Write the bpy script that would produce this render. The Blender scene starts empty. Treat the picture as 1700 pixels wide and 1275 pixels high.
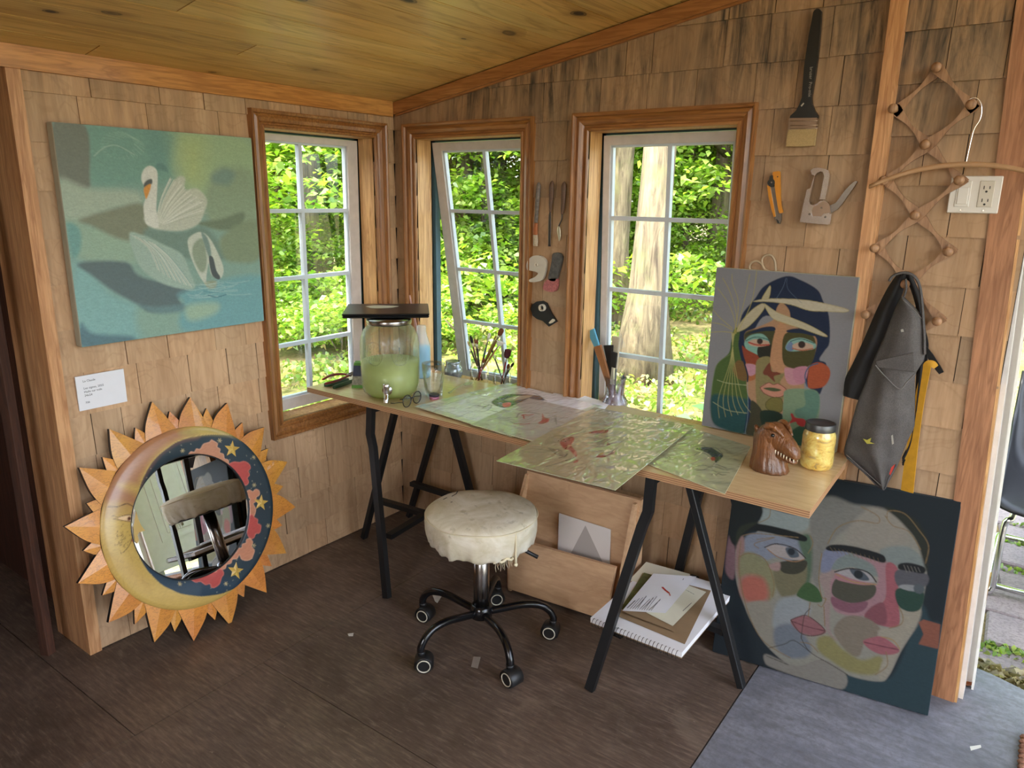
import bpy, bmesh, math, random
import numpy as np
from mathutils import Vector, Matrix
from mathutils.geometry import tessellate_polygon
D = bpy.data
scene = bpy.context.scene
COL = scene.collection
random.seed(7)
RNG = np.random.RandomState(11)
PI = math.pi

# ------------------------------------------------------------------ camera (room frame: corner of the two walls at the
# origin, left wall is the plane x=0 running towards -y, back wall is the plane y=0 running towards +x, floor z=0)
CAM_F = 1222.23
CAM_P = np.array([2.16185, -2.17608, 1.35])
def _axes(yaw, pitch, roll):
    f = np.array([-math.sin(yaw)*math.cos(pitch), math.cos(yaw)*math.cos(pitch), math.sin(pitch)])
    r = np.cross(f, [0, 0, 1]); r /= np.linalg.norm(r); u = np.cross(r, f)
    return r*math.cos(roll)+u*math.sin(roll), -r*math.sin(roll)+u*math.cos(roll), f
CR, CU, CF = _axes(0.627479659, -0.249319924, 0.0135348468)
cam_d = D.cameras.new('camera'); cam = D.objects.new('camera', cam_d); COL.objects.link(cam)
cam_d.sensor_fit = 'HORIZONTAL'; cam_d.sensor_width = 36; cam_d.lens = CAM_F/1700*36
cam_d.clip_start = 0.02; cam_d.clip_end = 300
cam.matrix_world = Matrix(((CR[0], CU[0], -CF[0], CAM_P[0]), (CR[1], CU[1], -CF[1], CAM_P[1]), (CR[2], CU[2], -CF[2], CAM_P[2]), (0, 0, 0, 1)))
scene.camera = cam
# where a sight line of the photograph meets a known plane of the room (used to measure positions on real surfaces)
def _ray(x, y): return CR*(x-850)/CAM_F + CU*(637.5-y)/CAM_F + CF
def onX(x, y, v=0.): d = _ray(x, y); return CAM_P+d*(v-CAM_P[0])/d[0]
def onY(x, y, v=0.): d = _ray(x, y); return CAM_P+d*(v-CAM_P[1])/d[1]
def onZ(x, y, v=0.): d = _ray(x, y); return CAM_P+d*(v-CAM_P[2])/d[2]

# ------------------------------------------------------------------ sky, sun, exposure
world = D.worlds.new('world'); scene.world = world; world.use_nodes = True
wn = world.node_tree.nodes; wl = world.node_tree.links; wn.clear()
sky = wn.new('ShaderNodeTexSky'); sky.sky_type = 'NISHITA'; sky.sun_disc = False
sky.sun_elevation = math.radians(48); sky.sun_rotation = math.radians(183); sky.air_density = 1.0; sky.dust_density = 2.5; sky.ozone_density = 0.6
hsv = wn.new('ShaderNodeHueSaturation'); hsv.inputs['Saturation'].default_value = 0.55
bg = wn.new('ShaderNodeBackground'); bg.inputs['Strength'].default_value = 0.55
wo = wn.new('ShaderNodeOutputWorld')
wl.new(sky.outputs[0], hsv.inputs['Color']); wl.new(hsv.outputs[0], bg.inputs[0]); wl.new(bg.outputs[0], wo.inputs[0])
sun_d = D.lights.new('sun', 'SUN'); sun_d.energy = 3.6; sun_d.angle = math.radians(1.2); sun_d.color = (1.0, 0.93, 0.8)
sun = D.objects.new('sun', sun_d); COL.objects.link(sun)
sun.rotation_euler = Vector((-0.04, -0.62, 0.78)).to_track_quat('Z', 'Y').to_euler()
scene.view_settings.view_transform = 'Standard'; scene.view_settings.look = 'None'
scene.view_settings.exposure = 1.82; scene.view_settings.gamma = 1.0; scene.view_settings.use_curve_mapping = False
scene.cycles.use_denoising = True
scene.cycles.max_bounces = 10; scene.cycles.diffuse_bounces = 6; scene.cycles.glossy_bounces = 5
scene.cycles.transmission_bounces = 10; scene.cycles.transparent_max_bounces = 24
scene.cycles.caustics_reflective = False; scene.cycles.caustics_refractive = False
scene.cycles.sample_clamp_indirect = 6.0

# ------------------------------------------------------------------ materials
def lin(c):
    if isinstance(c, str):
        c = [int(c[i:i+2], 16)/255 for i in (1, 3, 5)]
    return tuple((v/12.92 if v <= .04045 else ((v+.055)/1.055)**2.4) for v in c[:3])
MATS = {}
class NT:
    def __init__(s, name):
        s.m = D.materials.new(name); s.m.use_nodes = True; s.t = s.m.node_tree; s.t.nodes.clear()
        s.out = s.n('ShaderNodeOutputMaterial'); s.b = s.n('ShaderNodeBsdfPrincipled'); s.l(s.b.outputs[0], s.out.inputs[0])
        MATS[name] = s.m
    def n(s, t, **k):
        o = s.t.nodes.new(t)
        for a, v in k.items(): setattr(o, a, v)
        return o
    def l(s, a, b): s.t.links.new(a, b)
    def pos(s, scale=(1, 1, 1), loc=(0, 0, 0), rot=(0, 0, 0), src='obj'):
        mp = s.n('ShaderNodeMapping'); mp.inputs['Scale'].default_value = scale; mp.inputs['Location'].default_value = loc; mp.inputs['Rotation'].default_value = rot
        if src == 'world': g = s.n('ShaderNodeNewGeometry'); s.l(g.outputs['Position'], mp.inputs[0])
        else: g = s.n('ShaderNodeTexCoord'); s.l(g.outputs['Object'], mp.inputs[0])
        return mp.outputs[0]
    def noise(s, v, scale, detail=4, rough=.55, dist=0.):
        t = s.n('ShaderNodeTexNoise'); s.l(v, t.inputs['Vector']); t.inputs['Scale'].default_value = scale
        t.inputs['Detail'].default_value = detail; t.inputs['Roughness'].default_value = rough; t.inputs['Distortion'].default_value = dist
        return t.outputs[0]
    def ramp(s, f, stops):
        r = s.n('ShaderNodeValToRGB'); s.l(f, r.inputs[0]); e = r.color_ramp.elements
        while len(e) > 1: e.remove(e[-1])
        for i, (p, c) in enumerate(stops):
            if i == 0: e[0].position = p
            else: e.new(p)
            if not hasattr(c, '__len__') or isinstance(c, str): c = lin(c) if isinstance(c, str) else (c, c, c)
            e[i].color = (*c[:3], 1)
        return r.outputs[0]
    def mix(s, f, a, b, mode='MIX'):
        m = s.n('ShaderNodeMix', data_type='RGBA', blend_type=mode, clamp_factor=True)
        for src, i in ((f, 0), (a, 6), (b, 7)):
            if hasattr(src, 'is_linked'): s.l(src, m.inputs[i])
            elif i == 0: m.inputs[0].default_value = src
            else: m.inputs[i].default_value = (*(lin(src) if isinstance(src, str) else src)[:3], 1)
        return m.outputs[2]
    def math(s, op, a, b=None):
        m = s.n('ShaderNodeMath', operation=op)
        for i, src in enumerate((a, b)):
            if src is None: continue
            if hasattr(src, 'is_linked'): s.l(src, m.inputs[i])
            else: m.inputs[i].default_value = src
        return m.outputs[0]
    def attr(s, name='Col'):
        a = s.n('ShaderNodeAttribute', attribute_name=name); return a.outputs['Color']
    def bump(s, h, strength=.3, dist=.002):
        b = s.n('ShaderNodeBump'); b.inputs['Strength'].default_value = strength; b.inputs['Distance'].default_value = dist
        s.l(h, b.inputs['Height']); s.l(b.outputs[0], s.b.inputs['Normal']); return b.outputs[0]
    def base(s, c):
        if hasattr(c, 'is_linked'): s.l(c, s.b.inputs['Base Color'])
        else: s.b.inputs['Base Color'].default_value = (*(lin(c) if isinstance(c, str) else c)[:3], 1)
        return s
    def set(s, **k):
        for a, v in k.items(): s.b.inputs[a.replace('_', ' ')].default_value = v
        return s

def plain(name, c, rough=.5, metal=0., var=.06, scale=40, bump=0.):
    s = NT(name); v = s.pos()
    f = s.noise(v, scale, 3); cl = lin(c) if isinstance(c, str) else c
    s.base(s.mix(f, tuple(max(0, x*(1-var*2)) for x in cl), tuple(min(1, x*(1+var*2)) for x in cl)))
    s.set(Roughness=rough, Metallic=metal)
    if bump: s.bump(f, bump, .001)
    return s.m

def wood(name, c1, c2, c3, axis='z', rough=.5, knots=0., coat=0., ring=1.0, src='world', perobj=True, stretch=14., streak=.45, face='y'):
    """boards: c1 light, c2 mid, c3 dark grain lines; grain runs along axis"""
    s = NT(name)
    sc = {'x': (1/stretch*1.0, 1, 1), 'y': (1, 1/stretch, 1), 'z': (1, 1, 1/stretch)}[axis]
    v = s.pos(scale=tuple(x*3.0 for x in sc), src=src)
    big = s.noise(v, 3.2, 3, .5, .6)
    fine = s.noise(v, 38*ring, 5, .6, .2)
    med = s.noise(v, 11*ring, 3, .5, 1.2)
    c = s.mix(s.ramp(big, [(.3, 0.), (.7, 1.)]), c1, c2)
    c = s.mix(s.ramp(med, [(.50, 0.), (.56, .5), (.60, 0.)]), c, c3)
    c = s.mix(s.ramp(fine, [(.42, streak), (.6, 0.)]), c, c3)
    if perobj:
        at = s.attr('Col'); c = s.mix(1., c, at, 'MULTIPLY')
    if knots > 0:
        ks_ = {'x': [.45, 1, 1], 'y': [1, .45, 1], 'z': [1, 1, .45]}[axis]; ks_['xyz'.index(face)] = 0; kv = s.pos(scale=ks_, src=src)
        dn = s.n('ShaderNodeVectorMath', operation='ADD')
        nz = s.n('ShaderNodeTexNoise'); s.l(kv, nz.inputs['Vector']); nz.inputs['Scale'].default_value = 14
        sc2 = s.n('ShaderNodeVectorMath', operation='SCALE'); s.l(nz.outputs[1], sc2.inputs[0]); sc2.inputs['Scale'].default_value = .03
        s.l(kv, dn.inputs[0]); s.l(sc2.outputs[0], dn.inputs[1])
        vo = s.n('ShaderNodeTexVoronoi'); s.l(dn.outputs[0], vo.inputs['Vector']); vo.inputs['Scale'].default_value = 5.5*knots
        vo.inputs['Randomness'].default_value = 1.
        sep = s.n('ShaderNodeSeparateColor'); s.l(vo.outputs['Color'], sep.inputs[0])
        on = s.ramp(sep.outputs[0], [(.36, 0.), (.38, 1.)])
        sz = s.math('MULTIPLY', vo.outputs['Distance'], s.math('ADD', s.math('MULTIPLY', sep.outputs[1], 1.6), .7))
        core = s.ramp(sz, [(.0, 1.), (.10, 1.), (.13, .55), (.16, .8), (.18, .12), (.3, 0.)])
        halo = s.ramp(sz, [(.1, .6), (.45, 0.)])
        c = s.mix(s.math('MULTIPLY', on, halo), c, c3)
        c = s.mix(s.math('MULTIPLY', on, core), c, '#2a1408')
    s.base(c); s.set(Roughness=rough)
    if coat: s.set(Coat_Weight=coat, Coat_Roughness=.15)
    s.bump(fine, .12, .001)
    return s.m

wood('pine_ceiling', '#ecc780', '#dcb168', '#a47a3e', 'y', .5, knots=1.6, coat=.15, streak=.2, ring=.7, face='z')
wood('pine_trim_y', '#d9a05a', '#c58440', '#8e5824', 'y', .42, knots=.6, coat=.25, face='x')
wood('pine_trim_x', '#bd8550', '#a86f3c', '#774621', 'x', .42, knots=.5, coat=.2)
wood('pine_post', '#d8a878', '#c68f5e', '#935c32', 'z', .5, knots=.8)
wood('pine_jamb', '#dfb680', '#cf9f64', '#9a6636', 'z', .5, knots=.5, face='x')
wood('casing_wood', '#b07a45', '#95602f', '#5e3718', 'z', .4, coat=.25)
wood('casing_wood_h', '#b07a45', '#95602f', '#5e3718', 'x', .4, coat=.25)
wood('door_post_wood', '#b98660', '#a06c49', '#6d4429', 'z', .6, knots=.3)
wood('dark_lumber', '#5a3523', '#402314', '#1c0e08', 'z', .7)
wood('plywood_birch', '#dcc39a', '#d3b788', '#c4a474', 'x', .34, perobj=False, stretch=5, coat=.5, ring=.6)
wood('bin_plywood', '#cfa985', '#c49e79', '#b28c68', 'x', .55, perobj=False, stretch=4, ring=.5)

def shingle_mat(name, stain):
    s = NT(name)
    v = s.pos(scale=(3, 3, .22), src='world')
    f = s.noise(v, 30, 5, .6, .3); g = s.noise(v, 3.5, 4, .6, .8)
    c = s.mix(s.ramp(g, [(.3, 0.), (.7, 1.)]), '#cba883', '#b4906c')
    c = s.mix(s.ramp(f, [(.38, .35), (.6, 0.)]), c, '#97734c')
    v3 = s.pos(scale=(1, 1, 1), src='world'); wv = s.noise(v3, 6.5, 2, .5, 1.8)
    c = s.mix(s.ramp(wv, [(.47, 0.), (.50, .22), (.53, 0.)]), c, '#8a6540')
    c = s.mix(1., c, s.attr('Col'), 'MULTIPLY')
    # weathering streaks (old mildew marks of the boards), a wear pattern of its own
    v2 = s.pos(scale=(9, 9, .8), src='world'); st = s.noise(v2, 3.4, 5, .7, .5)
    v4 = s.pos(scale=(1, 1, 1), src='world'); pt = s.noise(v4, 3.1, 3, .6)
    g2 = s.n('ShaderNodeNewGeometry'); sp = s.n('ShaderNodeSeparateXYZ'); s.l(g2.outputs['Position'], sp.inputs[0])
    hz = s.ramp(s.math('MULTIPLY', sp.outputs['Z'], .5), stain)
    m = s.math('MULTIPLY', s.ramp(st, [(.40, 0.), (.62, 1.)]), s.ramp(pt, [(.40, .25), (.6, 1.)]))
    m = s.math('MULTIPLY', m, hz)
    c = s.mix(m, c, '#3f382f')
    # nail dots
    s.base(c); s.set(Roughness=.62); s.bump(f, .08, .001)
    return s.m
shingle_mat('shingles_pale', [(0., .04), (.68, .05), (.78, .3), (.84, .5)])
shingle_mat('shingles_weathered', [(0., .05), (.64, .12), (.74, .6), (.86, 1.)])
plain('dark_backing', '#20140c', .9)  # dark wood backing behind the shingles and above the ceiling boards
s = NT('floor_boards')
v = s.pos(scale=(1, 1, 1), src='world'); v2 = s.pos(scale=(1.2, 9, 1), rot=(0, 0, .06), src='world')
big = s.noise(v, 2.6, 5, .65, .6); fib = s.noise(v2, 12, 6, .7, .2); spk = s.noise(v, 60, 3, .6)
c = s.mix(s.ramp(big, [(.3, 0.), (.7, 1.)]), '#7d6c60', '#54473d')
c = s.mix(s.ramp(fib, [(.35, .6), (.6, 0.)]), c, '#3a2e25')
c = s.mix(s.ramp(fib, [(.55, 0.), (.72, .5)]), c, '#94867a')
c = s.mix(s.ramp(spk, [(.68, 0.), (.74, .5)]), c, '#9a8e80')
patch = s.noise(v, 1.7, 6, .7, 1.2); c = s.mix(s.ramp(patch, [(.58, 0.), (.66, .22), (.75, .35)]), c, '#9a8c7c'); c = s.mix(s.ramp(patch, [(.26, .4), (.40, 0.)]), c, '#33271f')
c = s.mix(1., c, s.attr('Col'), 'MULTIPLY')
s.base(c); s.l(s.ramp(big, [(.3, .38), (.7, .6)]), s.b.inputs['Roughness']); s.bump(fib, .25, .001)
s = NT('concrete_grey'); v = s.pos(src='world'); big = s.noise(v, 4, 6, .7, .8); sm = s.noise(v, 55, 5, .75); st = s.noise(s.pos(scale=(1.4, 5, 1), src='world'), 9, 5, .7, .5)
c = s.mix(s.ramp(big, [(.3, 0.), (.7, 1.)]), '#8a8c96', '#5f616a')
c = s.mix(s.ramp(st, [(.36, .4), (.56, 0.)]), c, '#4d4b4b')
c = s.mix(s.ramp(sm, [(.35, .5), (.55, 0.)]), c, '#57565a')
s.base(c); s.set(Roughness=.7); s.bump(sm, .3, .001)
plain('painted_white', '#d9d6cf', .45, 0, .05, 25, .05)
plain('sash_white', '#cfc9c4', .5, 0, .08, 30, .08)
plain('muntin_white', '#c9d3dc', .4, 0, .03)
plain('blue_trim', '#51707a', .55)
s = NT('window_glass'); s.t.nodes.remove(s.b)
gl = s.n('ShaderNodeBsdfGlossy'); gl.inputs['Roughness'].default_value = .0; tr = s.n('ShaderNodeBsdfTransparent'); tr.inputs[0].default_value = (.96, .98, .97, 1)
fr = s.n('ShaderNodeLayerWeight'); fr.inputs[0].default_value = .5; mx = s.n('ShaderNodeMixShader')
s.l(s.math('ADD', s.math('MULTIPLY', s.math('POWER', fr.outputs['Facing'], 5.), .9), .07), mx.inputs[0]); s.l(tr.outputs[0], mx.inputs[1]); s.l(gl.outputs[0], mx.inputs[2]); s.l(mx.outputs[0], s.out.inputs[0])
plain('black_steel', '#2b2c2e', .42, .6, .05)
plain('dark_gap', '#0c0a09', .9)

# ------------------------------------------------------------------ mesh helpers
class MB:
    """collects geometry in world coordinates and links it as one mesh object"""
    def __init__(s): s.v = []; s.f = []; s.mi = []; s.sm = []; s.c = []
    def add(s, verts, faces, mat=0, smooth=False, col=None):
        o = len(s.v); s.v += [tuple(map(float, q)) for q in verts]
        for f in faces:
            s.f.append(tuple(o+i for i in f)); s.mi.append(mat); s.sm.append(smooth); s.c.append(col if col else (1, 1, 1))
        return s
    def box(s, a, b, mat=0, col=None):
        (x0, y0, z0), (x1, y1, z1) = [min(p, q) for p, q in zip(a, b)], [max(p, q) for p, q in zip(a, b)]
        return s.add([(x0, y0, z0), (x1, y0, z0), (x1, y1, z0), (x0, y1, z0), (x0, y0, z1), (x1, y0, z1), (x1, y1, z1), (x0, y1, z1)],
                     [(3, 2, 1, 0), (4, 5, 6, 7), (0, 1, 5, 4), (1, 2, 6, 5), (2, 3, 7, 6), (3, 0, 4, 7)], mat, col=col)
    def obox(s, c, ax, ay, az, mat=0, col=None, bev=0.):
        """oriented box: centre, three half-extent vectors"""
        c, ax, ay, az = map(lambda q: np.array(q, float), (c, ax, ay, az))
        if bev > 0:
            la, lb, lc = np.linalg.norm(ax), np.linalg.norm(ay), np.linalg.norm(az)
            pts = []
            for sz in (-1, 1):
                for sy in (-1, 1):
                    for sx in (-1, 1):
                        for k in range(3):
                            f = [1, 1, 1]; l = [la, lb, lc]
                            f = [(1 if j == k else 1-bev/l[j]) for j in range(3)]
                            pts.append(c+ax*sx*f[0]+ay*sy*f[1]+az*sz*f[2])
            bm = bmesh.new()
            for q in pts: bm.verts.new(q)
            bmesh.ops.convex_hull(bm, input=bm.verts); bmesh.ops.dissolve_limit(bm, angle_limit=.01, verts=bm.verts, edges=bm.edges)
            bm.verts.index_update()
            s.add([v.co for v in bm.verts], [[v.index for v in f.verts] for f in bm.faces], mat, col=col); bm.free(); return s
        P = [c+ax*i+ay*j+az*k for k in (-1, 1) for i, j in ((-1, -1), (1, -1), (1, 1), (-1, 1))]
        return s.add(P, [(3, 2, 1, 0), (4, 5, 6, 7), (0, 1, 5, 4), (1, 2, 6, 5), (2, 3, 7, 6), (3, 0, 4, 7)], mat, col=col)
    def bar(s, p, q, w, t, up=(0, 0, 1), mat=0, bev=0., col=None):
        p, q, up = map(lambda a: np.array(a, float), (p, q, up)); d = q-p; L = np.linalg.norm(d); d /= L
        a = np.cross(up, d); a /= np.linalg.norm(a); b = np.cross(d, a)
        return s.obox((p+q)/2, d*L/2, a*w/2, b*t/2, mat, bev=bev, col=col)
    def loft(s, rings, mat=0, cap=True, smooth=True, closed=True, col=None):
        n = len(rings[0]); V = [q for r in rings for q in r]; F = []
        for i in range(len(rings)-1):
            for j in range(n if closed else n-1):
                k = (j+1) % n; F.append((i*n+j, i*n+k, (i+1)*n+k, (i+1)*n+j))
        s.add(V, F, mat, smooth, col)
        if cap and closed:
            s.add(rings[0], [tuple(range(n))[::-1]], mat, False, col); s.add(rings[-1], [tuple(range(n))], mat, False, col)
        return s
    def tube(s, path, r, seg=10, mat=0, cap=True, col=None, flat=1.):
        P = [np.array(q, float) for q in path]; rings = []
        rr = r if hasattr(r, '__len__') else [r]*len(P)
        t0 = P[1]-P[0]; up = np.array([0, 0, 1.]) if abs(t0[2]) < .9*np.linalg.norm(t0) else np.array([1., 0, 0])
        a = np.cross(t0, up); a /= np.linalg.norm(a)
        for i, p in enumerate(P):
            t = (P[min(i+1, len(P)-1)]-P[max(i-1, 0)]); t /= np.linalg.norm(t)+1e-12
            a = a-t*(a@t); a /= np.linalg.norm(a)+1e-12; b = np.cross(t, a)
            rings.append([p+rr[i]*(math.cos(2*PI*k/seg)*a+flat*math.sin(2*PI*k/seg)*b) for k in range(seg)])
        return s.loft(rings, mat, cap, True, True, col)
    def lathe(s, prof, c, axis=(0, 0, 1), seg=32, mat=0, smooth=True, cap=True, x=None, rx=1., col=None):
        c = np.array(c, float); az = np.array(axis, float); az /= np.linalg.norm(az)
        ax = np.array(x, float) if x is not None else (np.array([1., 0, 0]) if abs(az[0]) < .8 else np.array([0, 1., 0]))
        ax = ax-az*(ax@az); ax /= np.linalg.norm(ax); ay = np.cross(az, ax)
        rings = [[c+az*h+r*(rx*math.cos(2*PI*k/seg)*ax+math.sin(2*PI*k/seg)*ay) for k in range(seg)] for r, h in prof]
        return s.loft(rings, mat, cap, smooth, True, col)
    def prism(s, poly, o, u, v, n, t, mat=0, smooth=False, col=None):
        """2-D polygon in frame (o,u,v) extruded from 0 to t along n (any simple polygon)"""
        o, u, v, n = map(lambda a: np.array(a, float), (o, u, v, n)); k = len(poly)
        A = [o+u*x+v*y for x, y in poly]; B = [q+n*t for q in A]
        T = [list(q) for q in tessellate_polygon([[Vector((float(x), float(y), 0)) for x, y in poly]])]
        s.add(A, [t_[::-1] for t_ in T], mat, False, col); s.add(B, T, mat, False, col)
        s.add(A+B, [(i, (i+1) % k, k+(i+1) % k, k+i) for i in range(k)], mat, smooth, col); return s
    def sphere(s, c, r, seg=16, rings=10, mat=0, sc=(1, 1, 1), col=None):
        R = [[(c[0]+r*sc[0]*math.sin(PI*i/rings)*math.cos(2*PI*k/seg), c[1]+r*sc[1]*math.sin(PI*i/rings)*math.sin(2*PI*k/seg), c[2]+r*sc[2]*math.cos(PI*i/rings)) for k in range(seg)] for i in range(rings, -1, -1)]
        R[0] = [(c[0], c[1], c[2]-r*sc[2])]*seg; R[-1] = [(c[0], c[1], c[2]+r*sc[2])]*seg
        return s.loft(R, mat, False, True, True, col)
    def build(s, name, mats, parent=None, recalc=True):
        if isinstance(mats, str): mats = [mats]
        org = np.array(ROOT.get(parent.name, (0, 0, 0))) if parent is not None else np.zeros(3)
        me = D.meshes.new(name)
        V = [tuple(np.array(q)-org) for q in s.v]
        me.from_pydata(V, [], s.f)
        for m in mats: me.materials.append(MATS[m])
        me.polygons.foreach_set('material_index', s.mi); me.polygons.foreach_set('use_smooth', s.sm)
        if len(set(s.c)) >= 1:
            ca = me.color_attributes.new('Col', 'FLOAT_COLOR', 'CORNER'); arr = []
            for f, c in zip(s.f, s.c): arr += [c[0], c[1], c[2], 1.]*len(f)
            ca.data.foreach_set('color', arr)
        if recalc:
            bm = bmesh.new(); bm.from_mesh(me); bmesh.ops.remove_doubles(bm, verts=bm.verts, dist=1e-6)
            bmesh.ops.recalc_face_normals(bm, faces=bm.faces); bm.to_mesh(me); bm.free()
        me.update()
        o = D.objects.new(name, me); COL.objects.link(o)
        if parent is not None: o.parent = parent; ROOT[o.name] = tuple(org)
        else: ROOT[o.name] = (0, 0, 0)
        return o
ROOT = {}
def thing(name, label, cat, loc, group=None, kind=None):
    o = D.objects.new(name, None); COL.objects.link(o); o.location = [float(q) for q in loc]; ROOT[o.name] = tuple(float(q) for q in loc)
    o.empty_display_size = .05; return tag(o, label, cat, group, kind)
def tag(o, label=None, cat=None, group=None, kind=None):
    if label: o['label'] = label
    if cat: o['category'] = cat
    if group: o['group'] = group
    if kind: o['kind'] = kind
    return o
def struct(o): o['kind'] = 'structure'; return o
def sub(o, lvl=1, simple=False):
    m = o.modifiers.new('smooth', 'SUBSURF'); m.levels = lvl; m.render_levels = lvl
    return o
def copy_tree(o, parent=None):
    c = o.copy(); COL.objects.link(c)
    if parent is not None: c.parent = parent
    for ch in list(o.children): copy_tree(ch, c)
    return c
def rc(a=.9, b=1.08, warm=.03):
    k = random.uniform(a, b); w = random.uniform(-warm, warm); return (k*(1+w), k, k*(1-w))
def cr(pts, n=8, closed=False):
    """Catmull-Rom through points"""
    P = [np.array(q, float) for q in pts]; out = []; m = len(P)
    for i in range(m if closed else m-1):
        g = lambda j: P[j % m] if closed else P[max(0, min(m-1, j))]
        p0, p1, p2, p3 = g(i-1), g(i), g(i+1), g(i+2)
        for k in range(n):
            t = k/n; out.append(.5*((2*p1)+(-p0+p2)*t+(2*p0-5*p1+4*p2-p3)*t*t+(-p0+3*p1-3*p2+p3)*t**3))
    if not closed: out.append(P[-1])
    return out

# ------------------------------------------------------------------ the room
CZ0, CSL = 1.694, .172
def ceil_z(x): return CZ0+CSL*x
ROW = .123
def rect_minus(r, h):
    x0, x1, z0, z1 = r; a0, a1, b0, b1 = h
    if a0 >= x1 or a1 <= x0 or b0 >= z1 or b1 <= z0: return [r]
    out = []
    if z0 < b0: out.append((x0, x1, z0, b0))
    if z1 > b1: out.append((x0, x1, b1, z1))
    m0, m1 = max(z0, b0), min(z1, b1)
    if x0 < a0: out.append((x0, a0, m0, m1))
    if x1 > a1: out.append((a1, x1, m0, m1))
    return out
def shingles(mb, P, u0, u1, zrow0, ztop, holes, joints=None, lo=.085, hi=.235, shade=(.86, 1.08)):
    """P(u, depth, z) -> point; courses with bottoms at zrow0 + k*ROW"""
    k = -1 if zrow0 > 0 else 0
    z = zrow0-ROW*(math.ceil(zrow0/ROW))
    while z < ztop(u1)+.1 and z < ztop(u0)+3:
        if z+ROW <= 0: z += ROW; continue
        edges = [u0]; u = u0+random.uniform(.03, hi)
        while u < u1-.03: edges.append(u); u += random.uniform(lo, hi)
        edges.append(u1)
        for a, b in zip(edges[:-1], edges[1:]):
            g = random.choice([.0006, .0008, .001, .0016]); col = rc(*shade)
            dz = random.uniform(-.0015, .0015)
            th = random.uniform(.006, .0085)
            rects = [(a+g, b-g, max(0.004, z+dz), z+ROW+.004)]
            for h in holes: rects = [q for r in rects for q in rect_minus(r, h)]
            for (x0, x1, z0, z1) in rects:
                zt0, zt1 = min(z1, ztop(x0)), min(z1, ztop(x1))
                if zt0 <= z0 and zt1 <= z0: continue
                zt0, zt1 = max(zt0, z0+.0005), max(zt1, z0+.0005)
                d = lambda zz: .001+th*max(0, 1-(zz-z)/(ROW+.004))
                V = [P(x0, 0, z0), P(x1, 0, z0), P(x1, 0, zt1), P(x0, 0, zt0), P(x0, d(z0), z0), P(x1, d(z0), z0), P(x1, d(zt1), zt1), P(x0, d(zt0), zt0)]
                mb.add(V, [(4, 5, 6, 7), (0, 1, 5, 4), (1, 2, 6, 5), (2, 3, 7, 6), (3, 0, 4, 7)], 0, col=col)
        z += ROW
# openings: inner edges of the casings
WA = (-.607, -.12, .555, 1.557)      # in y, z
WB2 = (.118, .614, .635, 1.557)      # in x, z
WB3 = (.884, 1.371, .635, 1.557)
TH = .10
def wall_slab(mb, P, u0, u1, ztop, holes, th, mat=1):
    us = sorted(set([u0, u1]+[h[0] for h in holes if u0 < h[0] < u1]+[h[1] for h in holes if u0 < h[1] < u1]))
    for a, b in zip(us[:-1], us[1:]):
        segs = [(0, None)]
        for h in holes:
            if h[0] <= a+1e-6 and h[1] >= b-1e-6:
                segs = [(0, h[2]), (h[3], None)] if h[2] > 0 else [(h[3], None)]
        for z0, z1 in segs:
            t0, t1 = (ztop(a), ztop(b)) if z1 is None else (z1, z1)
            V = [P(a, -th, z0), P(b, -th, z0), P(b, 0, z0), P(a, 0, z0), P(a, -th, t0), P(b, -th, t1), P(b, 0, t1), P(a, 0, t0)]
            mb.add(V, [(3, 2, 1, 0), (4, 5, 6, 7), (0, 1, 5, 4), (1, 2, 6, 5), (2, 3, 7, 6), (3, 0, 4, 7)], mat)
# left wall
mb = MB(); PA = lambda u, d, z: (d, u, z)
shingles(mb, PA, -1.318, -.0085, .1171, lambda u: CZ0, [WA], shade=(.98, 1.16))  # tones raised: the stronger light on this wall is put into the colour
GA = lambda h: (h[0]-.0165, h[1]+.0165, h[2]-.021 if h[2] < .6 else .50, h[3]+.0165)
wall_slab(mb, PA, -1.33, 0., lambda u: CZ0, [GA(WA)], TH)
struct(mb.build('wall_left', ['shingles_pale', 'dark_backing'], recalc=False))
# back wall, two shingled fields with the door opening at its right end
mb = MB(); PB = lambda u, d, z: (u, -d, z)
shingles(mb, PB, .0005, 1.74, .1171, ceil_z, [WB2, WB3], shade=(.68, .92))  # tones lowered in both fields, standing in for weaker light on this wall
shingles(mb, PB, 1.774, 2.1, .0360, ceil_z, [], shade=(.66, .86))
wall_slab(mb, PB, -.1, 2.10, ceil_z, [GA(WB2), GA(WB3)], TH)
wall_slab(mb, PB, 2.10, 2.99, ceil_z, [(2.0, 3.2, 0, 2.02)], TH)
wall_slab(mb, PB, 3.0, 3.5, ceil_z, [], TH, 2)
for h in (WB2, WB3): mb.box((h[0]-.016, .001, .5), (h[1]+.016, .074, h[2]-.021), 1)
struct(mb.build('wall_back', ['shingles_weathered', 'dark_backing', 'painted_white'], recalc=False))
# right and front walls (behind the camera); unseen openings sized to light the room
XR, YF = 3.5, -3.9
mb = MB()
wall_slab(mb, lambda u, d, z: (XR-d, u, z), YF, 0., lambda u: ceil_z(XR), [(-3.1, -2.0, .8, 2.15), (-1.75, -.12, .05, 2.2)], .1, 0)
struct(mb.build('wall_right', ['bin_plywood']))
mb = MB()
wall_slab(mb, lambda u, d, z: (u, YF+d, z), -1.3, XR+.1, lambda u: max(2.14, ceil_z(max(u, -.1))), [(1.4, 2.3, .9, 1.95)], .1, 0)
struct(mb.build('wall_front', ['bin_plywood']))
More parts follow.
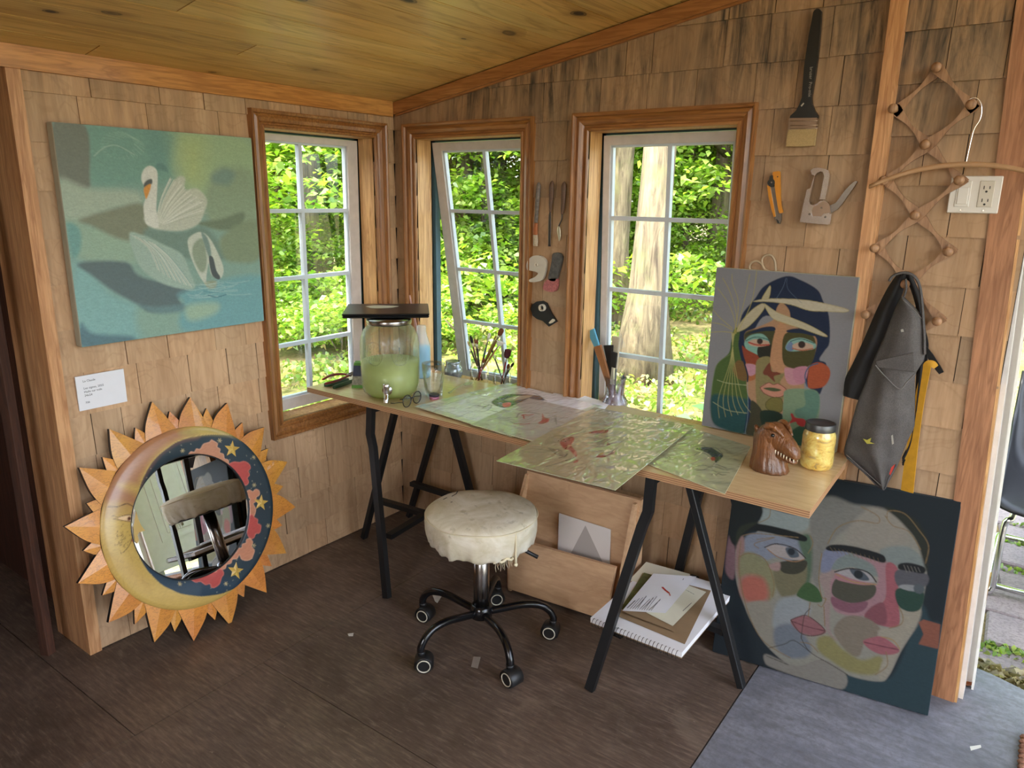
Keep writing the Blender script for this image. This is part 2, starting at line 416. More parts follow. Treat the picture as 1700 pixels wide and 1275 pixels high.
# side bay left of the corner post: dark lumber lining
mb = MB()
mb.box((-1.3, -3.9, 0), (-1.22, -1.2, 1.8)); mb.box((-1.3, -1.27, 0), (-.1, -1.2, 1.8)); mb.box((-1.3, -3.9, 1.66), (-.02, -1.33, 1.72))
struct(mb.build('wall_bay', ['dark_lumber']))
# floor: board panels with open seams, grey slab by the door
mb = MB()
xs = [(-1.3, .449), (.452, 1.634), (1.637, XR+.1)]
def panel(x0, x1, y0, y1, mat, col): mb.box((x0, y0, -.03), (x1, y1, 0), mat, col)
panel(-1.3, .4485, -1.4375, .0, 0, (1.0, .97, .93)); panel(-1.3, .4485, -3.95, -1.4400, 0, (.93, .88, .84))
panel(.4515, 1.6335, -1.0555, .0, 0, (.93, .9, .9)); panel(.4515, 1.6335, -3.95, -1.0580, 0, (.98, .95, .93))
panel(1.6375, XR+.1, -3.95, .0, 1, None)
mb.add([(2.1, 0, 0), (3.2, 0, 0), (3.2, .12, 0), (2.75, .12, 0), (2.45, .14, 0), (2.28, .175, 0), (2.2, .205, 0), (2.15, .215, 0), (2.1, .22, 0),
        (2.1, 0, -.06), (3.2, 0, -.06), (3.2, .14, -.06), (2.75, .14, -.06), (2.45, .16, -.06), (2.28, .195, -.06), (2.2, .22, -.06), (2.15, .23, -.06), (2.1, .235, -.06)],
       [(0, 1, 2, 3, 4, 5, 6, 7, 8)]+[(i, i+1, i+10, i+9) for i in range(8)], 1)
mb.box((-1.3, -3.95, -.06), (XR+.1, 0.0, -.031), 2)
struct(mb.build('floor', ['floor_boards', 'concrete_grey', 'dark_gap'], recalc=False))
# ceiling boards
mb = MB(); x = 0.0; random.seed(3)
while x < XR+.1:
    w = .0985; y = 0.; 
    while y > -4.0:
        L = random.uniform(.7, 2.6); y1 = max(y-L, -4.0); col = rc(.78, 1.06, .06); g = .0019
        V = [(x+g, y-g, ceil_z(x+g)), (x+w-g, y-g, ceil_z(x+w-g)), (x+w-g, y1+g, ceil_z(x+w-g)), (x+g, y1+g, ceil_z(x+g))]
        V += [(a, b, c+.012) for a, b, c in V]
        mb.add(V, [(0, 1, 2, 3), (4, 7, 6, 5), (0, 4, 5, 1), (1, 5, 6, 2), (2, 6, 7, 3), (3, 7, 4, 0)], 0, col=col)
        y = y1
    x += w
V = [(-.1, .3, ceil_z(-.1)+.012), (XR+.1, .3, ceil_z(XR+.1)+.012), (XR+.1, -4.0, ceil_z(XR+.1)+.012), (-.1, -4.0, ceil_z(-.1)+.012)]
V += [(a, b, c+.08) for a, b, c in V]
mb.add(V, [(0, 1, 2, 3), (4, 7, 6, 5), (0, 4, 5, 1), (1, 5, 6, 2), (2, 6, 7, 3), (3, 7, 4, 0)], 1)
mb.box((-1.3, -4.0, 1.72), (-.1, -1.2, 1.8), 1)
struct(mb.build('ceiling', ['pine_ceiling', 'dark_backing'], recalc=False))
# trims
mb = MB(); mb.box((0, -1.9, 1.641), (.02, -.0255, 1.6965)); struct(mb.build('trim_1', 'pine_trim_y'))
mb = MB()
def rake(y0, y1, d0, d1, x0=.0205, x1=XR):
    V = [(x, y, ceil_z(x)+dz) for x in (x0, x1) for y in (y0, y1) for dz in (d0, d1)]
    mb.add(V, [(0, 1, 3, 2), (4, 6, 7, 5), (0, 4, 5, 1), (2, 3, 7, 6), (0, 2, 6, 4), (1, 5, 7, 3)])
rake(-.025, -.001, -.047, -.004); rake(-.015, -.001, -.053, -.047)
struct(mb.build('trim_2', 'pine_trim_x'))
mb = MB(); mb.box((1.738, -.034, 0), (1.775, -.0, ceil_z(1.74)-.04)); struct(mb.build('trim_3', 'pine_post'))
mb = MB(); mb.box((-.20, -1.346, 0), (.013, -1.33, 1.66)); mb.box((-.02, -1.33, 0), (.013, -1.312, 1.66)); struct(mb.build('trim_4', 'pine_post'))
mb = MB(); mb.obox((-.097, -1.417, .85), (.0125, .006, 0), (-.004, .012, 0), (0, 0, .85), bev=.001); struct(mb.build('trim_5', 'dark_lumber'))
# leaning door post and its jamb
mb = MB()
def lean(x0, x1, y0, y1, mat=0, zt=2.02, col=None):
    k = -.037
    V = [(x+k*z, y, z) for z in (0, zt) for x, y in ((x0, y0), (x1, y0), (x1, y1), (x0, y1))]
    mb.add(V, [(3, 2, 1, 0), (4, 5, 6, 7), (0, 1, 5, 4), (1, 2, 6, 5), (2, 3, 7, 6), (3, 0, 4, 7)], mat, col=col)
lean(2.066, 2.127, -.012, .04, 0, 2.04); struct(mb.build('trim_6', 'door_post_wood'))
mb = MB(); lean(2.1275, 2.1335, -.008, .05, 0, 2.04); struct(mb.build('trim_7', 'pine_jamb'))  # pale strip stands in for the sunlit edge of the post
mb = MB(); lean(2.134, 2.146, .02, .10, 0, 2.04); lean(2.09, 2.160, .101, .125, 1, 2.04); lean(2.1601, 2.166, .085, .13, 1, 2.04)
mb.box((2.0, .02, 2.0), (3.0, .12, 2.05), 1)
struct(mb.build('trim_8', ['sash_white', 'painted_white', 'dark_gap']))

# ------------------------------------------------------------------ windows
CPROF = [(0, 0), (0, .011), (.004, .015), (.009, .015), (.012, .010), (.017, .010), (.021, .016), (.032, .020), (.043, .017), (.046, .024), (.052, .027), (.056, .027), (.0565, 0)]
def casing(mb, P, u0, u1, z0, z1):
    """moulded picture-frame casing, P(u, depth, z); mitred"""
    cs = [(u0, z0, -1, -1), (u1, z0, 1, -1), (u1, z1, 1, 1), (u0, z1, -1, 1)]
    for i in range(4):
        a, b = cs[i], cs[(i+1) % 4]
        R = [[P(c[0]+c[2]*w, d, c[1]+c[3]*w) for w, d in CPROF] for c in (a, b)]
        mb.loft(R, 1 if i % 2 == 0 else 0, cap=False, smooth=False, closed=False)
def window(name, P, op, tilt, y_top, side, glass_l, glass_r, munt_u, rows, stile=.045, sill_mat='pine_jamb'):
    """op: opening (u0,u1,z0,z1); P(u,d,z) with d<0 outwards; the sash hangs from its top edge and swings out by tilt (m per m)"""
    u0, u1, z0, z1 = op
    w = D.objects.new(name, None); COL.objects.link(w); w['kind'] = 'structure'; ROOT[w.name] = (0, 0, 0)
    mb = MB(); casing(mb, P, *op); mb.build('casing', ['casing_wood', 'casing_wood_h'], w)
    mb = MB(); jd = -.078
    def pb(a0, a1, d0, d1, b0, b1, m=0):
        V = [P(a, d, b) for b in (b0, b1) for a, d in ((a0, d0), (a1, d0), (a1, d1), (a0, d1))]
        mb.add(V, [(3, 2, 1, 0), (4, 5, 6, 7), (0, 1, 5, 4), (1, 2, 6, 5), (2, 3, 7, 6), (3, 0, 4, 7)], m)
    pb(u0-.016, u0, .0, jd, z0, z1); pb(u1, u1+.016, .0, jd, z0, z1); pb(u0-.016, u1+.016, .0, jd, z1, z1+.016); pb(u0-.016, u1+.016, .0, jd-.01, z0-.02, z0)
    mb.build('jamb', 'pine_jamb', w)
    mb = MB()
    pb(u0-.07, u0+.001, jd-.023, jd-.05, min(z0, .57)-.02, z1+.05); pb(u1-.001, u1+.07, jd-.023, jd-.05, min(z0, .57)-.02, z1+.05)
    pb(u0-.07, u1+.07, jd-.023, jd-.05, z1-.004, z1+.06)
    pb(u0-.07, u1+.07, jd-.012, jd-.10, min(z0, .57)-.075, min(z0, .57)-.045)
    mb.build('outer_trim', 'blue_trim', w)
    # sash in its own plane: s measured down from the hinge
    g = .006; H = z1-min(z0, .56)-.012; zt = z1-.008
    def Q(u, s_, d): # d: thickness outward
        return P(u, -(y_top+s_*tilt+d), zt-s_*math.sqrt(max(0, 1-tilt*tilt)))
    def qb(mb, a0, a1, s0, s1, d0, d1, m=0):
        V = [Q(a, s_, d) for s_ in (s0, s1) for a, d in ((a0, d0), (a1, d0), (a1, d1), (a0, d1))]
        mb.add(V, [(3, 2, 1, 0), (4, 5, 6, 7), (0, 1, 5, 4), (1, 2, 6, 5), (2, 3, 7, 6), (3, 0, 4, 7)], m)
    a0, a1 = u0+g, u1-g; gt = rows[0]
    fr = MB()
    top = zt-rows[0]; bot = zt-rows[-1]
    qb(fr, a0, glass_l, 0, H, 0, .03); qb(fr, glass_r, a1, 0, H, 0, .03)
    qb(fr, glass_l, glass_r, 0, top, 0, .03); qb(fr, glass_l, glass_r, bot, H, 0, .03)
    # inner bead
    bd = .007
    qb(fr, glass_l, glass_l+bd, top, bot, .008, .026, 1); qb(fr, glass_r-bd, glass_r, top, bot, .008, .026, 1)
    qb(fr, glass_l, glass_r, top, top+bd, .008, .026, 1); qb(fr, glass_l, glass_r, bot-bd, bot, .008, .026, 1)
    sash = fr.build('sash', ['sash_white', 'muntin_white'], w)
    m = MB(); qb(m, munt_u-.007, munt_u+.007, top+bd, bot-bd, .006, .026)
    for r in rows[1:-1]: 
        for (c0, c1) in ((glass_l+bd, munt_u-.0072), (munt_u+.0072, glass_r-bd)): qb(m, c0, c1, zt-r-.007, zt-r+.007, .006, .026)
    m.build('muntins', 'muntin_white', sash)
    gz = MB(); V = [Q(a, s_, .016) for a, s_ in ((glass_l, top), (glass_r, top), (glass_r, bot), (glass_l, bot))]
    gz.add(V, [(0, 1, 2, 3)]); gz.build('glass_panes', 'window_glass', sash)
    return w
window('window_1', lambda u, d, z: (d, u, z), WA, .012, .078, 1, -.545, -.175, -.392, [1.527, 1.289, 1.048, .803, .60])
window('window_2', lambda u, d, z: (u, -d, z), WB2, .165, .079, 1, .168, .574, .372, [1.519, 1.287, 1.05, .825, .60])
window('window_3', lambda u, d, z: (u, -d, z), WB3, .045, .079, 1, .914, 1.335, 1.125, [1.519, 1.283, 1.040, .809, .595])

# ------------------------------------------------------------------ outdoors
s = NT('leaf'); s.t.nodes.remove(s.b)
at = s.attr('Col'); df = s.n('ShaderNodeBsdfDiffuse'); tl = s.n('ShaderNodeBsdfTranslucent'); gs = s.n('ShaderNodeBsdfGlossy'); gs.inputs['Roughness'].default_value = .35
m1 = s.n('ShaderNodeMixShader'); m1.inputs[0].default_value = .5; m2 = s.n('ShaderNodeMixShader'); m2.inputs[0].default_value = .06
s.l(at, df.inputs[0]); s.l(s.mix(1., at, (1.0, 1.0, .55), 'MULTIPLY'), tl.inputs[0]); s.l(df.outputs[0], m1.inputs[1]); s.l(tl.outputs[0], m1.inputs[2]); s.l(m1.outputs[0], m2.inputs[1]); s.l(gs.outputs[0], m2.inputs[2]); s.l(m2.outputs[0], s.out.inputs[0])
s = NT('bark'); v = s.pos(scale=(4, 4, .5), src='world'); n1 = s.noise(v, 4, 6, .7, .8); n2 = s.noise(s.pos(src='world'), 3, 4, .6)
c = s.mix(s.ramp(n1, [(.35, 0.), (.6, 1.)]), '#3f352b', '#80735c'); c = s.mix(s.ramp(n2, [(.5, 0.), (.7, .5)]), c, '#6a7044')
s.base(c); s.set(Roughness=.9); s.bump(n1, .9, .03)
s = NT('forest_ground'); v = s.pos(src='world'); a = s.noise(v, 1.6, 5, .65, .4); b = s.noise(v, 22, 5, .7); 
c = s.mix(s.ramp(a, [(.4, 0.), (.56, 1.)]), '#6f7f35', '#a08a62'); c = s.mix(s.ramp(b, [(.4, .6), (.6, 0.)]), c, '#4a4a22'); c = s.mix(s.ramp(b, [(.62, 0.), (.7, .6)]), c, '#cdbb90')
s.base(c); s.set(Roughness=.95); s.bump(b, .6, .03)
def gz(x, y):
    d = max(0., y-.4); e = max(0., -x-.4)
    return -.12-.05*math.sin(x*1.3+1)*min(1, d*.3)-.10*min(1, max(d, e)*.3)+.012*max(0, d-6)**1.5-.02*e
mb = MB(); N = 70; G = []
for i in range(N+1):
    for j in range(N+1):
        x = -26+46*i/N; y = -14+46*j/N; G.append((x, y, gz(x, y)))
F = [(i*(N+1)+j, (i+1)*(N+1)+j, (i+1)*(N+1)+j+1, i*(N+1)+j+1) for i in range(N) for j in range(N)]
mb.add(G, F, 0, True); gr = mb.build('ground_outside', 'forest_ground'); gr['kind'] = 'structure'
def leaf_cloud(n, centers, size, greens, rng, flat=.35):
    """n broad leaves around blob centres [(x,y,z,rx,ry,rz)]"""
    C_ = np.array(centers); idx = rng.randint(0, len(C_), n)
    d = rng.normal(size=(n, 3)); d /= np.linalg.norm(d, axis=1)[:, None]; r = rng.uniform(.35, 1., n)**.6
    P = C_[idx, :3]+d*r[:, None]*C_[idx, 3:6]
    a = rng.normal(size=(n, 3)); a[:, 2] *= flat; a /= np.linalg.norm(a, axis=1)[:, None]
    up = np.array([0, 0, 1.])+rng.normal(size=(n, 3))*.45; b = np.cross(up, a); b /= np.linalg.norm(b, axis=1)[:, None]
    s_ = size*rng.uniform(.6, 1.25, n)[:, None]
    droop = -np.array([0, 0, 1.])*s_*.25
    V = np.stack([P-a*s_*.55, P+b*s_*.38-a*s_*.08, P+a*s_*.6+droop, P-b*s_*.38-a*s_*.08], 1).reshape(-1, 3)
    cols = np.array([lin(g) for g in greens])[rng.randint(0, len(greens), n)]*rng.uniform(.7, 1.25, n)[:, None]
    return V, cols
def leaves_object(name, V, cols, parent):
    me = D.meshes.new(name); n = len(V)//4
    org = np.array(ROOT[parent.name]) if parent is not None else np.zeros(3)
    me.vertices.add(len(V)); me.vertices.foreach_set('co', (V-org).astype(np.float32).ravel())
    me.loops.add(len(V)); me.loops.foreach_set('vertex_index', np.arange(len(V), dtype=np.int32))
    me.polygons.add(n); me.polygons.foreach_set('loop_start', np.arange(0, len(V), 4, dtype=np.int32))
    try: me.polygons.foreach_set('loop_total', np.full(n, 4, dtype=np.int32))
    except Exception: pass
    me.update(calc_edges=True)
    ca = me.color_attributes.new('Col', 'FLOAT_COLOR', 'CORNER')
    cc = np.ones((len(V), 4), np.float32); cc[:, :3] = np.repeat(cols, 4, axis=0); ca.data.foreach_set('color', cc.ravel())
    me.materials.append(MATS['leaf']); me.validate()
    o = D.objects.new(name, me); COL.objects.link(o)
    if parent is not None: o.parent = parent; ROOT[o.name] = tuple(org)
    return o
GREENS = ['#a8cc3c', '#8cba34', '#c0dc4e', '#78a830', '#94c23c', '#b4d454', '#6a9a2c']
PALE = ['#b9cf7a', '#a2bd5e', '#c9da8a', '#8fae50', '#7f9f48']
def tree(name, label, x, y, r, h, leafn, rng, greens=GREENS, lo=1.2, spread=1.6, size=.13, group=None, lean_=(0, 0), flare=1.6, blobs=26):
    z0 = gz(x, y)-.05; t = thing(name, label, 'tree', (x, y, z0), group)
    mb = MB(); path = []; rad = []
    for k in range(9):
        f = k/8; path.append((x+lean_[0]*f*h+.05*math.sin(f*5+x), y+lean_[1]*f*h+.05*math.cos(f*4+y), z0+f*h)); rad.append(r*(1+(flare-1)*math.exp(-f*h*2.2))*(1-.45*f))
    rings = []
    for k, (p, q) in enumerate(zip(path, rad)):
        f = k/8; sub_ = 14
        rings.append([(p[0]+q*(1+.10*math.sin(3*a_+1)*math.exp(-f*5)+.04*math.sin(7*a_+k))*math.cos(a_), p[1]+q*(1+.10*math.sin(3*a_+1)*math.exp(-f*5)+.04*math.sin(7*a_+k))*math.sin(a_), p[2]) for a_ in [2*PI*j/sub_ for j in range(sub_)]])
    mb.loft(rings, cap=True)
    for k in range(7):
        a_ = rng.uniform(0, 2*PI); zz = z0+rng.uniform(lo*.6+.4, h*.8); L = spread*rng.uniform(.5, 1.); bx = x+lean_[0]*(zz-z0); by = y+lean_[1]*(zz-z0)
        mb.tube([(bx, by, zz), (bx+math.cos(a_)*L*.5, by+math.sin(a_)*L*.5, zz+.25*L), (bx+math.cos(a_)*L, by+math.sin(a_)*L, zz+.35*L)], [r*.3+.006, r*.2+.004, .004], 6)
    mb.build('trunk', 'bark', t)
    cen = []
    for k in range(blobs):
        a_ = rng.uniform(0, 2*PI); q = spread*math.sqrt(rng.uniform(0, 1)); zz = z0+rng.uniform(lo, h)
        cen.append((x+lean_[0]*(zz-z0)+q*math.cos(a_), y+lean_[1]*(zz-z0)+q*math.sin(a_), zz, rng.uniform(.3, .6), rng.uniform(.3, .6), rng.uniform(.12, .3)))
    V, c_ = leaf_cloud(leafn, cen, size, greens, rng); leaves_object('foliage', V, c_, t)
    return t
rng = np.random.RandomState(5)
# the big trunk seen through the right window and the slimmer one beside it
def at_dist(px, py, dist):
    d = _ray(px, py); d = d/math.hypot(d[0], d[1]); q = CAM_P+d*dist; return q[0], q[1]
x1, y1 = at_dist(1084, 400, 6.6)
tree('maple_tree', 'thick old maple trunk close behind the right window', x1, y1, .155, 7., 5000, rng, lo=4.2, spread=2.2, flare=1.9, lean_=(-.012, .0))
x2, y2 = at_dist(1027, 400, 9.2)
tree('maple_tree', 'slimmer grey trunk just left of the thick old maple', x2, y2, .13, 8., 4000, rng, lo=3.6, spread=2., lean_=(.02, 0))
# woodland: layered by distance, each tree its own crown
forest = []
protos = []
def kid_copy(p, x, y, rot, sc, label, group):
    c = copy_tree(p); c.location = (x, y, gz(x, y)-.05); c.rotation_euler = (0, 0, rot); c.scale = (sc, sc, sc); c['label'] = label; c['group'] = group
    return c
for k in range(6):
    a_ = [(9., 30000, .085), (8., 27000, .08), (6.5, 23000, .075), (5., 18000, .07), (10., 32000, .09), (4., 12000, .065)][k]
    protos.append(dict(h=a_[0], n=a_[1], s=a_[2]))
spots = []
rr = np.random.RandomState(21)
def sector(px_list, dists):
    for px in px_list:
        for d_ in dists:
            q = at_dist(px+rr.uniform(-30, 30), 400, d_+rr.uniform(-.8, .8)); spots.append((q[0], q[1], d_))
sector([400, 470, 540, 610, 740, 820, 900, 960], [10.5, 13.5, 17.])
sector([1000, 1150, 1215, 1290], [12.5, 16.])
sector([1090, 1180], [15.])
sector([1650, 1720, 1800], [10.5, 14.])
for q in ((-5, -4), (-7, -1), (-8, 2.5), (7.5, 10.5), (5, 12), (0, -11), (14, -12)): spots.append((q[0], q[1], 9.))
P0 = None; made = []
for i, (x, y, d_) in enumerate(spots):
    k = i % 6; pr = protos[k]
    lab = 'leafy green woodland tree standing among its neighbours outside the windows'
    if k < 6 and len(made) < 6:
        t = tree('woodland_tree', lab, x, y, [.11, .08, .06, .045, .13, .035][k], pr['h'], pr['n'], rr, lo=.5 if k != 4 else 1.2, spread=[2., 1.8, 1.6, 1.3, 2.2, 1.1][k], size=pr['s'], group='woodland trees outside the windows', blobs=110, greens=GREENS if k % 3 else PALE+GREENS)
        made.append(t)
    else: kid_copy(made[k], x, y, rr.uniform(0, 6.28), rr.uniform(.85, 1.2), lab, 'woodland trees outside the windows')
# low undergrowth by the house
def shrub(label, x, y, h, w, n, rng, greens, size):
    z0 = gz(x, y)-.02; t = thing('leafy_shrub', label, 'shrub', (x, y, z0), 'low leafy shrubs outside the windows')
    mb = MB()
    for k in range(6):
        a_ = rng.uniform(0, 6.28); mb.tube([(x, y, z0), (x+.4*w*math.cos(a_), y+.4*w*math.sin(a_), z0+h*.55), (x+.8*w*math.cos(a_), y+.8*w*math.sin(a_), z0+h*.9)], [.008, .006, .002], 5)
    mb.build('stem', 'bark', t)
    cen = [(x+rng.uniform(-w, w), y+rng.uniform(-w, w), z0+rng.uniform(.2, 1.)*h, w*.4, w*.4, h*.2) for _ in range(12)]
    V, c_ = leaf_cloud(n, cen, size, greens, rng); leaves_object('foliage', V, c_, t); return t
for i, (px, d_, h, w) in enumerate([(560, 7.6, .8, .7), (470, 8.5, .9, .8), (520, 9.5, 1.1, 1.), (780, 7.4, .5, .6), (830, 9., .8, .8), (1200, 10.5, .8, .9), (1130, 11.5, .9, 1.), (960, 10., .8, .8), (600, 8.5, .9, .8), (450, 10, 1.1, 1.)]):
    q = at_dist(px, 400, d_); shrub('low green leafy shrub growing in the woodland outside the windows', q[0], q[1], h, w, 3200, rr, GREENS+PALE, .06)
for px, py, z_, hh in ((1215, 625, -.1, .3), (1160, 605, -.1, .25)):
    q = onY(px, py, 1.1 if px > 1200 else 1.6); 
    shrub('young five-leaved plant outside the lower right window pane' if px > 1200 else 'smaller young plant by the foot of the old maple', q[0], q[1], .45, .2, 46, rr, ['#8fc07a', '#a6cf86', '#7ab070'], .17)
# grass tufts: uncountable
V, c_ = leaf_cloud(26000, [(min(1.15, x1-2.5+rr.uniform(-3.5, 5.5)), 1+rr.uniform(0, 6.5), -.16, .5, .5, .05) for _ in range(150)], .06, ['#7da03c', '#93b24a', '#b0b86a', '#6a8a34', '#c2b27a'], rr, flat=1.2)
g_ = leaves_object('lawn_grass', V, c_, None); tag(g_, 'patchy short grass and weeds on the ground outside the windows', 'grass', kind='stuff')

# ------------------------------------------------------------------ painted pictures: colour laid per vertex on a fine grid
def homog(src):
    dst = [(0, 0), (1, 0), (1, 1), (0, 1)]; A = []; b = []
    for (x, y), (u, v) in zip(src, dst):
        A += [[x, y, 1, 0, 0, 0, -u*x, -u*y], [0, 0, 0, x, y, 1, -v*x, -v*y]]; b += [u, v]
    h = np.append(np.linalg.solve(np.array(A, float), np.array(b, float)), 1).reshape(3, 3)
    return lambda x, y: (lambda q: (q[0]/q[2], q[1]/q[2]))(h @ np.array([x, y, 1.]))
class Paint:
    """picture of W x H cells; mp maps drawing coordinates to (u, v) in 0..1, v downwards"""
    def __init__(s, W, H, bg, mp, gain=1.3, seed=1):
        s.W, s.H, s.mp, s.gain = W, H, mp, gain; s.rng = np.random.RandomState(seed)
        s.a = np.ones((H, W, 3))*s.c(bg)
        s.X, s.Y = np.meshgrid(np.arange(W)+.5, np.arange(H)+.5)
    def c(s, c): return np.minimum(np.array(lin(c))*s.gain, .92)
    def pt(s, pts): return np.array([(lambda q: (q[0]*s.W, q[1]*s.H))(s.mp(x, y)) for x, y in pts])
    def _dist(s, P, closed, m, wmax):
        x0, y0 = np.floor(P.min(0)-m-wmax).astype(int); x1, y1 = np.ceil(P.max(0)+m+wmax).astype(int)
        x0, y0, x1, y1 = max(0, x0), max(0, y0), min(s.W, x1), min(s.H, y1)
        if x1 <= x0 or y1 <= y0: return None
        X, Y = s.X[y0:y1, x0:x1], s.Y[y0:y1, x0:x1]
        Q = np.vstack([P, P[:1]]) if closed else P
        d2 = np.full(X.shape, 1e9); ins = np.zeros(X.shape, bool)
        for (ax, ay), (bx, by) in zip(Q[:-1], Q[1:]):
            dx, dy = bx-ax, by-ay; L = dx*dx+dy*dy+1e-9
            t = np.clip(((X-ax)*dx+(Y-ay)*dy)/L, 0, 1); d2 = np.minimum(d2, (X-ax-t*dx)**2+(Y-ay-t*dy)**2)
            if closed:
                cnd = (ay > Y) != (by > Y)
                if dy != 0: ins ^= cnd & (X < (bx-ax)*(Y-ay)/dy+ax)
        return (slice(y0, y1), slice(x0, x1)), np.sqrt(d2), ins
    def fill(s, pts, col, soft=.7, alpha=1., smooth=True, tex=.05, raw=None):
        P = raw if raw is not None else s.pt(pts)
        if smooth and len(P) > 3: P = np.array(cr(P, 5, True))
        r = s._dist(P, True, soft+1, 0)
        if r is None: return s
        sl, d, ins = r; sd = np.where(ins, d, -d); al = np.clip(.5+sd/(2*soft), 0, 1)*alpha
        if tex: al = al*1.; c = s.c(col)*(1+tex*(s.n2(sl)))[..., None]
        else: c = s.c(col)
        s.a[sl] = s.a[sl]*(1-al[..., None])+c*al[..., None]; return s
    def n2(s, sl):
        if not hasattr(s, '_n'):
            n = s.rng.normal(size=(s.H, s.W)); k = np.ones(5)/5
            n = np.apply_along_axis(lambda q: np.convolve(q, k, 'same'), 1, n); s._n = n*2
        return s._n[sl]
    def line(s, pts, w, col, alpha=1., smooth=True, soft=.6):
        P = s.pt(pts); 
        if smooth and len(P) > 2: P = np.array(cr(P, 6))
        r = s._dist(P, False, soft+1, w)
        if r is None: return s
        sl, d, _ = r; al = np.clip((w/2+soft/2-d)/soft, 0, 1)*alpha
        s.a[sl] = s.a[sl]*(1-al[..., None])+s.c(col)*al[..., None]; return s
    def dot(s, x, y, r, col, alpha=1., soft=.8):
        q = s.pt([(x, y)])[0]
        return s.fill(None, col, soft, alpha, False, 0, raw=np.array([(q[0]+r*math.cos(k*PI/5), q[1]+r*math.sin(k*PI/5)) for k in range(10)]))
    def blur(s, n):
        k = np.ones(n)/n
        for ax in (0, 1):
            pad = [(0, 0)]*3; pad[ax] = (n//2, n-1-n//2); b = np.pad(s.a, pad, mode='edge'); s.a = np.apply_along_axis(lambda q: np.convolve(q, k, 'valid'), ax, b)
        return s
    def grain(s, amt, streak=1):
        n = s.rng.normal(size=(s.H, s.W))
        if streak > 1:
            k = np.ones(streak)/streak; n = np.apply_along_axis(lambda q: np.convolve(q, k, 'same'), 1, n)*math.sqrt(streak)
        s.a *= np.clip(1+amt*n, .3, 1.7)[..., None]; return s
    def at(s, u, v):
        x = np.clip(np.array(u)*s.W-.5, 0, s.W-1.001); y = np.clip(np.array(v)*s.H-.5, 0, s.H-1.001); i, j = x.astype(int), y.astype(int); fx, fy = (x-i)[..., None], (y-j)[..., None]
        A = s.a
        return A[j, i]*(1-fx)*(1-fy)+A[j, i+1]*fx*(1-fy)+A[j+1, i]*(1-fx)*fy+A[j+1, i+1]*fx*fy
def grid_mesh(name, P, nu, nv, colf, mat, parent, mask=None, smooth=True):
    """P(u,v) -> points (arrays), colf(u,v) -> colours"""
    u, v = np.meshgrid(np.linspace(0, 1, nu), np.linspace(0, 1, nv)); V = P(u.ravel(), v.ravel()); c = colf(u.ravel(), v.ravel())
    i, j = np.meshgrid(np.arange(nu-1), np.arange(nv-1)); i, j = i.ravel(), j.ravel()
    F = np.stack([j*nu+i, (j+1)*nu+i, (j+1)*nu+i+1, j*nu+i+1], 1)
    if mask is not None: F = F[mask((i+.5)/(nu-1), (j+.5)/(nv-1))]
    org = np.array(ROOT[parent.name]) if parent is not None else np.zeros(3)
    me = D.meshes.new(name); me.vertices.add(len(V)); me.vertices.foreach_set('co', (V-org).astype(np.float32).ravel())
    me.loops.add(len(F)*4); me.loops.foreach_set('vertex_index', F.astype(np.int32).ravel())
    me.polygons.add(len(F)); me.polygons.foreach_set('loop_start', np.arange(0, len(F)*4, 4, dtype=np.int32))
    me.update(calc_edges=True); me.polygons.foreach_set('use_smooth', [smooth]*len(F))
    ca = me.color_attributes.new('Col', 'FLOAT_COLOR', 'POINT'); cc = np.ones((len(V), 4), np.float32); cc[:, :3] = c; ca.data.foreach_set('color', cc.ravel())
    me.materials.append(MATS[mat]); me.validate()
    o = D.objects.new(name, me); COL.objects.link(o)
    if parent is not None: o.parent = parent; ROOT[o.name] = tuple(org)
    return o
s = NT('oil_paint'); s.base(s.attr('Col')); s.set(Roughness=.55); v = s.pos(); s.bump(s.noise(v, 700, 2, .5), .12, .0006)
s = NT('oil_paint_flat'); s.base(s.attr('Col')); s.set(Roughness=.8, Specular_IOR_Level=.25)
s = NT('print_paper'); s.base(s.attr('Col')); s.set(Roughness=.8, Specular_IOR_Level=.3)
s = NT('plastic_sleeve'); s.base(s.attr('Col')); s.set(Roughness=.45, Coat_Weight=1., Coat_Roughness=.012, Coat_IOR=2.7)
v = s.pos(scale=(1, 2.2, 1), rot=(0, 0, .5)); w1 = s.noise(v, 4.5, 1, .4, .8); w2 = s.noise(s.pos(scale=(2., 1, 1), rot=(0, 0, -.4)), 15, 1, .4, 1.2)
h = s.math('ADD', w1, s.math('MULTIPLY', w2, .5)); b = s.n('ShaderNodeBump'); b.inputs['Strength'].default_value = .75; b.inputs['Distance'].default_value = .02; s.l(h, b.inputs['Height']); s.l(b.outputs[0], s.b.inputs['Coat Normal'])
s = NT('painted_wood_glossy'); s.base(s.attr('Col')); s.set(Roughness=.4, Coat_Weight=.5, Coat_Roughness=.2)
plain('canvas_edge', '#a09c88', .8); plain('canvas_edge_dark', '#1c2a30', .7); plain('raw_canvas', '#b9b09a', .85)
plain('white_paper', '#e6e6ea', .8, 0, .01)

def picture(name, label, cat, o, u, v, n, w, h, depth, paint, edge, group=None, mat='oil_paint'):
    """stretched canvas: o lower-left front corner, u right, v up, n towards the viewer"""
    o, u, v, n = map(lambda q: np.array(q, float), (o, u, v, n)); c = o+u*w/2-n*depth/2
    t = thing(name, label, cat, c, group)
    mb = MB(); mb.obox(o+u*w/2+v*h/2-n*(depth/2+.0008), u*w/2, v*h/2, n*(depth/2-.0008), bev=.002); mb.build('stretched_canvas', edge, t)
    m = .0015
    grid_mesh('painted_face', lambda a, b: o+np.outer(m+a*(w-2*m), u)+np.outer(h-m-b*(h-2*m), v)+n*0, paint.W, paint.H, paint.at, mat, t)
    return t
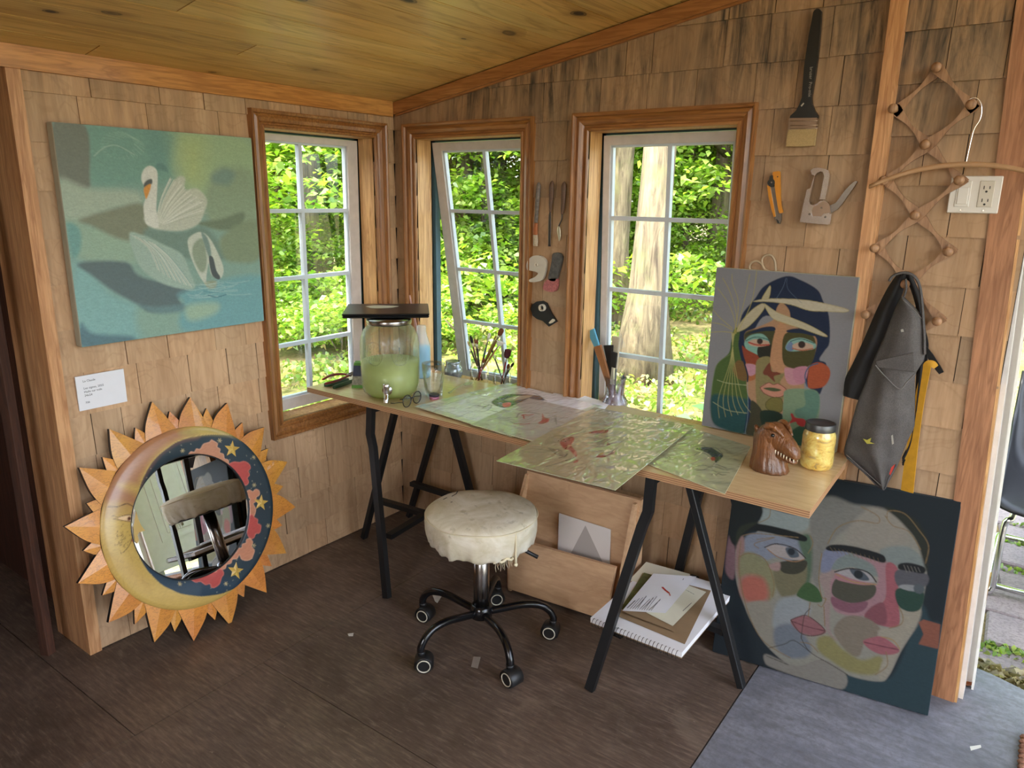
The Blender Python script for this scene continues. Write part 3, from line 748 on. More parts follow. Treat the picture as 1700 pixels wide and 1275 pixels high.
# ---- swans (drawing coordinates: enlargement of the photograph, left part)
sw = Paint(330, 330, '#7fa295', homog([(258, 138), (1192, 238), (1232, 1093), (368, 1190)]), .95, 3)
F = sw.fill
F([(415, 150), (830, 200), (810, 420), (600, 440), (430, 430), (410, 300)], '#6c9c8e', 8)
F([(820, 190), (1192, 238), (1200, 500), (980, 540), (860, 420)], '#9ab68c', 16)
F([(860, 240), (960, 240), (960, 420), (870, 430)], '#b0c078', 22, .7)
F([(700, 200), (830, 210), (800, 330), (730, 380)], '#5d8f88', 10, .6)
F([(262, 140), (415, 165), (425, 400), (425, 440), (395, 450), (285, 400)], '#6b7266', 2)
F([(285, 405), (420, 450), (640, 470), (660, 530), (540, 545), (420, 590), (290, 590)], '#a5b7a3', 6)
F([(300, 600), (420, 620), (600, 680), (640, 780), (560, 800), (330, 760)], '#93b19a', 8)
F([(310, 610), (372, 640), (370, 740), (330, 765)], '#69a09a', 3)
F([(370, 592), (540, 545), (670, 528), (700, 640), (640, 692), (560, 690), (430, 625)], '#7a8068', 4)
F([(960, 520), (1010, 400), (1060, 370), (1200, 400), (1215, 620), (1140, 670), (1000, 640)], '#889e80', 8)
F([(1000, 400), (1060, 372), (1110, 400), (1080, 450), (1010, 440)], '#729084', 6)
F([(920, 622), (1040, 610), (1145, 580), (1130, 650), (1050, 662), (960, 642)], '#67795f', 3)
F([(690, 645), (850, 662), (960, 645), (1040, 740), (1055, 800), (860, 790), (700, 700)], '#6b887c', 5)
F([(1040, 690), (1205, 620), (1215, 800), (1100, 815), (1050, 790)], '#7d8f70', 5)
F([(335, 800), (430, 850), (510, 940), (640, 1010), (670, 1140), (370, 1190)], '#80b2af', 8)
F([(640, 1010), (860, 1000), (840, 1130), (660, 1150)], '#86a998', 8)
F([(360, 795), (580, 797), (640, 860), (760, 900), (890, 932), (830, 975), (850, 1020), (700, 1035), (640, 1000), (520, 930), (430, 860)], '#4f6569', 3)
F([(860, 940), (1225, 880), (1232, 1093), (860, 1130), (850, 1000)], '#6ca4a9', 6)
F([(640, 1000), (720, 1010), (850, 1005), (850, 1035), (720, 1040)], '#5f8386', 4)
F([(870, 1010), (1010, 1003), (1000, 1050), (880, 1080)], '#9cbaa0', 6)
F([(365, 1075), (420, 1125), (600, 1145), (590, 1172), (368, 1190)], '#4c7480', 4)
sw.grain(.035, 3); sw.blur(2)
r_ = sw.rng
F([(745, 570), (790, 480), (840, 410), (875, 415), (872, 470), (930, 465), (975, 515), (965, 570), (930, 632), (850, 660), (740, 650), (690, 625), (680, 590)], '#bfc4b2', 2)
for k in range(34):
    t_ = k/33; x0, y0 = 735+40*t_, 610+20*t_; x1_, y1_ = 800+170*t_+r_.uniform(-10, 10), 420+150*t_**1.5+r_.uniform(-12, 12)
    sw.line([(x0, y0), ((x0+x1_)/2-12, (y0+y1_)/2), (x1_, y1_)], r_.uniform(.8, 2.2), ['#e4e5da', '#a9b19c', '#d9dccd', '#cfd2c2'][k % 4], .75)
F([(682, 610), (676, 540), (692, 480), (670, 420), (676, 380), (700, 355), (730, 360), (746, 390), (742, 470), (736, 560), (745, 640), (700, 632)], '#d9dbd0', 1)
F([(742, 345), (780, 350), (795, 385), (770, 375), (745, 370)], '#4f7f7c', 2, .8)
F([(680, 438), (695, 420), (718, 415), (719, 436), (700, 447), (682, 452)], '#3d4247', .8)
F([(680, 457), (712, 437), (710, 462), (692, 505), (686, 500)], '#d98f25', .6)
F([(605, 666), (680, 680), (760, 720), (850, 770), (885, 850), (905, 932), (800, 920), (700, 870), (640, 800)], '#9db6a8', 2)
for k in range(30):
    t_ = k/29; x0, y0 = 612+60*t_+r_.uniform(-8, 8), 672+20*t_; x1_, y1_ = 720+180*t_, 800+125*math.sqrt(t_)
    sw.line([(x0+t_*60, y0+t_*30), ((x0+x1_)/2+20, (y0+y1_)/2-15), (x1_, y1_)], r_.uniform(.7, 2.), ['#d5dcd0', '#7fa39a', '#bccbbf', '#c5c2ae'][k % 4], .6)
F([(880, 722), (890, 690), (940, 668), (985, 700), (1030, 790), (1046, 850), (1030, 887), (988, 870), (976, 815), (962, 900), (972, 928), (935, 880), (895, 790)], '#c6cdbd', 1.2)
F([(908, 725), (950, 700), (968, 790), (958, 850), (932, 850), (902, 780)], '#8b9b83', 2)
F([(945, 670), (975, 700), (990, 770), (980, 790), (962, 740)], '#4d7774', 1.5, .8)
F([(978, 788), (998, 790), (1012, 850), (1029, 880), (1020, 893), (990, 868)], '#2f3b42', .7)
F([(955, 905), (1010, 900), (1005, 930), (975, 935)], '#9a9468', 2, .7)
for k in range(16):
    x0 = r_.uniform(860, 1060); y0 = r_.uniform(905, 985); sw.line([(x0, y0), (x0+40, y0+6), (x0+r_.uniform(60, 140), y0-r_.uniform(-8, 12))], 1., '#b9d3cc', .55)
sw.line([(970, 965), (1010, 975), (1055, 965)], 1.6, '#2f6f80'); sw.line([(950, 945), (1000, 955), (1045, 945)], 1.2, '#3b7f8c', .8)
for k in range(26):
    a_ = k*.25; sw.line([(560+80*math.cos(a_), 250+60*math.sin(a_)), (600+90*math.cos(a_+.4), 270+50*math.sin(a_+.4))], .8, '#a3c4b3', .45)
sw.line([(450, 300), (500, 262), (560, 255), (640, 300)], 1.2, '#b6cfc0', .6)
sw.a = sw.a*.86+.14*np.array([.30, .34, .29]); sw.grain(.06)
picture('canvas_painting', 'square canvas painting of two swans on teal water, hung on the left wall', 'painting', (.042, -1.268, .932), (0, 1, .0), (0, 0, 1), (1, 0, 0), .588, .588, .032, sw, 'canvas_edge')
# ---- portrait on the table
pm = homog([(258, 78), (1020, 128), (868, 1108), (70, 967)])
po = Paint(270, 330, '#8f8f94', homog([(236, 75), (1018, 128), (866, 1108), (74, 967)]), .62, 4); F = po.fill
F([(290, 470), (320, 400), (420, 400), (430, 600), (370, 700), (365, 760), (380, 860), (330, 1005), (200, 980), (140, 930), (145, 790), (170, 680), (200, 600), (270, 540)], '#4f6a2e', .8)
F([(150, 790), (250, 785), (365, 810), (372, 900), (335, 1005), (200, 985), (140, 935)], '#23585a', 3)
F([(372, 760), (385, 860), (370, 940), (330, 1008), (350, 900)], '#22345a', 1)
F([(340, 440), (360, 330), (440, 240), (500, 170), (620, 120), (700, 140), (790, 190), (820, 250), (850, 330), (850, 470), (820, 520), (790, 570), (830, 600), (790, 760), (740, 740), (700, 690), (700, 600), (640, 400), (500, 330), (420, 420), (370, 520), (370, 700), (345, 600), (330, 500)], '#1d2c48', .8)
F([(370, 430), (430, 400), (540, 350), (560, 290), (590, 260), (630, 300), (650, 380), (770, 440), (770, 520), (735, 600), (700, 700), (690, 740), (590, 760), (570, 880), (470, 870), (370, 790), (365, 650), (370, 520)], '#b88a62', .8)
F([(370, 430), (440, 405), (540, 410), (545, 460), (520, 560), (440, 560), (380, 500)], '#4b4a28', 1)
F([(365, 480), (400, 440), (470, 430), (510, 470), (500, 500), (440, 520), (445, 550), (380, 520)], '#7fb3a3', .8)
F([(350, 500), (380, 520), (450, 560), (430, 605), (370, 595)], '#9a3f1d', .8)
F([(445, 500), (525, 490), (520, 560), (445, 562)], '#2c2c22', .6)
F([(365, 600), (430, 607), (430, 670), (380, 698), (365, 660)], '#b86a30', .8)
F([(368, 600), (425, 608), (422, 650), (385, 668), (368, 640)], '#c78aa0', .8)
F([(390, 475), (430, 460), (500, 470), (508, 490), (450, 502), (400, 495)], '#c9a58c', .6)
po.line([(390, 478), (440, 492), (505, 490)], 3, '#b8432b'); po.dot(455, 471, 6, '#3b2a24'); po.line([(375, 470), (430, 448), (500, 460), (512, 480)], 1.6, '#2d5c5c')
F([(440, 570), (510, 560), (520, 640), (595, 640), (560, 700), (580, 740), (570, 800), (500, 880), (420, 850), (420, 640)], '#8f8350', 1)
F([(465, 640), (505, 590), (515, 640), (560, 640), (562, 655), (525, 668), (530, 700), (490, 665), (470, 660)], '#7a3a22', .8)
F([(510, 560), (540, 430), (590, 350), (610, 420), (580, 520), (590, 640), (540, 640), (512, 610)], '#c38c5e', .8)
F([(600, 430), (680, 415), (760, 440), (770, 520), (735, 600), (660, 622), (590, 600), (580, 520)], '#4f4b22', .8)
F([(600, 500), (630, 460), (700, 450), (770, 480), (760, 510), (690, 520), (640, 525), (610, 520)], '#86b5a8', .8)
F([(603, 500), (630, 470), (650, 500), (640, 520), (615, 522)], '#6a82a8', .8)
F([(640, 490), (690, 472), (755, 488), (745, 510), (680, 518), (650, 508)], '#c9a58c', .6); po.dot(693, 486, 7, '#3b2a24'); po.line([(640, 508), (690, 518), (755, 508)], 2.4, '#b86a48')
po.line([(630, 470), (690, 455), (765, 478)], 1.5, '#2d5c5c')
F([(615, 408), (680, 398), (745, 418), (770, 440), (700, 425), (620, 420)], '#1d2c48', .6); F([(440, 405), (500, 390), (542, 392), (542, 412), (480, 415), (400, 430), (370, 440)], '#1d2c48', .6)
F([(590, 620), (650, 622), (720, 610), (700, 690), (650, 715), (600, 700)], '#c98a98', 1)
F([(640, 625), (720, 612), (700, 700), (650, 700)], '#c47f94', .8)
F([(440, 735), (490, 705), (520, 715), (550, 710), (595, 745), (570, 780), (520, 788), (470, 770)], '#cf8a70', .7)
F([(460, 738), (510, 732), (565, 745), (520, 755)], '#4d5a34', .7); po.line([(440, 735), (490, 705), (520, 715), (550, 710), (595, 745), (570, 780), (520, 788), (465, 768), (440, 735)], 1.2, '#7a3a30')
F([(470, 820), (510, 790), (565, 800), (560, 870), (500, 870), (470, 850)], '#7d7432', .8); po.line([(470, 820), (510, 790), (565, 800), (560, 870), (500, 870), (470, 850), (470, 820)], 1.2, '#5a5220')
F([(385, 810), (440, 860), (450, 940), (400, 1020), (340, 1010), (370, 900)], '#46442f', 1)
F([(440, 870), (560, 885), (565, 1000), (480, 1030), (440, 960)], '#1f3428', 1)
F([(590, 745), (700, 735), (780, 760), (775, 900), (720, 940), (680, 1080), (560, 1060), (565, 900), (575, 800)], '#7f9a78', 1)
F([(640, 860), (700, 830), (700, 745), (780, 762), (770, 880), (720, 935), (650, 900)], '#5f8a78', 1)
F([(600, 1000), (680, 950), (720, 1020), (690, 1090), (600, 1070)], '#35604a', 1)
F([(612, 885), (625, 882), (640, 905), (690, 912), (702, 940), (680, 958), (650, 945), (640, 930), (596, 942), (618, 915)], '#b8282a', .6)
F([(740, 600), (790, 583), (840, 610), (848, 660), (810, 720), (730, 732), (718, 700), (725, 640)], '#b5501f', .8)
F([(290, 620), (320, 580), (360, 600), (368, 690), (320, 690), (290, 650)], '#7a5a28', 1)
for a_, b_ in (([(430, 255), (500, 240), (640, 240), (760, 250), (945, 290), (940, 308), (850, 305), (740, 300), (640, 270), (520, 255)], '#c9bfa4'), ([(325, 420), (350, 370), (420, 300), (480, 265), (490, 290), (440, 350), (380, 400)], '#c2b694'), ([(490, 265), (560, 310), (640, 340), (740, 380), (830, 430), (820, 440), (700, 400), (600, 370), (530, 340)], '#c5ba98'), ([(480, 240), (505, 200), (530, 170), (530, 200), (515, 240)], '#c2b68c')):
    F(a_, b_, .7)
    po.line(a_+a_[:1], 1., '#b5a44a', .7)
for q in ([(300, 440), (320, 380), (290, 270), (230, 180)], [(310, 440), (330, 330), (300, 200), (265, 130)], [(315, 430), (345, 260), (320, 160), (320, 110)], [(320, 430), (380, 250), (420, 110)], [(330, 420), (420, 260), (460, 90)], [(300, 410), (240, 380), (175, 370)], [(300, 425), (240, 420), (175, 425)], [(300, 400), (230, 340), (190, 290)]):
    po.line(q, 1.3, '#b8ac50', .85)
for k in range(6): x_ = 190+k*28; po.line([(310-k*3, 430), (270+k*6, 600), (x_, 800), (x_-5+k*10, 920-k*8)], 1.1, '#c2b86a', .8)
po.line([(190, 695), (250, 712), (362, 722)], 1.4, '#a8b080'); po.line([(155, 826), (240, 872), (352, 886)], 1.4, '#a8b080'); po.line([(368, 700), (360, 880), (335, 1005)], 1.2, '#8fb0b0', .7)
po.line([(150, 780), (170, 670), (200, 600), (280, 545)], 1.2, '#7a8f50', .7); po.line([(620, 130), (600, 180), (560, 240)], 1., '#5d7590', .8); po.line([(625, 130), (630, 190), (700, 260)], 1., '#5d7590', .6)
po.line([(340, 450), (350, 560), (372, 660), (368, 700)], 3, '#1d2c48'); po.line([(780, 590), (730, 610), (705, 660), (715, 720)], 2.2, '#3f6285')
po.a = po.a*.85+.15*po.a.mean(2, keepdims=True); po.grain(.02, 3)
bl = np.array([1.350, -.0455, .6845]); ph = -.03
uu = np.array([math.cos(ph), math.sin(ph), 0]); nb = np.array([-math.sin(ph), math.cos(ph), 0]); thv = .035; vv = np.array([0, 0, 1])*math.cos(thv)+nb*math.sin(thv); nn = np.cross(uu, vv)
PORTRAIT = (bl, uu, vv, nn)
# ---- two-face portrait on the floor
lo_o = np.array([1.500, -.1986, .004]); ph2, th2 = .127, .1928
u2 = np.array([math.cos(ph2), math.sin(ph2), 0]); nb2 = np.array([-math.sin(ph2), math.cos(ph2), 0]); v2_ = np.array([0, 0, 1])*math.cos(th2)+nb2*math.sin(th2); n2_ = np.cross(u2, v2_)
def proj(p): d = np.array(p)-CAM_P; z = d@CF; return 850+CAM_F*(d@CR)/z, 637.5-CAM_F*(d@CU)/z
def crop(x0, y0, k, q): return ((q[0]-x0)*k, (q[1]-y0)*k)
w2_, h2_ = .5825, .5925
cs = [crop(1180, 780, 3.036, proj(lo_o+u2*w2_*a+v2_*h2_*b)) for a, b in ((0, 1), (1, 1), (1, 0), (0, 0))]
lp = Paint(340, 340, '#16242c', homog(cs), .55, 6); F = lp.fill
F([(1060, 690), (1110, 760), (1160, 780), (1160, 900), (1140, 1000), (1100, 1260), (660, 1110), (700, 1030), (880, 1060), (960, 960)], '#1f3f48', 3)
F([(-40, 560), (90, 540), (130, 620), (200, 780), (290, 900), (270, 980), (0, 930)], '#1a2730', 3)
F([(140, 380), (240, 300), (250, 190), (420, 230), (560, 200), (820, 190), (960, 260), (1040, 350), (1090, 500), (1080, 620), (1040, 780), (960, 920), (900, 1040), (850, 1070), (700, 1040), (560, 960), (430, 1000), (290, 900), (200, 760), (130, 580), (120, 440)], '#8f8b7c', 1)
F([(90, 330), (120, 400), (115, 545), (80, 530), (70, 470)], '#8a5f66', 2)
F([(240, 190), (440, 230), (500, 230), (480, 300), (400, 305), (250, 275), (230, 240)], '#8e9a94', 2)
F([(500, 230), (520, 160), (610, 130), (720, 170), (820, 185), (850, 240), (700, 290), (600, 380), (560, 500), (540, 600), (500, 500), (500, 330)], '#7c7a70', 3)
F([(720, 260), (820, 185), (960, 240), (1000, 330), (990, 380), (850, 400), (700, 370), (680, 320)], '#938b7c', 3)
F([(860, 400), (990, 385), (1070, 450), (1070, 520), (940, 480), (880, 460)], '#7a8682', 2)
F([(170, 340), (240, 315), (330, 330), (460, 360), (480, 420), (400, 470), (330, 440), (220, 480), (160, 440)], '#7e8698', 2)
F([(130, 360), (165, 340), (165, 470), (145, 560), (125, 500)], '#9c7268', 2)
F([(150, 430), (220, 420), (320, 500), (330, 600), (290, 660), (260, 560), (180, 530), (140, 540)], '#8a8658', 3)
F([(440, 350), (500, 330), (510, 480), (490, 600), (450, 600), (470, 470)], '#4f6a4c', 3)
F([(330, 480), (470, 460), (480, 560), (440, 620), (360, 640), (320, 560)], '#77704a', 2)
F([(345, 465), (475, 455), (475, 500), (430, 525), (370, 520), (345, 495)], '#3f3d2c', .8)
F([(290, 480), (345, 465), (345, 505), (310, 505)], '#a58078', 1.5)
F([(148, 555), (190, 530), (260, 545), (288, 600), (285, 650), (240, 670), (180, 665), (150, 620)], '#b8573c', 5)
F([(180, 675), (290, 670), (320, 780), (330, 900), (290, 890), (200, 760)], '#928a78', 2)
F([(340, 660), (430, 640), (500, 680), (490, 740), (400, 790), (330, 810), (310, 760)], '#8f9698', 3)
F([(320, 800), (420, 780), (500, 880), (490, 940), (400, 950), (330, 900)], '#6c7682', 3)
F([(435, 620), (470, 575), (500, 570), (540, 600), (562, 650), (550, 668), (500, 665), (440, 640)], '#39602c', .8)
F([(545, 540), (600, 500), (640, 520), (610, 620), (600, 800), (640, 860), (600, 840), (570, 760), (570, 620)], '#9a817a', 2)
F([(565, 420), (600, 400), (700, 420), (640, 450), (600, 510), (555, 510)], '#747b98', 2)
F([(610, 500), (640, 450), (720, 420), (800, 450), (850, 530), (800, 530), (720, 490), (650, 500)], '#74827e', 1)
F([(720, 425), (860, 465), (890, 475), (885, 640), (820, 700), (760, 740), (640, 720), (610, 660), (620, 540), (800, 580), (845, 560), (820, 480)], '#a3727a', 2)
F([(630, 550), (700, 565), (825, 580), (820, 640), (740, 672), (660, 660), (610, 620)], '#4c4a3a', .8)
F([(610, 640), (700, 672), (790, 665), (770, 710), (700, 722), (620, 690)], '#83495c', 1)
F([(885, 475), (945, 500), (945, 640), (955, 760), (930, 795), (860, 785), (780, 750), (790, 715), (880, 650)], '#a34a56', .8)
F([(780, 750), (800, 700), (870, 670), (890, 760), (860, 785)], '#85404c', 1.5)
F([(620, 800), (680, 740), (780, 745), (855, 800), (850, 850), (780, 870), (750, 940), (700, 930), (640, 860)], '#80735f', 1.5)
F([(540, 850), (600, 840), (660, 900), (760, 960), (850, 940), (880, 990), (820, 1035), (700, 1020), (600, 960), (540, 910)], '#8c8440', 3)
F([(860, 800), (950, 795), (970, 700), (1060, 700), (1040, 790), (960, 900), (900, 1030), (850, 1060), (870, 960), (950, 900), (850, 850)], '#9a917c', 2)
F([(940, 505), (1090, 525), (1080, 590), (950, 590)], '#54545c', 1)
F([(940, 600), (1070, 610), (1060, 700), (1000, 715), (945, 680)], '#1f4638', .8); F([(950, 590), (980, 578), (1070, 590), (1065, 612), (1000, 610)], '#8c8f90', .8); lp.dot(1052, 600, 8, '#4f5a60')
F([(275, 388), (320, 375), (400, 395), (470, 440), (440, 455), (360, 440), (310, 420)], '#a89a94', .8); F([(375, 395), (420, 395), (445, 435), (400, 440)], '#4c5a66', .8); lp.dot(405, 412, 6, '#222a33')
F([(625, 515), (690, 498), (770, 510), (830, 560), (750, 565), (660, 540)], '#a0989a', .8); F([(700, 500), (760, 510), (800, 555), (740, 550)], '#46525f', .8); lp.dot(745, 527, 7, '#1d232b')
F([(630, 520), (700, 545), (760, 562), (830, 575), (760, 580), (640, 555)], '#a96a72', .8)
lp.line([(270, 390), (330, 372), (420, 395), (478, 445)], 1.8, '#3b3230'); lp.line([(285, 400), (340, 440), (420, 462), (470, 450)], 1.6, '#a0703c'); lp.line([(625, 515), (700, 497), (790, 515), (835, 565)], 2, '#2e2a28'); lp.line([(630, 525), (720, 565), (835, 578)], 1.6, '#a8823c')
F([(130, 330), (180, 285), (250, 272), (400, 305), (478, 335), (475, 360), (400, 345), (300, 318), (200, 305), (150, 330)], '#15191a', .8)
F([(580, 392), (620, 376), (720, 385), (850, 420), (882, 445), (870, 468), (780, 440), (680, 412), (600, 408)], '#15181b', .8)
F([(950, 475), (1000, 468), (1078, 490), (1075, 522), (1000, 510), (950, 500)], '#15181b', .8)
F([(90, 150), (250, 180), (235, 265), (140, 300), (120, 380), (88, 320)], '#181f1e', 1.5); F([(140, 290), (235, 262), (160, 320), (125, 380)], '#2d3320', 1.5)
F([(880, 185), (1010, 230), (1090, 340), (1100, 480), (1085, 500), (1040, 360), (960, 260)], '#272c22', 2)
F([(402, 760), (440, 742), (490, 740), (570, 800), (575, 825), (520, 838), (450, 820), (415, 790)], '#96565c', .8); lp.line([(402, 758), (440, 742), (490, 738), (575, 810), (520, 838), (450, 822), (402, 758)], 1.5, '#5a3a30'); lp.line([(410, 765), (480, 790), (570, 812)], 1.4, '#5c2a30')
F([(768, 865), (820, 845), (870, 845), (950, 905), (930, 930), (860, 932), (800, 905)], '#a3505c', .8); lp.line([(775, 870), (860, 890), (948, 908)], 1.5, '#6a2a36'); lp.line([(860, 843), (920, 860), (955, 905)], 1.5, '#a8823c')
F([(1050, 770), (1075, 755), (1160, 780), (1150, 905), (1050, 880), (1075, 830)], '#8f4a2c', .8, smooth=False)
F([(280, 930), (430, 990), (560, 960), (680, 1030), (660, 1110), (480, 1060), (310, 1000), (270, 970)], '#857f74', 1.5)
for q in ([(160, 330), (230, 320), (440, 340)], [(560, 420), (550, 480), (545, 560), (560, 640), (580, 650), (560, 690), (540, 680)], [(590, 370), (640, 290), (740, 255), (840, 268), (850, 240), (820, 215), (760, 185)], [(890, 240), (900, 205), (980, 220), (1050, 300), (1100, 380), (1085, 470)], [(140, 440), (190, 420), (270, 450), (315, 560), (310, 640)], [(150, 360), (140, 500), (180, 700), (260, 860), (400, 950)], [(450, 870), (500, 880), (540, 920)], [(500, 670), (490, 740)], [(570, 690), (575, 790)], [(885, 920), (890, 990), (830, 1035)], [(950, 690), (970, 740), (960, 780), (900, 800)], [(300, 200), (290, 240), (240, 265)], [(880, 230), (920, 280), (1000, 310), (1060, 400)], [(230, 350), (320, 340), (220, 370), (240, 395)], [(500, 330), (515, 370), (490, 420)]):
    lp.line(q, 1.5, '#8c6e34', .85)
for q in ([(290, 900), (370, 880), (420, 862), (500, 920)], [(455, 850), (500, 920), (600, 980), (690, 1035)], [(280, 940), (390, 985)], [(500, 700), (470, 740), (455, 850)]): lp.line(q, 1.3, '#3c352c', .85)
for k in range(12): lp.line([(600+k*22, 388+k*5), (620+k*21, 415+k*5)], .9, '#7a6030', .7)
for k in range(5): lp.line([(975+k*18, 480+k*3), (990+k*17, 515)], .9, '#8a8578', .7)
lp.a = lp.a*.72+.28*lp.a.mean(2, keepdims=True); lp.grain(.02, 3)
picture('canvas_painting', 'dark canvas painting of two overlapping faces, leaning on the floor by the door', 'painting', lo_o, u2, v2_, n2_, w2_, h2_, .03, lp, 'canvas_edge_dark', mat='oil_paint_flat')

# ------------------------------------------------------------------ worktable and trestles
TZ = .66
random.seed(12)
s = NT('ply_edge'); v = s.pos(scale=(1, 1, 300), src='world'); g_n = s.n('ShaderNodeNewGeometry'); sp = s.n('ShaderNodeSeparateXYZ'); s.l(g_n.outputs['Position'], sp.inputs[0])
wv = s.math('SINE', s.math('MULTIPLY', sp.outputs['Z'], 1150.)); s.base(s.mix(s.ramp(wv, [(.3, 0.), (.7, 1.)]), '#b98f67', '#7a5238')); s.set(Roughness=.6)
t = thing('work_table', 'long birch plywood table top resting on two black trestles under the windows', 'table', (.9, -.27, .642))
FL, FR, BR, BL = (.012, -.498), (1.799, -.506), (1.786, -.031), (.012, -.03)
mb = MB(); e = .0008
V = [(x, y, z) for z in (.642, TZ) for x, y in (FL, FR, BR, BL)]
mb.add(V, [(4, 5, 6, 7), (3, 2, 1, 0)], 0); mb.add(V, [(0, 1, 5, 4), (1, 2, 6, 5), (2, 3, 7, 6), (3, 0, 4, 7)], 1)
mb.build('table_top', ['plywood_birch', 'ply_edge'], t)
def trestle(xb_top, xb_foot, xs_top, xs_foot, label, zs=.19):
    t = thing('trestle', label, 'trestle', ((xb_foot+xs_foot)/2, -.3, 0), 'black trestles carrying the plywood table')
    w, th = .026, .02; up = (0, 1, 0)
    sgn = 1 if xb_foot > xb_top else -1
    for yt, ym, yf in ((-.487, -.495, -.580), (-.10, -.09, -.045)):
        mb = MB(); P = [(xb_top, yt, .640), (xb_top, ym, .545), (xb_top+(xb_foot-xb_top)*.12, ym+(yf-ym)*.06, .50), (xb_foot, yf, .004)]
        rings = []
        for i, p in enumerate(P):
            q0 = np.array(P[max(i-1, 0)]); q1 = np.array(P[min(i+1, 3)]); d = q1-q0; d /= np.linalg.norm(d)
            b = np.array([0, 1., 0]); a = np.cross(d, b); a /= np.linalg.norm(a); b = np.cross(a, d); p = np.array(p)
            rings.append([p+a*w/2*i_+b*th/2*j_ for i_, j_ in ((-1, -1), (1, -1), (1, 1), (-1, 1))])
        mb.loft(rings, smooth=False); mb.build('leg', 'black_steel', t)
    for yt, yf in ((-.33, -.31), (-.06, -.05)):
        mb = MB(); mb.bar((xs_top, yt, .632), (xs_foot, yf, .004), th, w, up=(0, 1, 0), bev=.002); mb.build('leg', 'black_steel', t)
    xa = xb_top+(xb_foot-xb_top)*.62; xc = xs_top+(xs_foot-xs_top)*.70
    mb = MB(); mb.bar((xb_top, -.48, .632), (xb_top, -.05, .632), .026, .018); mb.build('top_rail', 'black_steel', t)
    mb = MB(); mb.bar((xa, -.51, zs), (xa-.05*sgn, -.07, zs), .026, .018); mb.build('shelf_rail', 'black_steel', t)
    mb = MB(); mb.bar((xc, -.31, zs), (xa-.025*sgn, -.29, zs), .026, .018); mb.build('crossbar', 'black_steel', t)
    mb = MB(); mb.bar((xc, -.1, zs), (xa-.045*sgn, -.1, zs), .026, .018); mb.build('crossbar', 'black_steel', t)
    return t
trestle(.338, .485, .312, .079, 'black steel trestle under the left end of the table, shelf empty')
trestle(1.395, 1.290, 1.421, 1.631, 'black steel trestle under the right end of the table, sketchpads on its shelf', .158)

# ------------------------------------------------------------------ stool
plain('stool_canvas', '#d3c7a8', .9, 0, .06, 12, .2); plain('chrome', '#e2e2e4', .2, 1.); plain('dull_chrome', '#8f8a86', .25, 1.)
plain('black_gloss', '#101012', .18, 0, .02); plain('black_plastic', '#161617', .45); plain('wheel_ring', '#cfc9b6', .5)
s = NT('stool_cover'); v = s.pos(); n1 = s.noise(v, 9, 5, .65, .8); n2 = s.noise(v, 34, 4, .6); n3 = s.noise(v, 400, 2)
c = s.mix(s.ramp(n1, [(.38, 0.), (.62, 1.)]), '#dad2c0', '#c2b698'); c = s.mix(s.ramp(n2, [(.60, 0.), (.72, .5)]), c, '#8d8266'); s.base(c); s.set(Roughness=.9); s.bump(s.math('ADD', n1, s.math('MULTIPLY', n3, .15)), .4, .004)
scx, scy, SR = .897, -.578, .166
t = thing('rolling_stool', 'round rolling stool with a stained cream canvas seat cover and black five-star base', 'stool', (scx, scy, 0))
mb = MB(); rings = []; NS = 96
prof = [(.02, .456), (.06, .4555), (.10, .4535), (.135, .450), (.155, .445), (.1645, .4385), (.1675, .431), (.168, .41), (.1665, .39), (.163, .372), (.158, .358), (.1555, .350)]
for i, (r0, z0) in enumerate(prof):
    k = max(0, i-6)/5.; rg = []
    for j in range(NS):
        a = 2*PI*j/NS; pl = (.0035*math.sin(17*a+1.2*math.sin(3*a))+.003*math.sin(29*a+.7))*k
        hem = (.003*math.sin(9*a)+.0022*math.sin(23*a+1))*(1 if i == len(prof)-1 else (.5 if i == len(prof)-2 else 0))
        lump = .004*math.sin(2*a+.5)*min(1, i/4)+(.003*math.sin(5*a) if 3 < i < 8 else 0)
        rr_ = r0+pl+(.002*math.sin(7*a) if i > 4 else 0); rg.append((scx+rr_*math.cos(a), scy+rr_*math.sin(a), z0+hem+lump*.4))
    rings.append(rg)
mb.loft(rings[::-1], cap=False); mb.add([(scx, scy, .456)]+rings[0], [(0, 1+j, 1+(j+1) % NS) for j in range(NS)], 0, True)
mb.add(rings[-1], [tuple(range(NS))], 1)
seat = mb.build('seat', ['stool_cover', 'black_plastic'], t)
mb = MB(); mb.tube([(scx+.1675*math.cos(a), scy+.1675*math.sin(a), .4345+.0012*math.sin(5*a)) for a in [2*PI*j/64 for j in range(65)]], .0022, 6, cap=False); mb.build('seam_piping', 'stool_canvas', seat)
ac = math.atan2(-.75, .66)+.58
mb = MB()
ex, ey = scx+.163*math.cos(ac), scy+.163*math.sin(ac)
mb.tube([(ex, ey, .435), (ex+.004, ey-.003, .40), (ex+.002, ey, .36), (ex+.003, ey-.001, .335)], .0035, 6); mb.sphere((ex+.003, ey-.001, .333), .006, 8, 6)
for k in range(12):
    a = ac-.04-k*.03; x_, y_ = scx+.156*math.cos(a), scy+.156*math.sin(a); mb.tube([(x_, y_, .352), (x_+.002*math.sin(k), y_, .345-.006*(k % 3)), (x_+.004*math.sin(k*2), y_+.002, .335-.008*(k % 3))], .0008, 4)
mb.tube([(scx+.158*math.cos(ac-.02-j*.05), scy+.158*math.sin(ac-.02-j*.05), .352-.004*math.sin(j*1.7)) for j in range(9)], .004, 6)
mb.build('frayed_edge', 'stool_canvas', seat)
s = NT('ink_mark'); s.base('#15171c'); s.set(Roughness=.6)
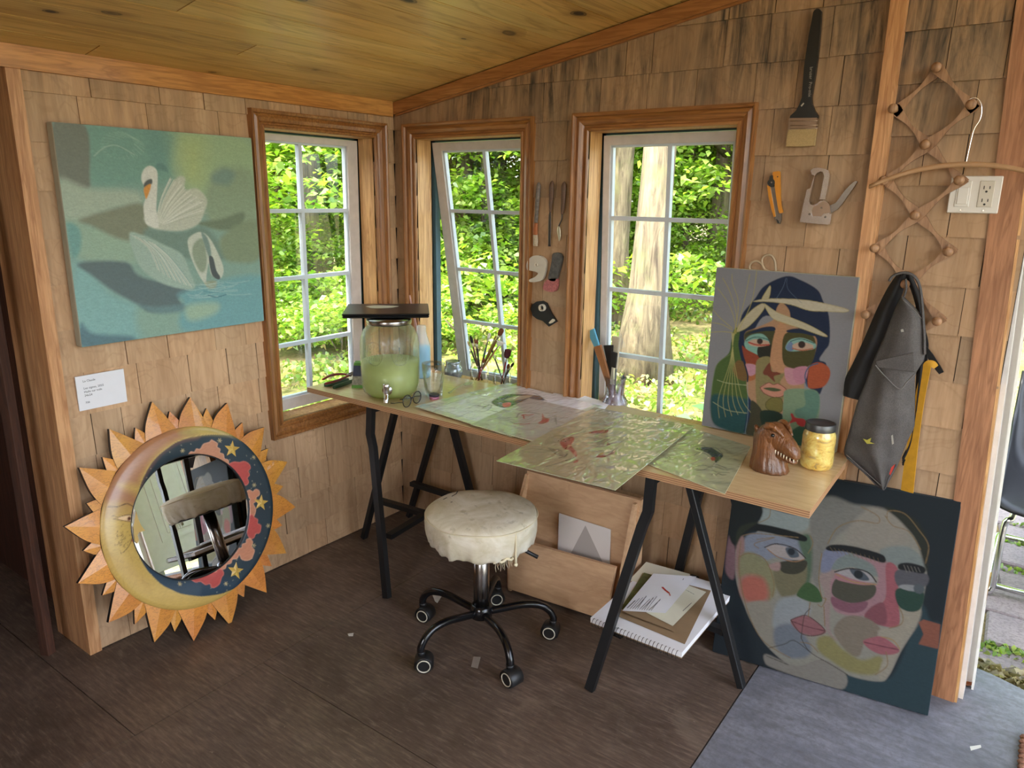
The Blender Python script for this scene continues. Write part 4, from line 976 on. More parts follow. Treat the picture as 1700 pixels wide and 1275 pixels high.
for q in ([(750, 824), (757, 820), (760, 815)], [(736, 829), (742, 826)], [(748, 834), (751, 833)], [(741, 817), (744, 816)]):
    mb = MB(); mb.tube([onZ(x, y, .4562) for x, y in q], .0016, 5, flat=.25); mb.build('ink_stain', 'ink_mark', seat)
mb = MB(); mb.lathe([(.11, .345), (.11, .352)], (scx, scy, 0), seg=32); mb.build('seat_plate', 'black_plastic', t)
mb = MB(); la = math.atan2(CR[1], CR[0])-.25; mb.tube([(scx+.03*math.cos(la), scy+.03*math.sin(la), .338), (scx+.12*math.cos(la), scy+.12*math.sin(la), .335), (scx+.175*math.cos(la), scy+.175*math.sin(la), .312)], .006, 8); mb.build('lever', 'black_plastic', t)
mb = MB(); mb.lathe([(.024, .12), (.0245, .20), (.0245, .205), (.0245, .345)], (scx, scy, 0), seg=28); mb.build('gas_column', 'dull_chrome', t)
mb = MB(); mb.lathe([(.022, .085), (.034, .09), (.036, .11), (.033, .125), (.027, .131)], (scx, scy, 0), seg=28); mb.build('hub', 'black_gloss', t)
ft = [(.849, -.798), (1.072, -.701), (1.061, -.421), (.80, -.345), (.67, -.571)]
a0 = math.atan2(ft[0][1]-scy, ft[0][0]-scx)
for k in range(5):
    a = a0+k*2*PI/5; d = np.array([math.cos(a), math.sin(a)]); R_ = .226
    mb = MB(); pth = [(scx+d[0]*r_, scy+d[1]*r_, z_) for r_, z_ in ((.028, .105), (.07, .112), (.13, .122), (.18, .118), (.21, .100), (R_, .075), (R_, .058))]
    mb.tube(cr(pth, 4), .0115, 12); leg = mb.build('leg', 'black_gloss', t)
    ca = a+[.9, -1.25, 1.2, .4, 1.7][k]; ax = np.array([math.cos(ca), math.sin(ca), 0]); fw = np.array([-math.sin(ca), math.cos(ca), 0]); cx, cy = scx+d[0]*R_, scy+d[1]*R_
    cpos = np.array([cx, cy, .026])+fw*.008
    mb = MB()
    for sg in (-1, 1):
        mb.lathe([(.0235, -.0075), (.0255, -.005), (.0255, .005), (.0235, .0075)], cpos+ax*sg*.0135, axis=ax, seg=28)
    hood = []
    for j in range(13):
        b = math.radians(-20+j*18.5); hood.append((math.cos(b), math.sin(b)))
    hr = [[cpos+ax*q+(fw*c_+np.array([0, 0, 1.])*s_)*rr2 for c_, s_ in hood] for q, rr2 in ((-.023, .026), (-.02, .0285), (.02, .0285), (.023, .026))]
    mb.loft(hr, closed=False, cap=False)
    mb.lathe([(.010, .045), (.012, .058), (.0125, .064)], (cx, cy, 0), seg=16)
    cs_ = mb.build('caster', 'black_plastic', leg)
    for sg in (-1, 1):
        mb = MB(); c0 = cpos+ax*sg*.0215; ring = [[c0+ax*sg*hh+(fw*math.cos(b)+np.array([0, 0, 1.])*math.sin(b))*r_ for b in [2*PI*j/28 for j in range(28)]] for r_, hh in ((.0172, -.001), (.0172, .0015), (.0200, .0015), (.0200, -.001))]
        mb.loft(ring+[ring[0]], cap=False); mb.build('caster_ring', 'wheel_ring', leg)

# ------------------------------------------------------------------ print bin under the table
t = thing('print_bin', 'birch plywood print bin with tall slanted back standing under the table', 'bin', (1.0, -.24, 0))
def sl(p, q, k): return tuple(np.array(p)*(1-k)+np.array(q)*k)
Lx, Rx = .795, 1.165; yl, yr = -.30, -.265
def panel_b(name, p00, p10, p11, p01, th, par, nrm):
    mb = MB(); A = [np.array(q, float) for q in (p00, p10, p11, p01)]; n_ = np.array(nrm, float); n_ /= np.linalg.norm(n_); B = [q+n_*th for q in A]
    mb.add(A+B, [(3, 2, 1, 0), (4, 5, 6, 7), (0, 1, 5, 4), (1, 2, 6, 5), (2, 3, 7, 6), (3, 0, 4, 7)]); return mb.build(name, 'bin_plywood', par)
panel_b('front_panel', (Lx, yl, .022), (Rx, yr, .022), (Rx+.025, yr-.0, .215), (Lx, yl-.0, .215), .012, t, (0, 1, 0))
panel_b('back_panel', (.80, -.245, .03), (1.19, -.215, .03), (1.222, -.172, .42), (.785, -.18, .42), .012, t, (0, 1, .1))
mb = MB(); mb.prism([(-.288, .02), (-.288, .2), (-.19, .41), (-.155, .41), (-.155, .0), (-.28, 0)], (.783, 0, 0), (0, 1, 0), (0, 0, 1), (1, 0, 0), .011); mb.build('side_panel', 'bin_plywood', t)
mb = MB(); mb.prism([(-.252, .02), (-.252, .2), (-.19, .41), (-.12, .41), (-.12, .0), (-.245, 0)], (1.2, 0, 0), (0, 1, 0), (0, 0, 1), (1, 0, 0), .011); mb.build('side_panel', 'bin_plywood', t)
panel_b('bottom_panel', (.795, -.285, .01), (1.2, -.25, .01), (1.2, -.16, .01), (.795, -.18, .01), .011, t, (0, 0, 1))
# card standing in the bin, showing a folded triangle
s = NT('card_white'); s.base('#cfc6c0'); s.set(Roughness=.8)
s = NT('card_grey'); s.base('#a39a94'); s.set(Roughness=.8)
def bp(px, py): # on a plane just before the slanted back
    a = np.array([.80, -.262, .03]); nb_ = np.cross(np.array([1.19, -.232, .03])-a, np.array([.785, -.197, .42])-a); d = _ray(px, py); return CAM_P+d*((a-CAM_P)@nb_)/(d@nb_)
q4 = [bp(928, 852), bp(1014, 879), bp(1012, 950), bp(926, 915)]
ctr = sum(q4)/4; t = thing('paper_card', 'white card with a grey triangle standing in the print bin', 'card', ctr)
nn_ = np.array([0., .0012, 0]); mb = MB(); mb.add(q4+[q+nn_ for q in q4], [(0, 3, 2, 1), (4, 5, 6, 7), (0, 1, 5, 4), (1, 2, 6, 5), (2, 3, 7, 6), (3, 0, 4, 7)])
tri = [bp(972, 872)-nn_*.4, bp(946, 922)-nn_*.4, bp(1006, 945)-nn_*.4]; mb.add(tri, [(0, 1, 2)], 1)
mb.build('card_sheet', ['card_white', 'card_grey'], t)

# ------------------------------------------------------------------ sheets on the table
def quad_sheet(name, label, cat, q4, z, th, paint, mat, group=None, edge='white_paper', curl=0.):
    """q4: corners in photograph pixels, order: left, back, right, front; the sheet lies at height z"""
    P = [np.array(onZ(x, y, z)) for x, y in q4]; A, B, Cc, Dd = P
    # square the outline up into a true parallelogram
    c = sum(P)/4; e1 = ((B-A)+(Cc-Dd))/4; e2 = ((Dd-A)+(Cc-B))/4
    A, B, Cc, Dd = c-e1-e2, c+e1-e2, c+e1+e2, c-e1+e2
    t = thing(name, label, cat, (c[0], c[1], z-th), group)
    mb = MB(); lo = [q-np.array([0, 0, th]) for q in (A, B, Cc, Dd)]; hi = [q-np.array([0, 0, .0004]) for q in (A, B, Cc, Dd)]
    mb.add(lo+hi, [(3, 2, 1, 0), (4, 5, 6, 7), (0, 1, 5, 4), (1, 2, 6, 5), (2, 3, 7, 6), (3, 0, 4, 7)]); mb.build('backing_sheet', edge, t)
    if paint is not None:
        f = lambda u, v: A+np.outer(u, (B-A))+np.outer(v, (Dd-A))
        def g(u, v):
            q = f(u, v); q[:, 2] += curl*(np.sin(u*9+v*4)*np.sin(v*7-u*3)*.5+.5)*np.minimum(1, 6*np.minimum(np.minimum(u, 1-u), np.minimum(v, 1-v))); return q
        grid_mesh('printed_sheet' if 'sleeve' not in mat else 'sleeved_print', g, paint.W, paint.H, paint.at, mat, t)
    return t, (A, B, Cc, Dd)
def sheet_map(q4, z):
    """drawing coordinates are photograph pixels; returns map to (u: left->back, v: left->front)"""
    P = [np.array(onZ(x, y, z)) for x, y in q4]; c = sum(P)/4; e1 = ((P[1]-P[0])+(P[2]-P[3]))/4; e2 = ((P[3]-P[0])+(P[2]-P[1]))/4; A = c-e1-e2
    M = np.linalg.inv(np.array([[2*e1[0], 2*e2[0]], [2*e1[1], 2*e2[1]]]))
    def mp(x, y): q = onZ(x, y, z)-A; r = M @ q[:2]; return r[0], r[1]
    return mp
plain('tan_board', '#b5a27c', .7); plain('grey_board', '#a59f8d', .8); plain('sleeve_edge', '#cfd0b0', .3)
quad_sheet('backing_board', 'tan backing board lying beneath the pile of prints at the back of the table', 'board', [(776, 672), (855, 632.5), (1105, 688), (1010, 742)], .6625, .002, None, None, edge='tan_board')
k4 = lambda pts, x0, y0, k: [(x0+x/k, y0+y/k) for x, y in pts]
# loose sketch sheet sticking out behind
q = [(903, 668), (925, 645), (1015, 668), (985, 700)]
quad_sheet('paper_sheet', 'blank white sheet sticking out of the pile beside the brush carafe', 'paper', q, .6650, .0012, None, None, 'loose sheets in the print pile')
q = [(690, 672), (842, 637), (1000, 672), (848, 727)]
pa = Paint(150, 150, '#c6cdb8', sheet_map(q, .6675), 1.12, 2)
cc = lambda pts: k4(pts, 660, 560, 2.833)
pa.fill(cc([(175, 335), (450, 248), (580, 222), (960, 300), (700, 420), (520, 430), (330, 385)]), '#dfe2ee', .6, smooth=False)
pa.fill(cc([(445, 300), (500, 272), (560, 268), (660, 275), (690, 298), (620, 295), (560, 320), (500, 332), (455, 318)]), '#2c3550', .6)
pa.fill(cc([(500, 296), (560, 278), (640, 272), (600, 290), (540, 300)]), '#b0a894', .6)
pa.fill(cc([(495, 312), (530, 308), (528, 325), (500, 328)]), '#d8485e', .6)
pa.line(cc([(335, 335), (370, 320), (440, 318), (420, 345), (370, 352), (330, 345)]), .9, '#5d6078'); pa.line(cc([(380, 322), (410, 325), (430, 318), (400, 332)]), 1.3, '#20222c'); pa.line(cc([(440, 345), (480, 352), (500, 348)]), 1.1, '#2a2c36')
pa.line(cc([(230, 350), (300, 372), (370, 385)]), .8, '#7d82a0'); pa.line(cc([(480, 285), (560, 262), (640, 262), (700, 300)]), .9, '#30343f')
quad_sheet('sleeved_print', 'sleeved print of a reclining blue and pink figure, lowest of the sleeved pile at left', 'print', q, .6675, .0018, pa, 'plastic_sleeve', edge='sleeve_edge', curl=.0012)
q = [(789, 703), (872, 662), (988, 683), (884, 735)]
pb_ = Paint(130, 130, '#bdb9b4', sheet_map(q, .6715), .84, 2); cc = lambda pts: k4(pts, 790, 670, 4.722)
pb_.line(cc([(320, 110), (345, 75), (420, 70), (500, 85)]), 2.4, '#6a655f', .8); pb_.line(cc([(360, 95), (375, 88), (410, 92), (450, 86)]), 2.4, '#b0322e'); pb_.line(cc([(372, 92), (378, 118)]), 2.4, '#b0322e')
pb_.fill(cc([(520, 80), (540, 110), (575, 118), (565, 145), (520, 160), (485, 155), (515, 130)]), '#a8403c', .8); pb_.line(cc([(300, 158), (370, 162), (420, 158)]), 2.6, '#b8423c')
for k in range(7): pb_.line(cc([(560+k*3, 95+k*8), (590+k*4, 88+k*5), (630, 100+k*7), (610+k*4, 130+k*6)]), .7, '#77726c', .8)
pb_.line(cc([(270, 140), (330, 162), (470, 158), (540, 150)]), 1., '#5d5953'); pb_.line(cc([(640, 110), (720, 114)]), 1., '#6a655f'); pb_.line(cc([(545, 80), (640, 68)]), 1.2, '#6a655f'); pb_.line(cc([(390, 130), (430, 120), (450, 110)]), .8, '#8a857e')
pb_.line(cc([(480, 8), (640, 45), (800, 75)]), .9, '#8f8b8a')
quad_sheet('sleeved_print', 'small sleeved print with a red and grey face, topmost of the pile at left', 'print', q, .6715, .002, pb_, 'plastic_sleeve', edge='sleeve_edge', curl=.001)
q = [(1071, 782), (1135, 697), (1247, 752), (1204, 805)]
pc = Paint(120, 150, '#c9c8a4', sheet_map(q, .6640), .84, 2); cc = lambda pts: k4(pts, 1040, 660, 7.727)
pc.fill(cc([(880, 660), (1060, 640), (1180, 700), (1240, 740), (1200, 800), (1150, 840), (1120, 800), (1060, 730), (960, 690)]), '#2f3235', .7)
pc.fill(cc([(1080, 780), (1120, 765), (1140, 800), (1100, 815)]), '#c23a2c', .6); pc.line(cc([(870, 740), (930, 710), (1000, 720), (1060, 760)]), 1.6, '#8d8d84'); pc.line(cc([(880, 635), (960, 620), (1010, 632)]), 1., '#45443a')
for q2 in ([(860, 900), (980, 870), (1090, 900)], [(870, 920), (980, 930), (1100, 890), (1250, 930)], [(900, 940), (1050, 930), (1180, 960), (1320, 965)], [(1090, 1000), (1120, 975), (1150, 1000), (1180, 975), (1220, 995), (1280, 990)], [(1060, 650), (1150, 650), (1230, 720)], [(510, 780), (550, 760), (560, 800), (530, 790), (600, 800)], [(1120, 850), (1190, 870), (1280, 905)]): pc.line(cc(q2), .9, '#4a4638')
quad_sheet('sleeved_print', 'small sleeved ink drawing with a dark cap, beside the dinosaur head', 'print', q, .6640, .0022, pc, 'plastic_sleeve', edge='sleeve_edge', curl=.0012)
q = [(807, 765), (1000, 676), (1139, 707), (1040, 813)]
pd = Paint(210, 190, '#b2a98c', sheet_map(q, .6745), .84, 2); cc = lambda pts: k4(pts, 790, 670, 4.722)
pd.fill(cc([(660, 300), (700, 275), (760, 262), (772, 290), (750, 330), (790, 380), (788, 418), (765, 400), (735, 365), (700, 360), (668, 330)]), '#a3322c', .7)
pd.fill(cc([(880, 232), (940, 215), (1035, 210), (1020, 232), (930, 236)]), '#a83a34', .7); pd.fill(cc([(945, 425), (960, 400), (1000, 385), (1020, 410), (1085, 370), (1090, 395), (1040, 408), (1000, 425)]), '#9c3b30', .7)
pd.fill(cc([(1030, 305), (1060, 328), (1025, 330)]), '#a03028', .6); pd.fill(cc([(762, 462), (800, 440), (800, 458), (775, 468)]), '#a03028', .6)
for k in range(11): pd.line(cc([(540+k*12, 330-k*3), (560+k*12, 280+k*2), (640+k*6, 250+k*5), (700+k*4, 255+k*3)]), .8, '#5f5a4c', .8)
for k in range(10): pd.line(cc([(560+k*12, 345+k*2), (590+k*11, 370+k*4), (640+k*6, 405+k*2), (700, 400+k)]), .8, '#5f5a4c', .8)
for k in range(12): pd.line(cc([(935+k*9, 250), (925+k*10, 290), (960+k*9, 325)]), .8, '#5f5a4c', .7)
pd.line(cc([(360, 370), (440, 355), (560, 368), (650, 358), (560, 380), (440, 384), (362, 372)]), 1., '#67624f'); pd.line(cc([(555, 495), (640, 470), (740, 438), (780, 420)]), 2.2, '#57523f', .9); pd.line(cc([(655, 428), (700, 415), (715, 395)]), 2., '#3f3b30'); pd.line(cc([(640, 300), (690, 262), (770, 240), (860, 222)]), 1.6, '#6b6654')
quad_sheet('sleeved_print', 'large sleeved print with red brush strokes, overhanging the front edge of the table', 'print', q, .6745, .0016, pd, 'plastic_sleeve', edge='sleeve_edge', curl=.0016)

# portrait standing on the table
o_, u_, v_, n_ = PORTRAIT
picture('canvas_painting', 'canvas portrait of a face with red earring, standing on the table against the window', 'painting', o_-np.array([0, 0, .0210]), u_, v_, n_, .400, .491, .018, po, 'canvas_edge', mat='oil_paint_flat')

# ------------------------------------------------------------------ drink dispenser, laptop
s = NT('clear_glass'); s.t.nodes.remove(s.b)
gl = s.n('ShaderNodeBsdfGlossy'); gl.inputs['Roughness'].default_value = .03; tr = s.n('ShaderNodeBsdfTransparent'); tr.inputs[0].default_value = (.985, .99, .98, 1)
lw = s.n('ShaderNodeLayerWeight'); lw.inputs[0].default_value = .25; mx = s.n('ShaderNodeMixShader'); nb_ = s.noise(s.pos(), 34, 3, .6, .6); bp_ = s.n('ShaderNodeBump'); bp_.inputs['Strength'].default_value = .25; bp_.inputs['Distance'].default_value = .01; s.l(nb_, bp_.inputs['Height'])
s.l(bp_.outputs[0], gl.inputs['Normal']); s.l(bp_.outputs[0], lw.inputs['Normal'])
s.l(s.math('ADD', s.math('MULTIPLY', lw.outputs['Fresnel'], .6), .02), mx.inputs[0]); s.l(tr.outputs[0], mx.inputs[1]); s.l(gl.outputs[0], mx.inputs[2]); s.l(mx.outputs[0], s.out.inputs[0])
s = NT('fogged_glass'); s.t.nodes.remove(s.b)
gl = s.n('ShaderNodeBsdfGlossy'); gl.inputs['Roughness'].default_value = .06; tr = s.n('ShaderNodeBsdfTransparent'); tr.inputs[0].default_value = (.97, .985, .94, 1); df = s.n('ShaderNodeBsdfTranslucent'); df.inputs[0].default_value = (.8, .85, .75, 1)
lw = s.n('ShaderNodeLayerWeight'); lw.inputs[0].default_value = .3; mx = s.n('ShaderNodeMixShader'); m0 = s.n('ShaderNodeMixShader')
nb_ = s.noise(s.pos(), 42, 4, .65, .8); bp_ = s.n('ShaderNodeBump'); bp_.inputs['Strength'].default_value = .35; bp_.inputs['Distance'].default_value = .008; s.l(nb_, bp_.inputs['Height']); s.l(bp_.outputs[0], gl.inputs['Normal']); s.l(bp_.outputs[0], lw.inputs['Normal'])
s.l(s.ramp(s.noise(s.pos(), 12, 4, .6), [(.3, .03), (.7, .22)]), m0.inputs[0]); s.l(tr.outputs[0], m0.inputs[1]); s.l(df.outputs[0], m0.inputs[2])
s.l(s.math('ADD', s.math('MULTIPLY', lw.outputs['Fresnel'], .6), .02), mx.inputs[0]); s.l(m0.outputs[0], mx.inputs[1]); s.l(gl.outputs[0], mx.inputs[2]); s.l(mx.outputs[0], s.out.inputs[0])
s = NT('lemonade'); s.base('#d6e09a'); s.set(Roughness=.25); tl = s.n('ShaderNodeBsdfTranslucent'); tl.inputs[0].default_value = (.70, .78, .33, 1); mx = s.n('ShaderNodeMixShader'); mx.inputs[0].default_value = .35; s.l(s.b.outputs[0], mx.inputs[1]); s.l(tl.outputs[0], mx.inputs[2]); s.l(mx.outputs[0], s.out.inputs[0])
dx, dy = .330, -.382
t = thing('drink_dispenser', 'big glass jar dispenser half full of cloudy lemonade with a chrome tap', 'dispenser', (dx, dy, TZ))
mb = MB(); mb.lathe([(.065, TZ+.002), (.080, TZ+.006), (.095, TZ+.020), (.101, TZ+.045), (.103, TZ+.12), (.103, TZ+.185), (.099, TZ+.212), (.090, TZ+.236), (.078, TZ+.250), (.073, TZ+.256), (.073, TZ+.264)], (dx, dy, 0), seg=56, cap=False); mb.build('glass_jar', 'fogged_glass', t)
mb = MB(); mb.lathe([(.02, TZ+.006), (.064, TZ+.006), (.078, TZ+.0095), (.091, TZ+.023), (.097, TZ+.046), (.099, TZ+.128), (.02, TZ+.128)], (dx, dy, 0), seg=56); mb.build('lemonade', 'lemonade', t)
mb = MB(); mb.lathe([(.072, TZ+.258), (.077, TZ+.258), (.078, TZ+.263), (.078, TZ+.272), (.076, TZ+.276), (.02, TZ+.276)], (dx, dy, 0), seg=48); mb.build('metal_lid', 'dull_chrome', t)
# raised ornament on the jar face
mb = MB(); fa = math.atan2(CAM_P[1]-dy, CAM_P[0]-dx)
def onjar(a, h, r=.1035): return (dx+r*math.cos(fa+a), dy+r*math.sin(fa+a), TZ+h)
for sx in (-.55, .35):
    mb.tube([onjar(sx+.30*math.cos(b), .168+.040*math.sin(b)) for b in [2*PI*k/36 for k in range(37)]], .0016, 5, cap=False)
    for k in range(9):
        b = k/9*2*PI; mb.tube([onjar(sx+.12*math.cos(b), .178+.012*math.sin(b)), onjar(sx+.2*math.cos(b), .178+.022*math.sin(b))], .0014, 5)
    for k in range(6): mb.tube([onjar(sx-.18+k*.07, .143), onjar(sx-.17+k*.07, .155), onjar(sx-.15+k*.07, .145)], .0014, 5)
mb.build('embossed_ornament', 'clear_glass', t)
ta = math.atan2(-.78, .62); td = np.array([math.cos(ta), math.sin(ta), 0]); tp = np.array([dx, dy, 0])+td*.100+np.array([0, 0, TZ+.044])
mb = MB(); mb.lathe([(.017, 0), (.017, .004), (.009, .006), (.008, .022)], tp, axis=td, seg=24)
mb.lathe([(.0085, -.014), (.0095, 0), (.0095, .012), (.011, .014), (.011, .026), (.009, .028)], tp+td*.022, seg=20)
mb.tube(cr([tp+td*.022+np.array([0, 0, -.004]), tp+td*.026+np.array([0, 0, -.014]), tp+td*.034+np.array([0, 0, -.024]), tp+td*.037+np.array([0, 0, -.036])], 4), [.008]*13, 12)
mb.build('tap', 'chrome', t)
plain('laptop_black', '#1c1d1e', .33, .4, .03)
LZ = TZ+.277
P4 = [onZ(567, 522, LZ+.016), onZ(713, 521, LZ+.016), onZ(700, 502, LZ+.016), onZ(598, 500, LZ+.016)]
e_r = (P4[1]-P4[0]); wl_ = np.linalg.norm(e_r[:2]); e_r = e_r/np.linalg.norm(e_r); e_b = np.array([-e_r[1], e_r[0], 0]); lc = (P4[0]+P4[1])/2+e_b*.125
lc[2] = 0; t = thing('laptop', 'closed black laptop lying across the lid of the drink dispenser', 'laptop', (lc[0], lc[1], LZ))
mb = MB(); mb.obox(lc+np.array([0, 0, LZ+.0055]), e_r*wl_/2*.995, e_b*.123, np.array([0, 0, .0045]), bev=.004); mb.build('laptop_base', 'laptop_black', t)
mb = MB(); mb.obox(lc+np.array([0, 0, LZ+.0135]), e_r*wl_/2, e_b*.125, np.array([0, 0, .0030]), bev=.0025); lid_ = mb.build('laptop_lid', 'laptop_black', t)
plain('sticker', '#b3aa90', .6, 0, .15, 300)
mb = MB(); sc_ = lc+np.array([0, 0, LZ+.01665])+e_b*.045-e_r*.02
mb.prism([(.055*math.cos(b)*(1+.12*math.sin(5*b)), .035*math.sin(b)*(1+.15*math.sin(3*b+1))) for b in [2*PI*k/28 for k in range(28)]], sc_, e_r, e_b, (0, 0, 1), .0003); mb.build('scuffed_sticker', 'sticker', lid_)

# ------------------------------------------------------------------ tumbler, spoon, spectacles, small pot
def tumbler(c, label):
    t = thing('water_glass', label, 'glass', (c[0], c[1], TZ)); mb = MB(); rings = []
    for r, h in ((.027, 0), (.029, .004), (.031, .03), (.0345, .072), (.0350, .076), (.0365, .084), (.0375, .118), (.0362, .118), (.0345, .084), (.029, .03), (.0265, .012), (.001, .011)):
        rg = []
        for j in range(40):
            a = 2*PI*j/40; f = 1.08-(.035*abs(math.cos(4.5*a)) if .003 < h < .074 and r > .0292 else 0); rg.append((c[0]+r*f*math.cos(a), c[1]+r*f*math.sin(a), TZ+.0005+h))
        rings.append(rg)
    mb.loft(rings); mb.build('glass_body', 'clear_glass', t)
tumbler((.452, -.292), 'empty faceted drinking glass standing beside the drink dispenser')
plain('silver', '#c2bda8', .38, .8)
a, b = onZ(745, 652, TZ+.004), onZ(783, 636, TZ+.004); d = (b-a)/np.linalg.norm(b-a); sd = np.array([-d[1], d[0], 0])
t = thing('spoon', 'silver spoon lying on the table near the brush jars', 'spoon', (*((a+b)/2)[:2], TZ)); L_ = np.linalg.norm(b-a)
mb = MB(); rings = []
for s_, w_, z_, k_ in ((0, .004, .002, 0), (.03, .0075, .002, 0), (.10, .005, .004, 0), (.3, .0028, .009, 0), (.62, .0028, .011, 0), (.70, .006, .006, .001), (.78, .012, .004, .003), (.88, .0155, .003, .005), (.96, .011, .004, .003), (1.0, .002, .007, 0)):
    c0 = a+d*L_*s_; rings.append([(c0[0]+sd[0]*q*w_, c0[1]+sd[1]*q*w_, TZ+z_+.0012+(q*q)*k_+dz) for q, dz in ((-1, 0), (-.5, .0006), (0, .0008), (.5, .0006), (1, 0), (.5, -.0008), (0, -.001), (-.5, -.0008))])
mb.loft(rings); mb.build('spoon_body', 'silver', t)
plain('tortoise', '#1d1a1c', .25)
s = NT('lens_blue'); s.t.nodes.remove(s.b); gl = s.n('ShaderNodeBsdfGlossy'); gl.inputs['Roughness'].default_value = .02; gl.inputs[0].default_value = (.6, .85, 1, 1); tr = s.n('ShaderNodeBsdfTransparent'); tr.inputs[0].default_value = (.9, .95, .97, 1); mx = s.n('ShaderNodeMixShader'); mx.inputs[0].default_value = .25; s.l(tr.outputs[0], mx.inputs[1]); s.l(gl.outputs[0], mx.inputs[2]); s.l(mx.outputs[0], s.out.inputs[0])
g1, g2 = np.array([*onZ(676, 676, TZ)[:2], TZ+.021]), np.array([*onZ(699, 668, TZ)[:2], TZ+.023])
t = thing('spectacles', 'round black-rimmed spectacles lying beside the dispenser at the table edge', 'glasses', (*((g1+g2)/2)[:2], TZ))
ax_ = (g2-g1); ax_[2] = 0; gd = np.linalg.norm(ax_); ax_ /= gd; up_ = np.array([0, 0, 1.]); nrm_ = np.cross(ax_, up_)
g2 = g1+ax_*.052; g2[2] = TZ+.023
mb = MB()
for g in (g1, g2): mb.tube([g+(ax_*math.cos(b)+up_*math.sin(b))*.0205 for b in [2*PI*k/32 for k in range(33)]], .0017, 8, cap=False)
mb.tube(cr([g1+ax_*.0205, g1+ax_*.026+up_*.005, g2-ax_*.0205], 4), .0016, 8); mb.build('rim', 'tortoise', t)
for g in (g1, g2):
    mb = MB(); mb.add([g]+[g+(ax_*math.cos(b)+up_*math.sin(b))*.0198 for b in [2*PI*k/32 for k in range(32)]], [(0, 1+k, 1+(k+1) % 32) for k in range(32)]); mb.build('lens', 'lens_blue', t)
for g, sg in ((g1, -1), (g2, 1)):
    e_ = g+ax_*sg*.0215; bk = -nrm_ if nrm_@(CAM_P-g1) > 0 else nrm_
    mb = MB(); mb.tube(cr([e_, e_+bk*.02-ax_*sg*.003-up_*.004, e_+bk*.05-ax_*sg*.016-up_*.014, e_+bk*.075-ax_*sg*.024-up_*.0195], 4), .0017, 7); mb.build('temple', 'tortoise', t)
c = onZ(721, 662, TZ); t = thing('small_pot', 'tiny round dark pot with a pink label in front of the drinking glass', 'pot', (c[0], c[1], TZ))
plain('pot_dark', '#2b2630', .4); plain('pink_label', '#a86a80', .5)
mb = MB(); mb.lathe([(.0165, TZ+.0), (.0175, TZ+.002), (.0175, TZ+.010)], (c[0], c[1], 0), seg=24, mat=1); mb.build('pot_body', ['pot_dark', 'pink_label'], t); mb = MB(); mb.lathe([(.0185, TZ+.010), (.0185, TZ+.016), (.017, TZ+.0175)], (c[0], c[1], 0), seg=24); mb.build('lid', 'pot_dark', t)

# ------------------------------------------------------------------ pliers, glue box, bottle
plain('red_grip', '#6e1d1a', .45); plain('green_grip', '#1d3a1c', .5); plain('tool_steel', '#77756f', .35, .9)
def pliers(name, label, cat, tips, piv, nose, mat, z, r, jaw=.018):
    pv = np.array(onZ(*piv, z)); t = thing(name, label, cat, (pv[0], pv[1], TZ))
    for q in tips:
        P = [np.array(onZ(x, y, zz)) for (x, y), zz in zip(q[0], q[1])]; mb = MB(); P = cr(P, 5); mb.tube(P, [r*(.75+.25*math.sin(PI*min(1, k/len(P)+.1))) for k in range(len(P))], 10); mb.build('handle', mat, t)
    n_ = np.array(onZ(*nose, z)); d = (n_-pv)/np.linalg.norm(n_-pv); mb = MB()
    mb.obox(pv, d*.014, np.cross(d, (0, 0, 1))*.010, np.array([0, 0, .005]), bev=.003); mb.tube([pv, pv+d*.02, n_], [.009, .007, .002], 8); mb.lathe([(.005, .004), (.005, .007)], pv, seg=14); mb.build('jaw', 'tool_steel', t)
pliers('pliers', 'pliers with dark red handles lying on the left end of the table', 'pliers', [([(536, 630), (550, 623), (566, 621), (578, 622)], [TZ+.016]*4), ([(540, 637), (556, 633), (570, 628), (579, 623)], [TZ+.016]*4)], (581, 622), (588, 617), 'red_grip', TZ+.016, .0050)
pliers('garden_shears', 'shears with thick dark green handles lying beneath the red pliers', 'shears', [([(538, 639), (548, 638), (562, 634), (578, 630)], [TZ+.008]*4), ([(554, 643), (566, 639), (578, 635), (590, 631)], [TZ+.009]*4)], (593, 631), (606, 627), 'green_grip', TZ+.009, .0080)
plain('box_green', '#4f8a2a', .5); plain('box_navy', '#27314e', .5, 0, .3, 60); plain('box_print', '#8f8f80', .5, 0, .4, 120)
c = onZ(596, 648, TZ); c = c+np.array([-.03, .035, 0]); t = thing('glue_pack', 'small green and blue retail pack standing behind the drink dispenser', 'pack', (c[0], c[1], TZ))
ux = np.array([.80, .6, 0.]); uy = np.array([-.6, .8, 0.])
mb = MB()
for z0, z1, w0, w1, m in ((0, .012, .030, .029, 0), (.012, .045, .029, .024, 2), (.045, .085, .024, .019, 1), (.085, .096, .019, .017, 0)):
    rg = [[c+ux*w*i_+uy*.016*j_+np.array([0, 0, zz]) for i_, j_ in ((-1, -1), (1, -1), (1, 1), (-1, 1))] for w, zz in ((w0, z0), (w1, z1))]
    mb.loft(rg, m, smooth=False)
mb.build('pack_body', ['box_green', 'box_navy', 'box_print'], t)
s = NT('blue_liquid'); s.base('#62c4ee'); s.set(Roughness=.3)
c = np.array([.232, -.115, 0]); t = thing('swing_bottle', 'tall clear bottle with a layer of blue liquid, behind the drink dispenser', 'bottle', (c[0], c[1], TZ))
s = NT('milky_glass'); s.base('#dfe8ea'); s.set(Roughness=.25, Alpha=.35)
mb = MB(); mb.lathe([(.030, TZ), (.034, TZ+.004), (.034, TZ+.11), (.033, TZ+.13), (.022, TZ+.165), (.018, TZ+.185), (.019, TZ+.20), (.016, TZ+.205)], c, seg=28, cap=False); mb.build('glass_body', 'milky_glass', t)
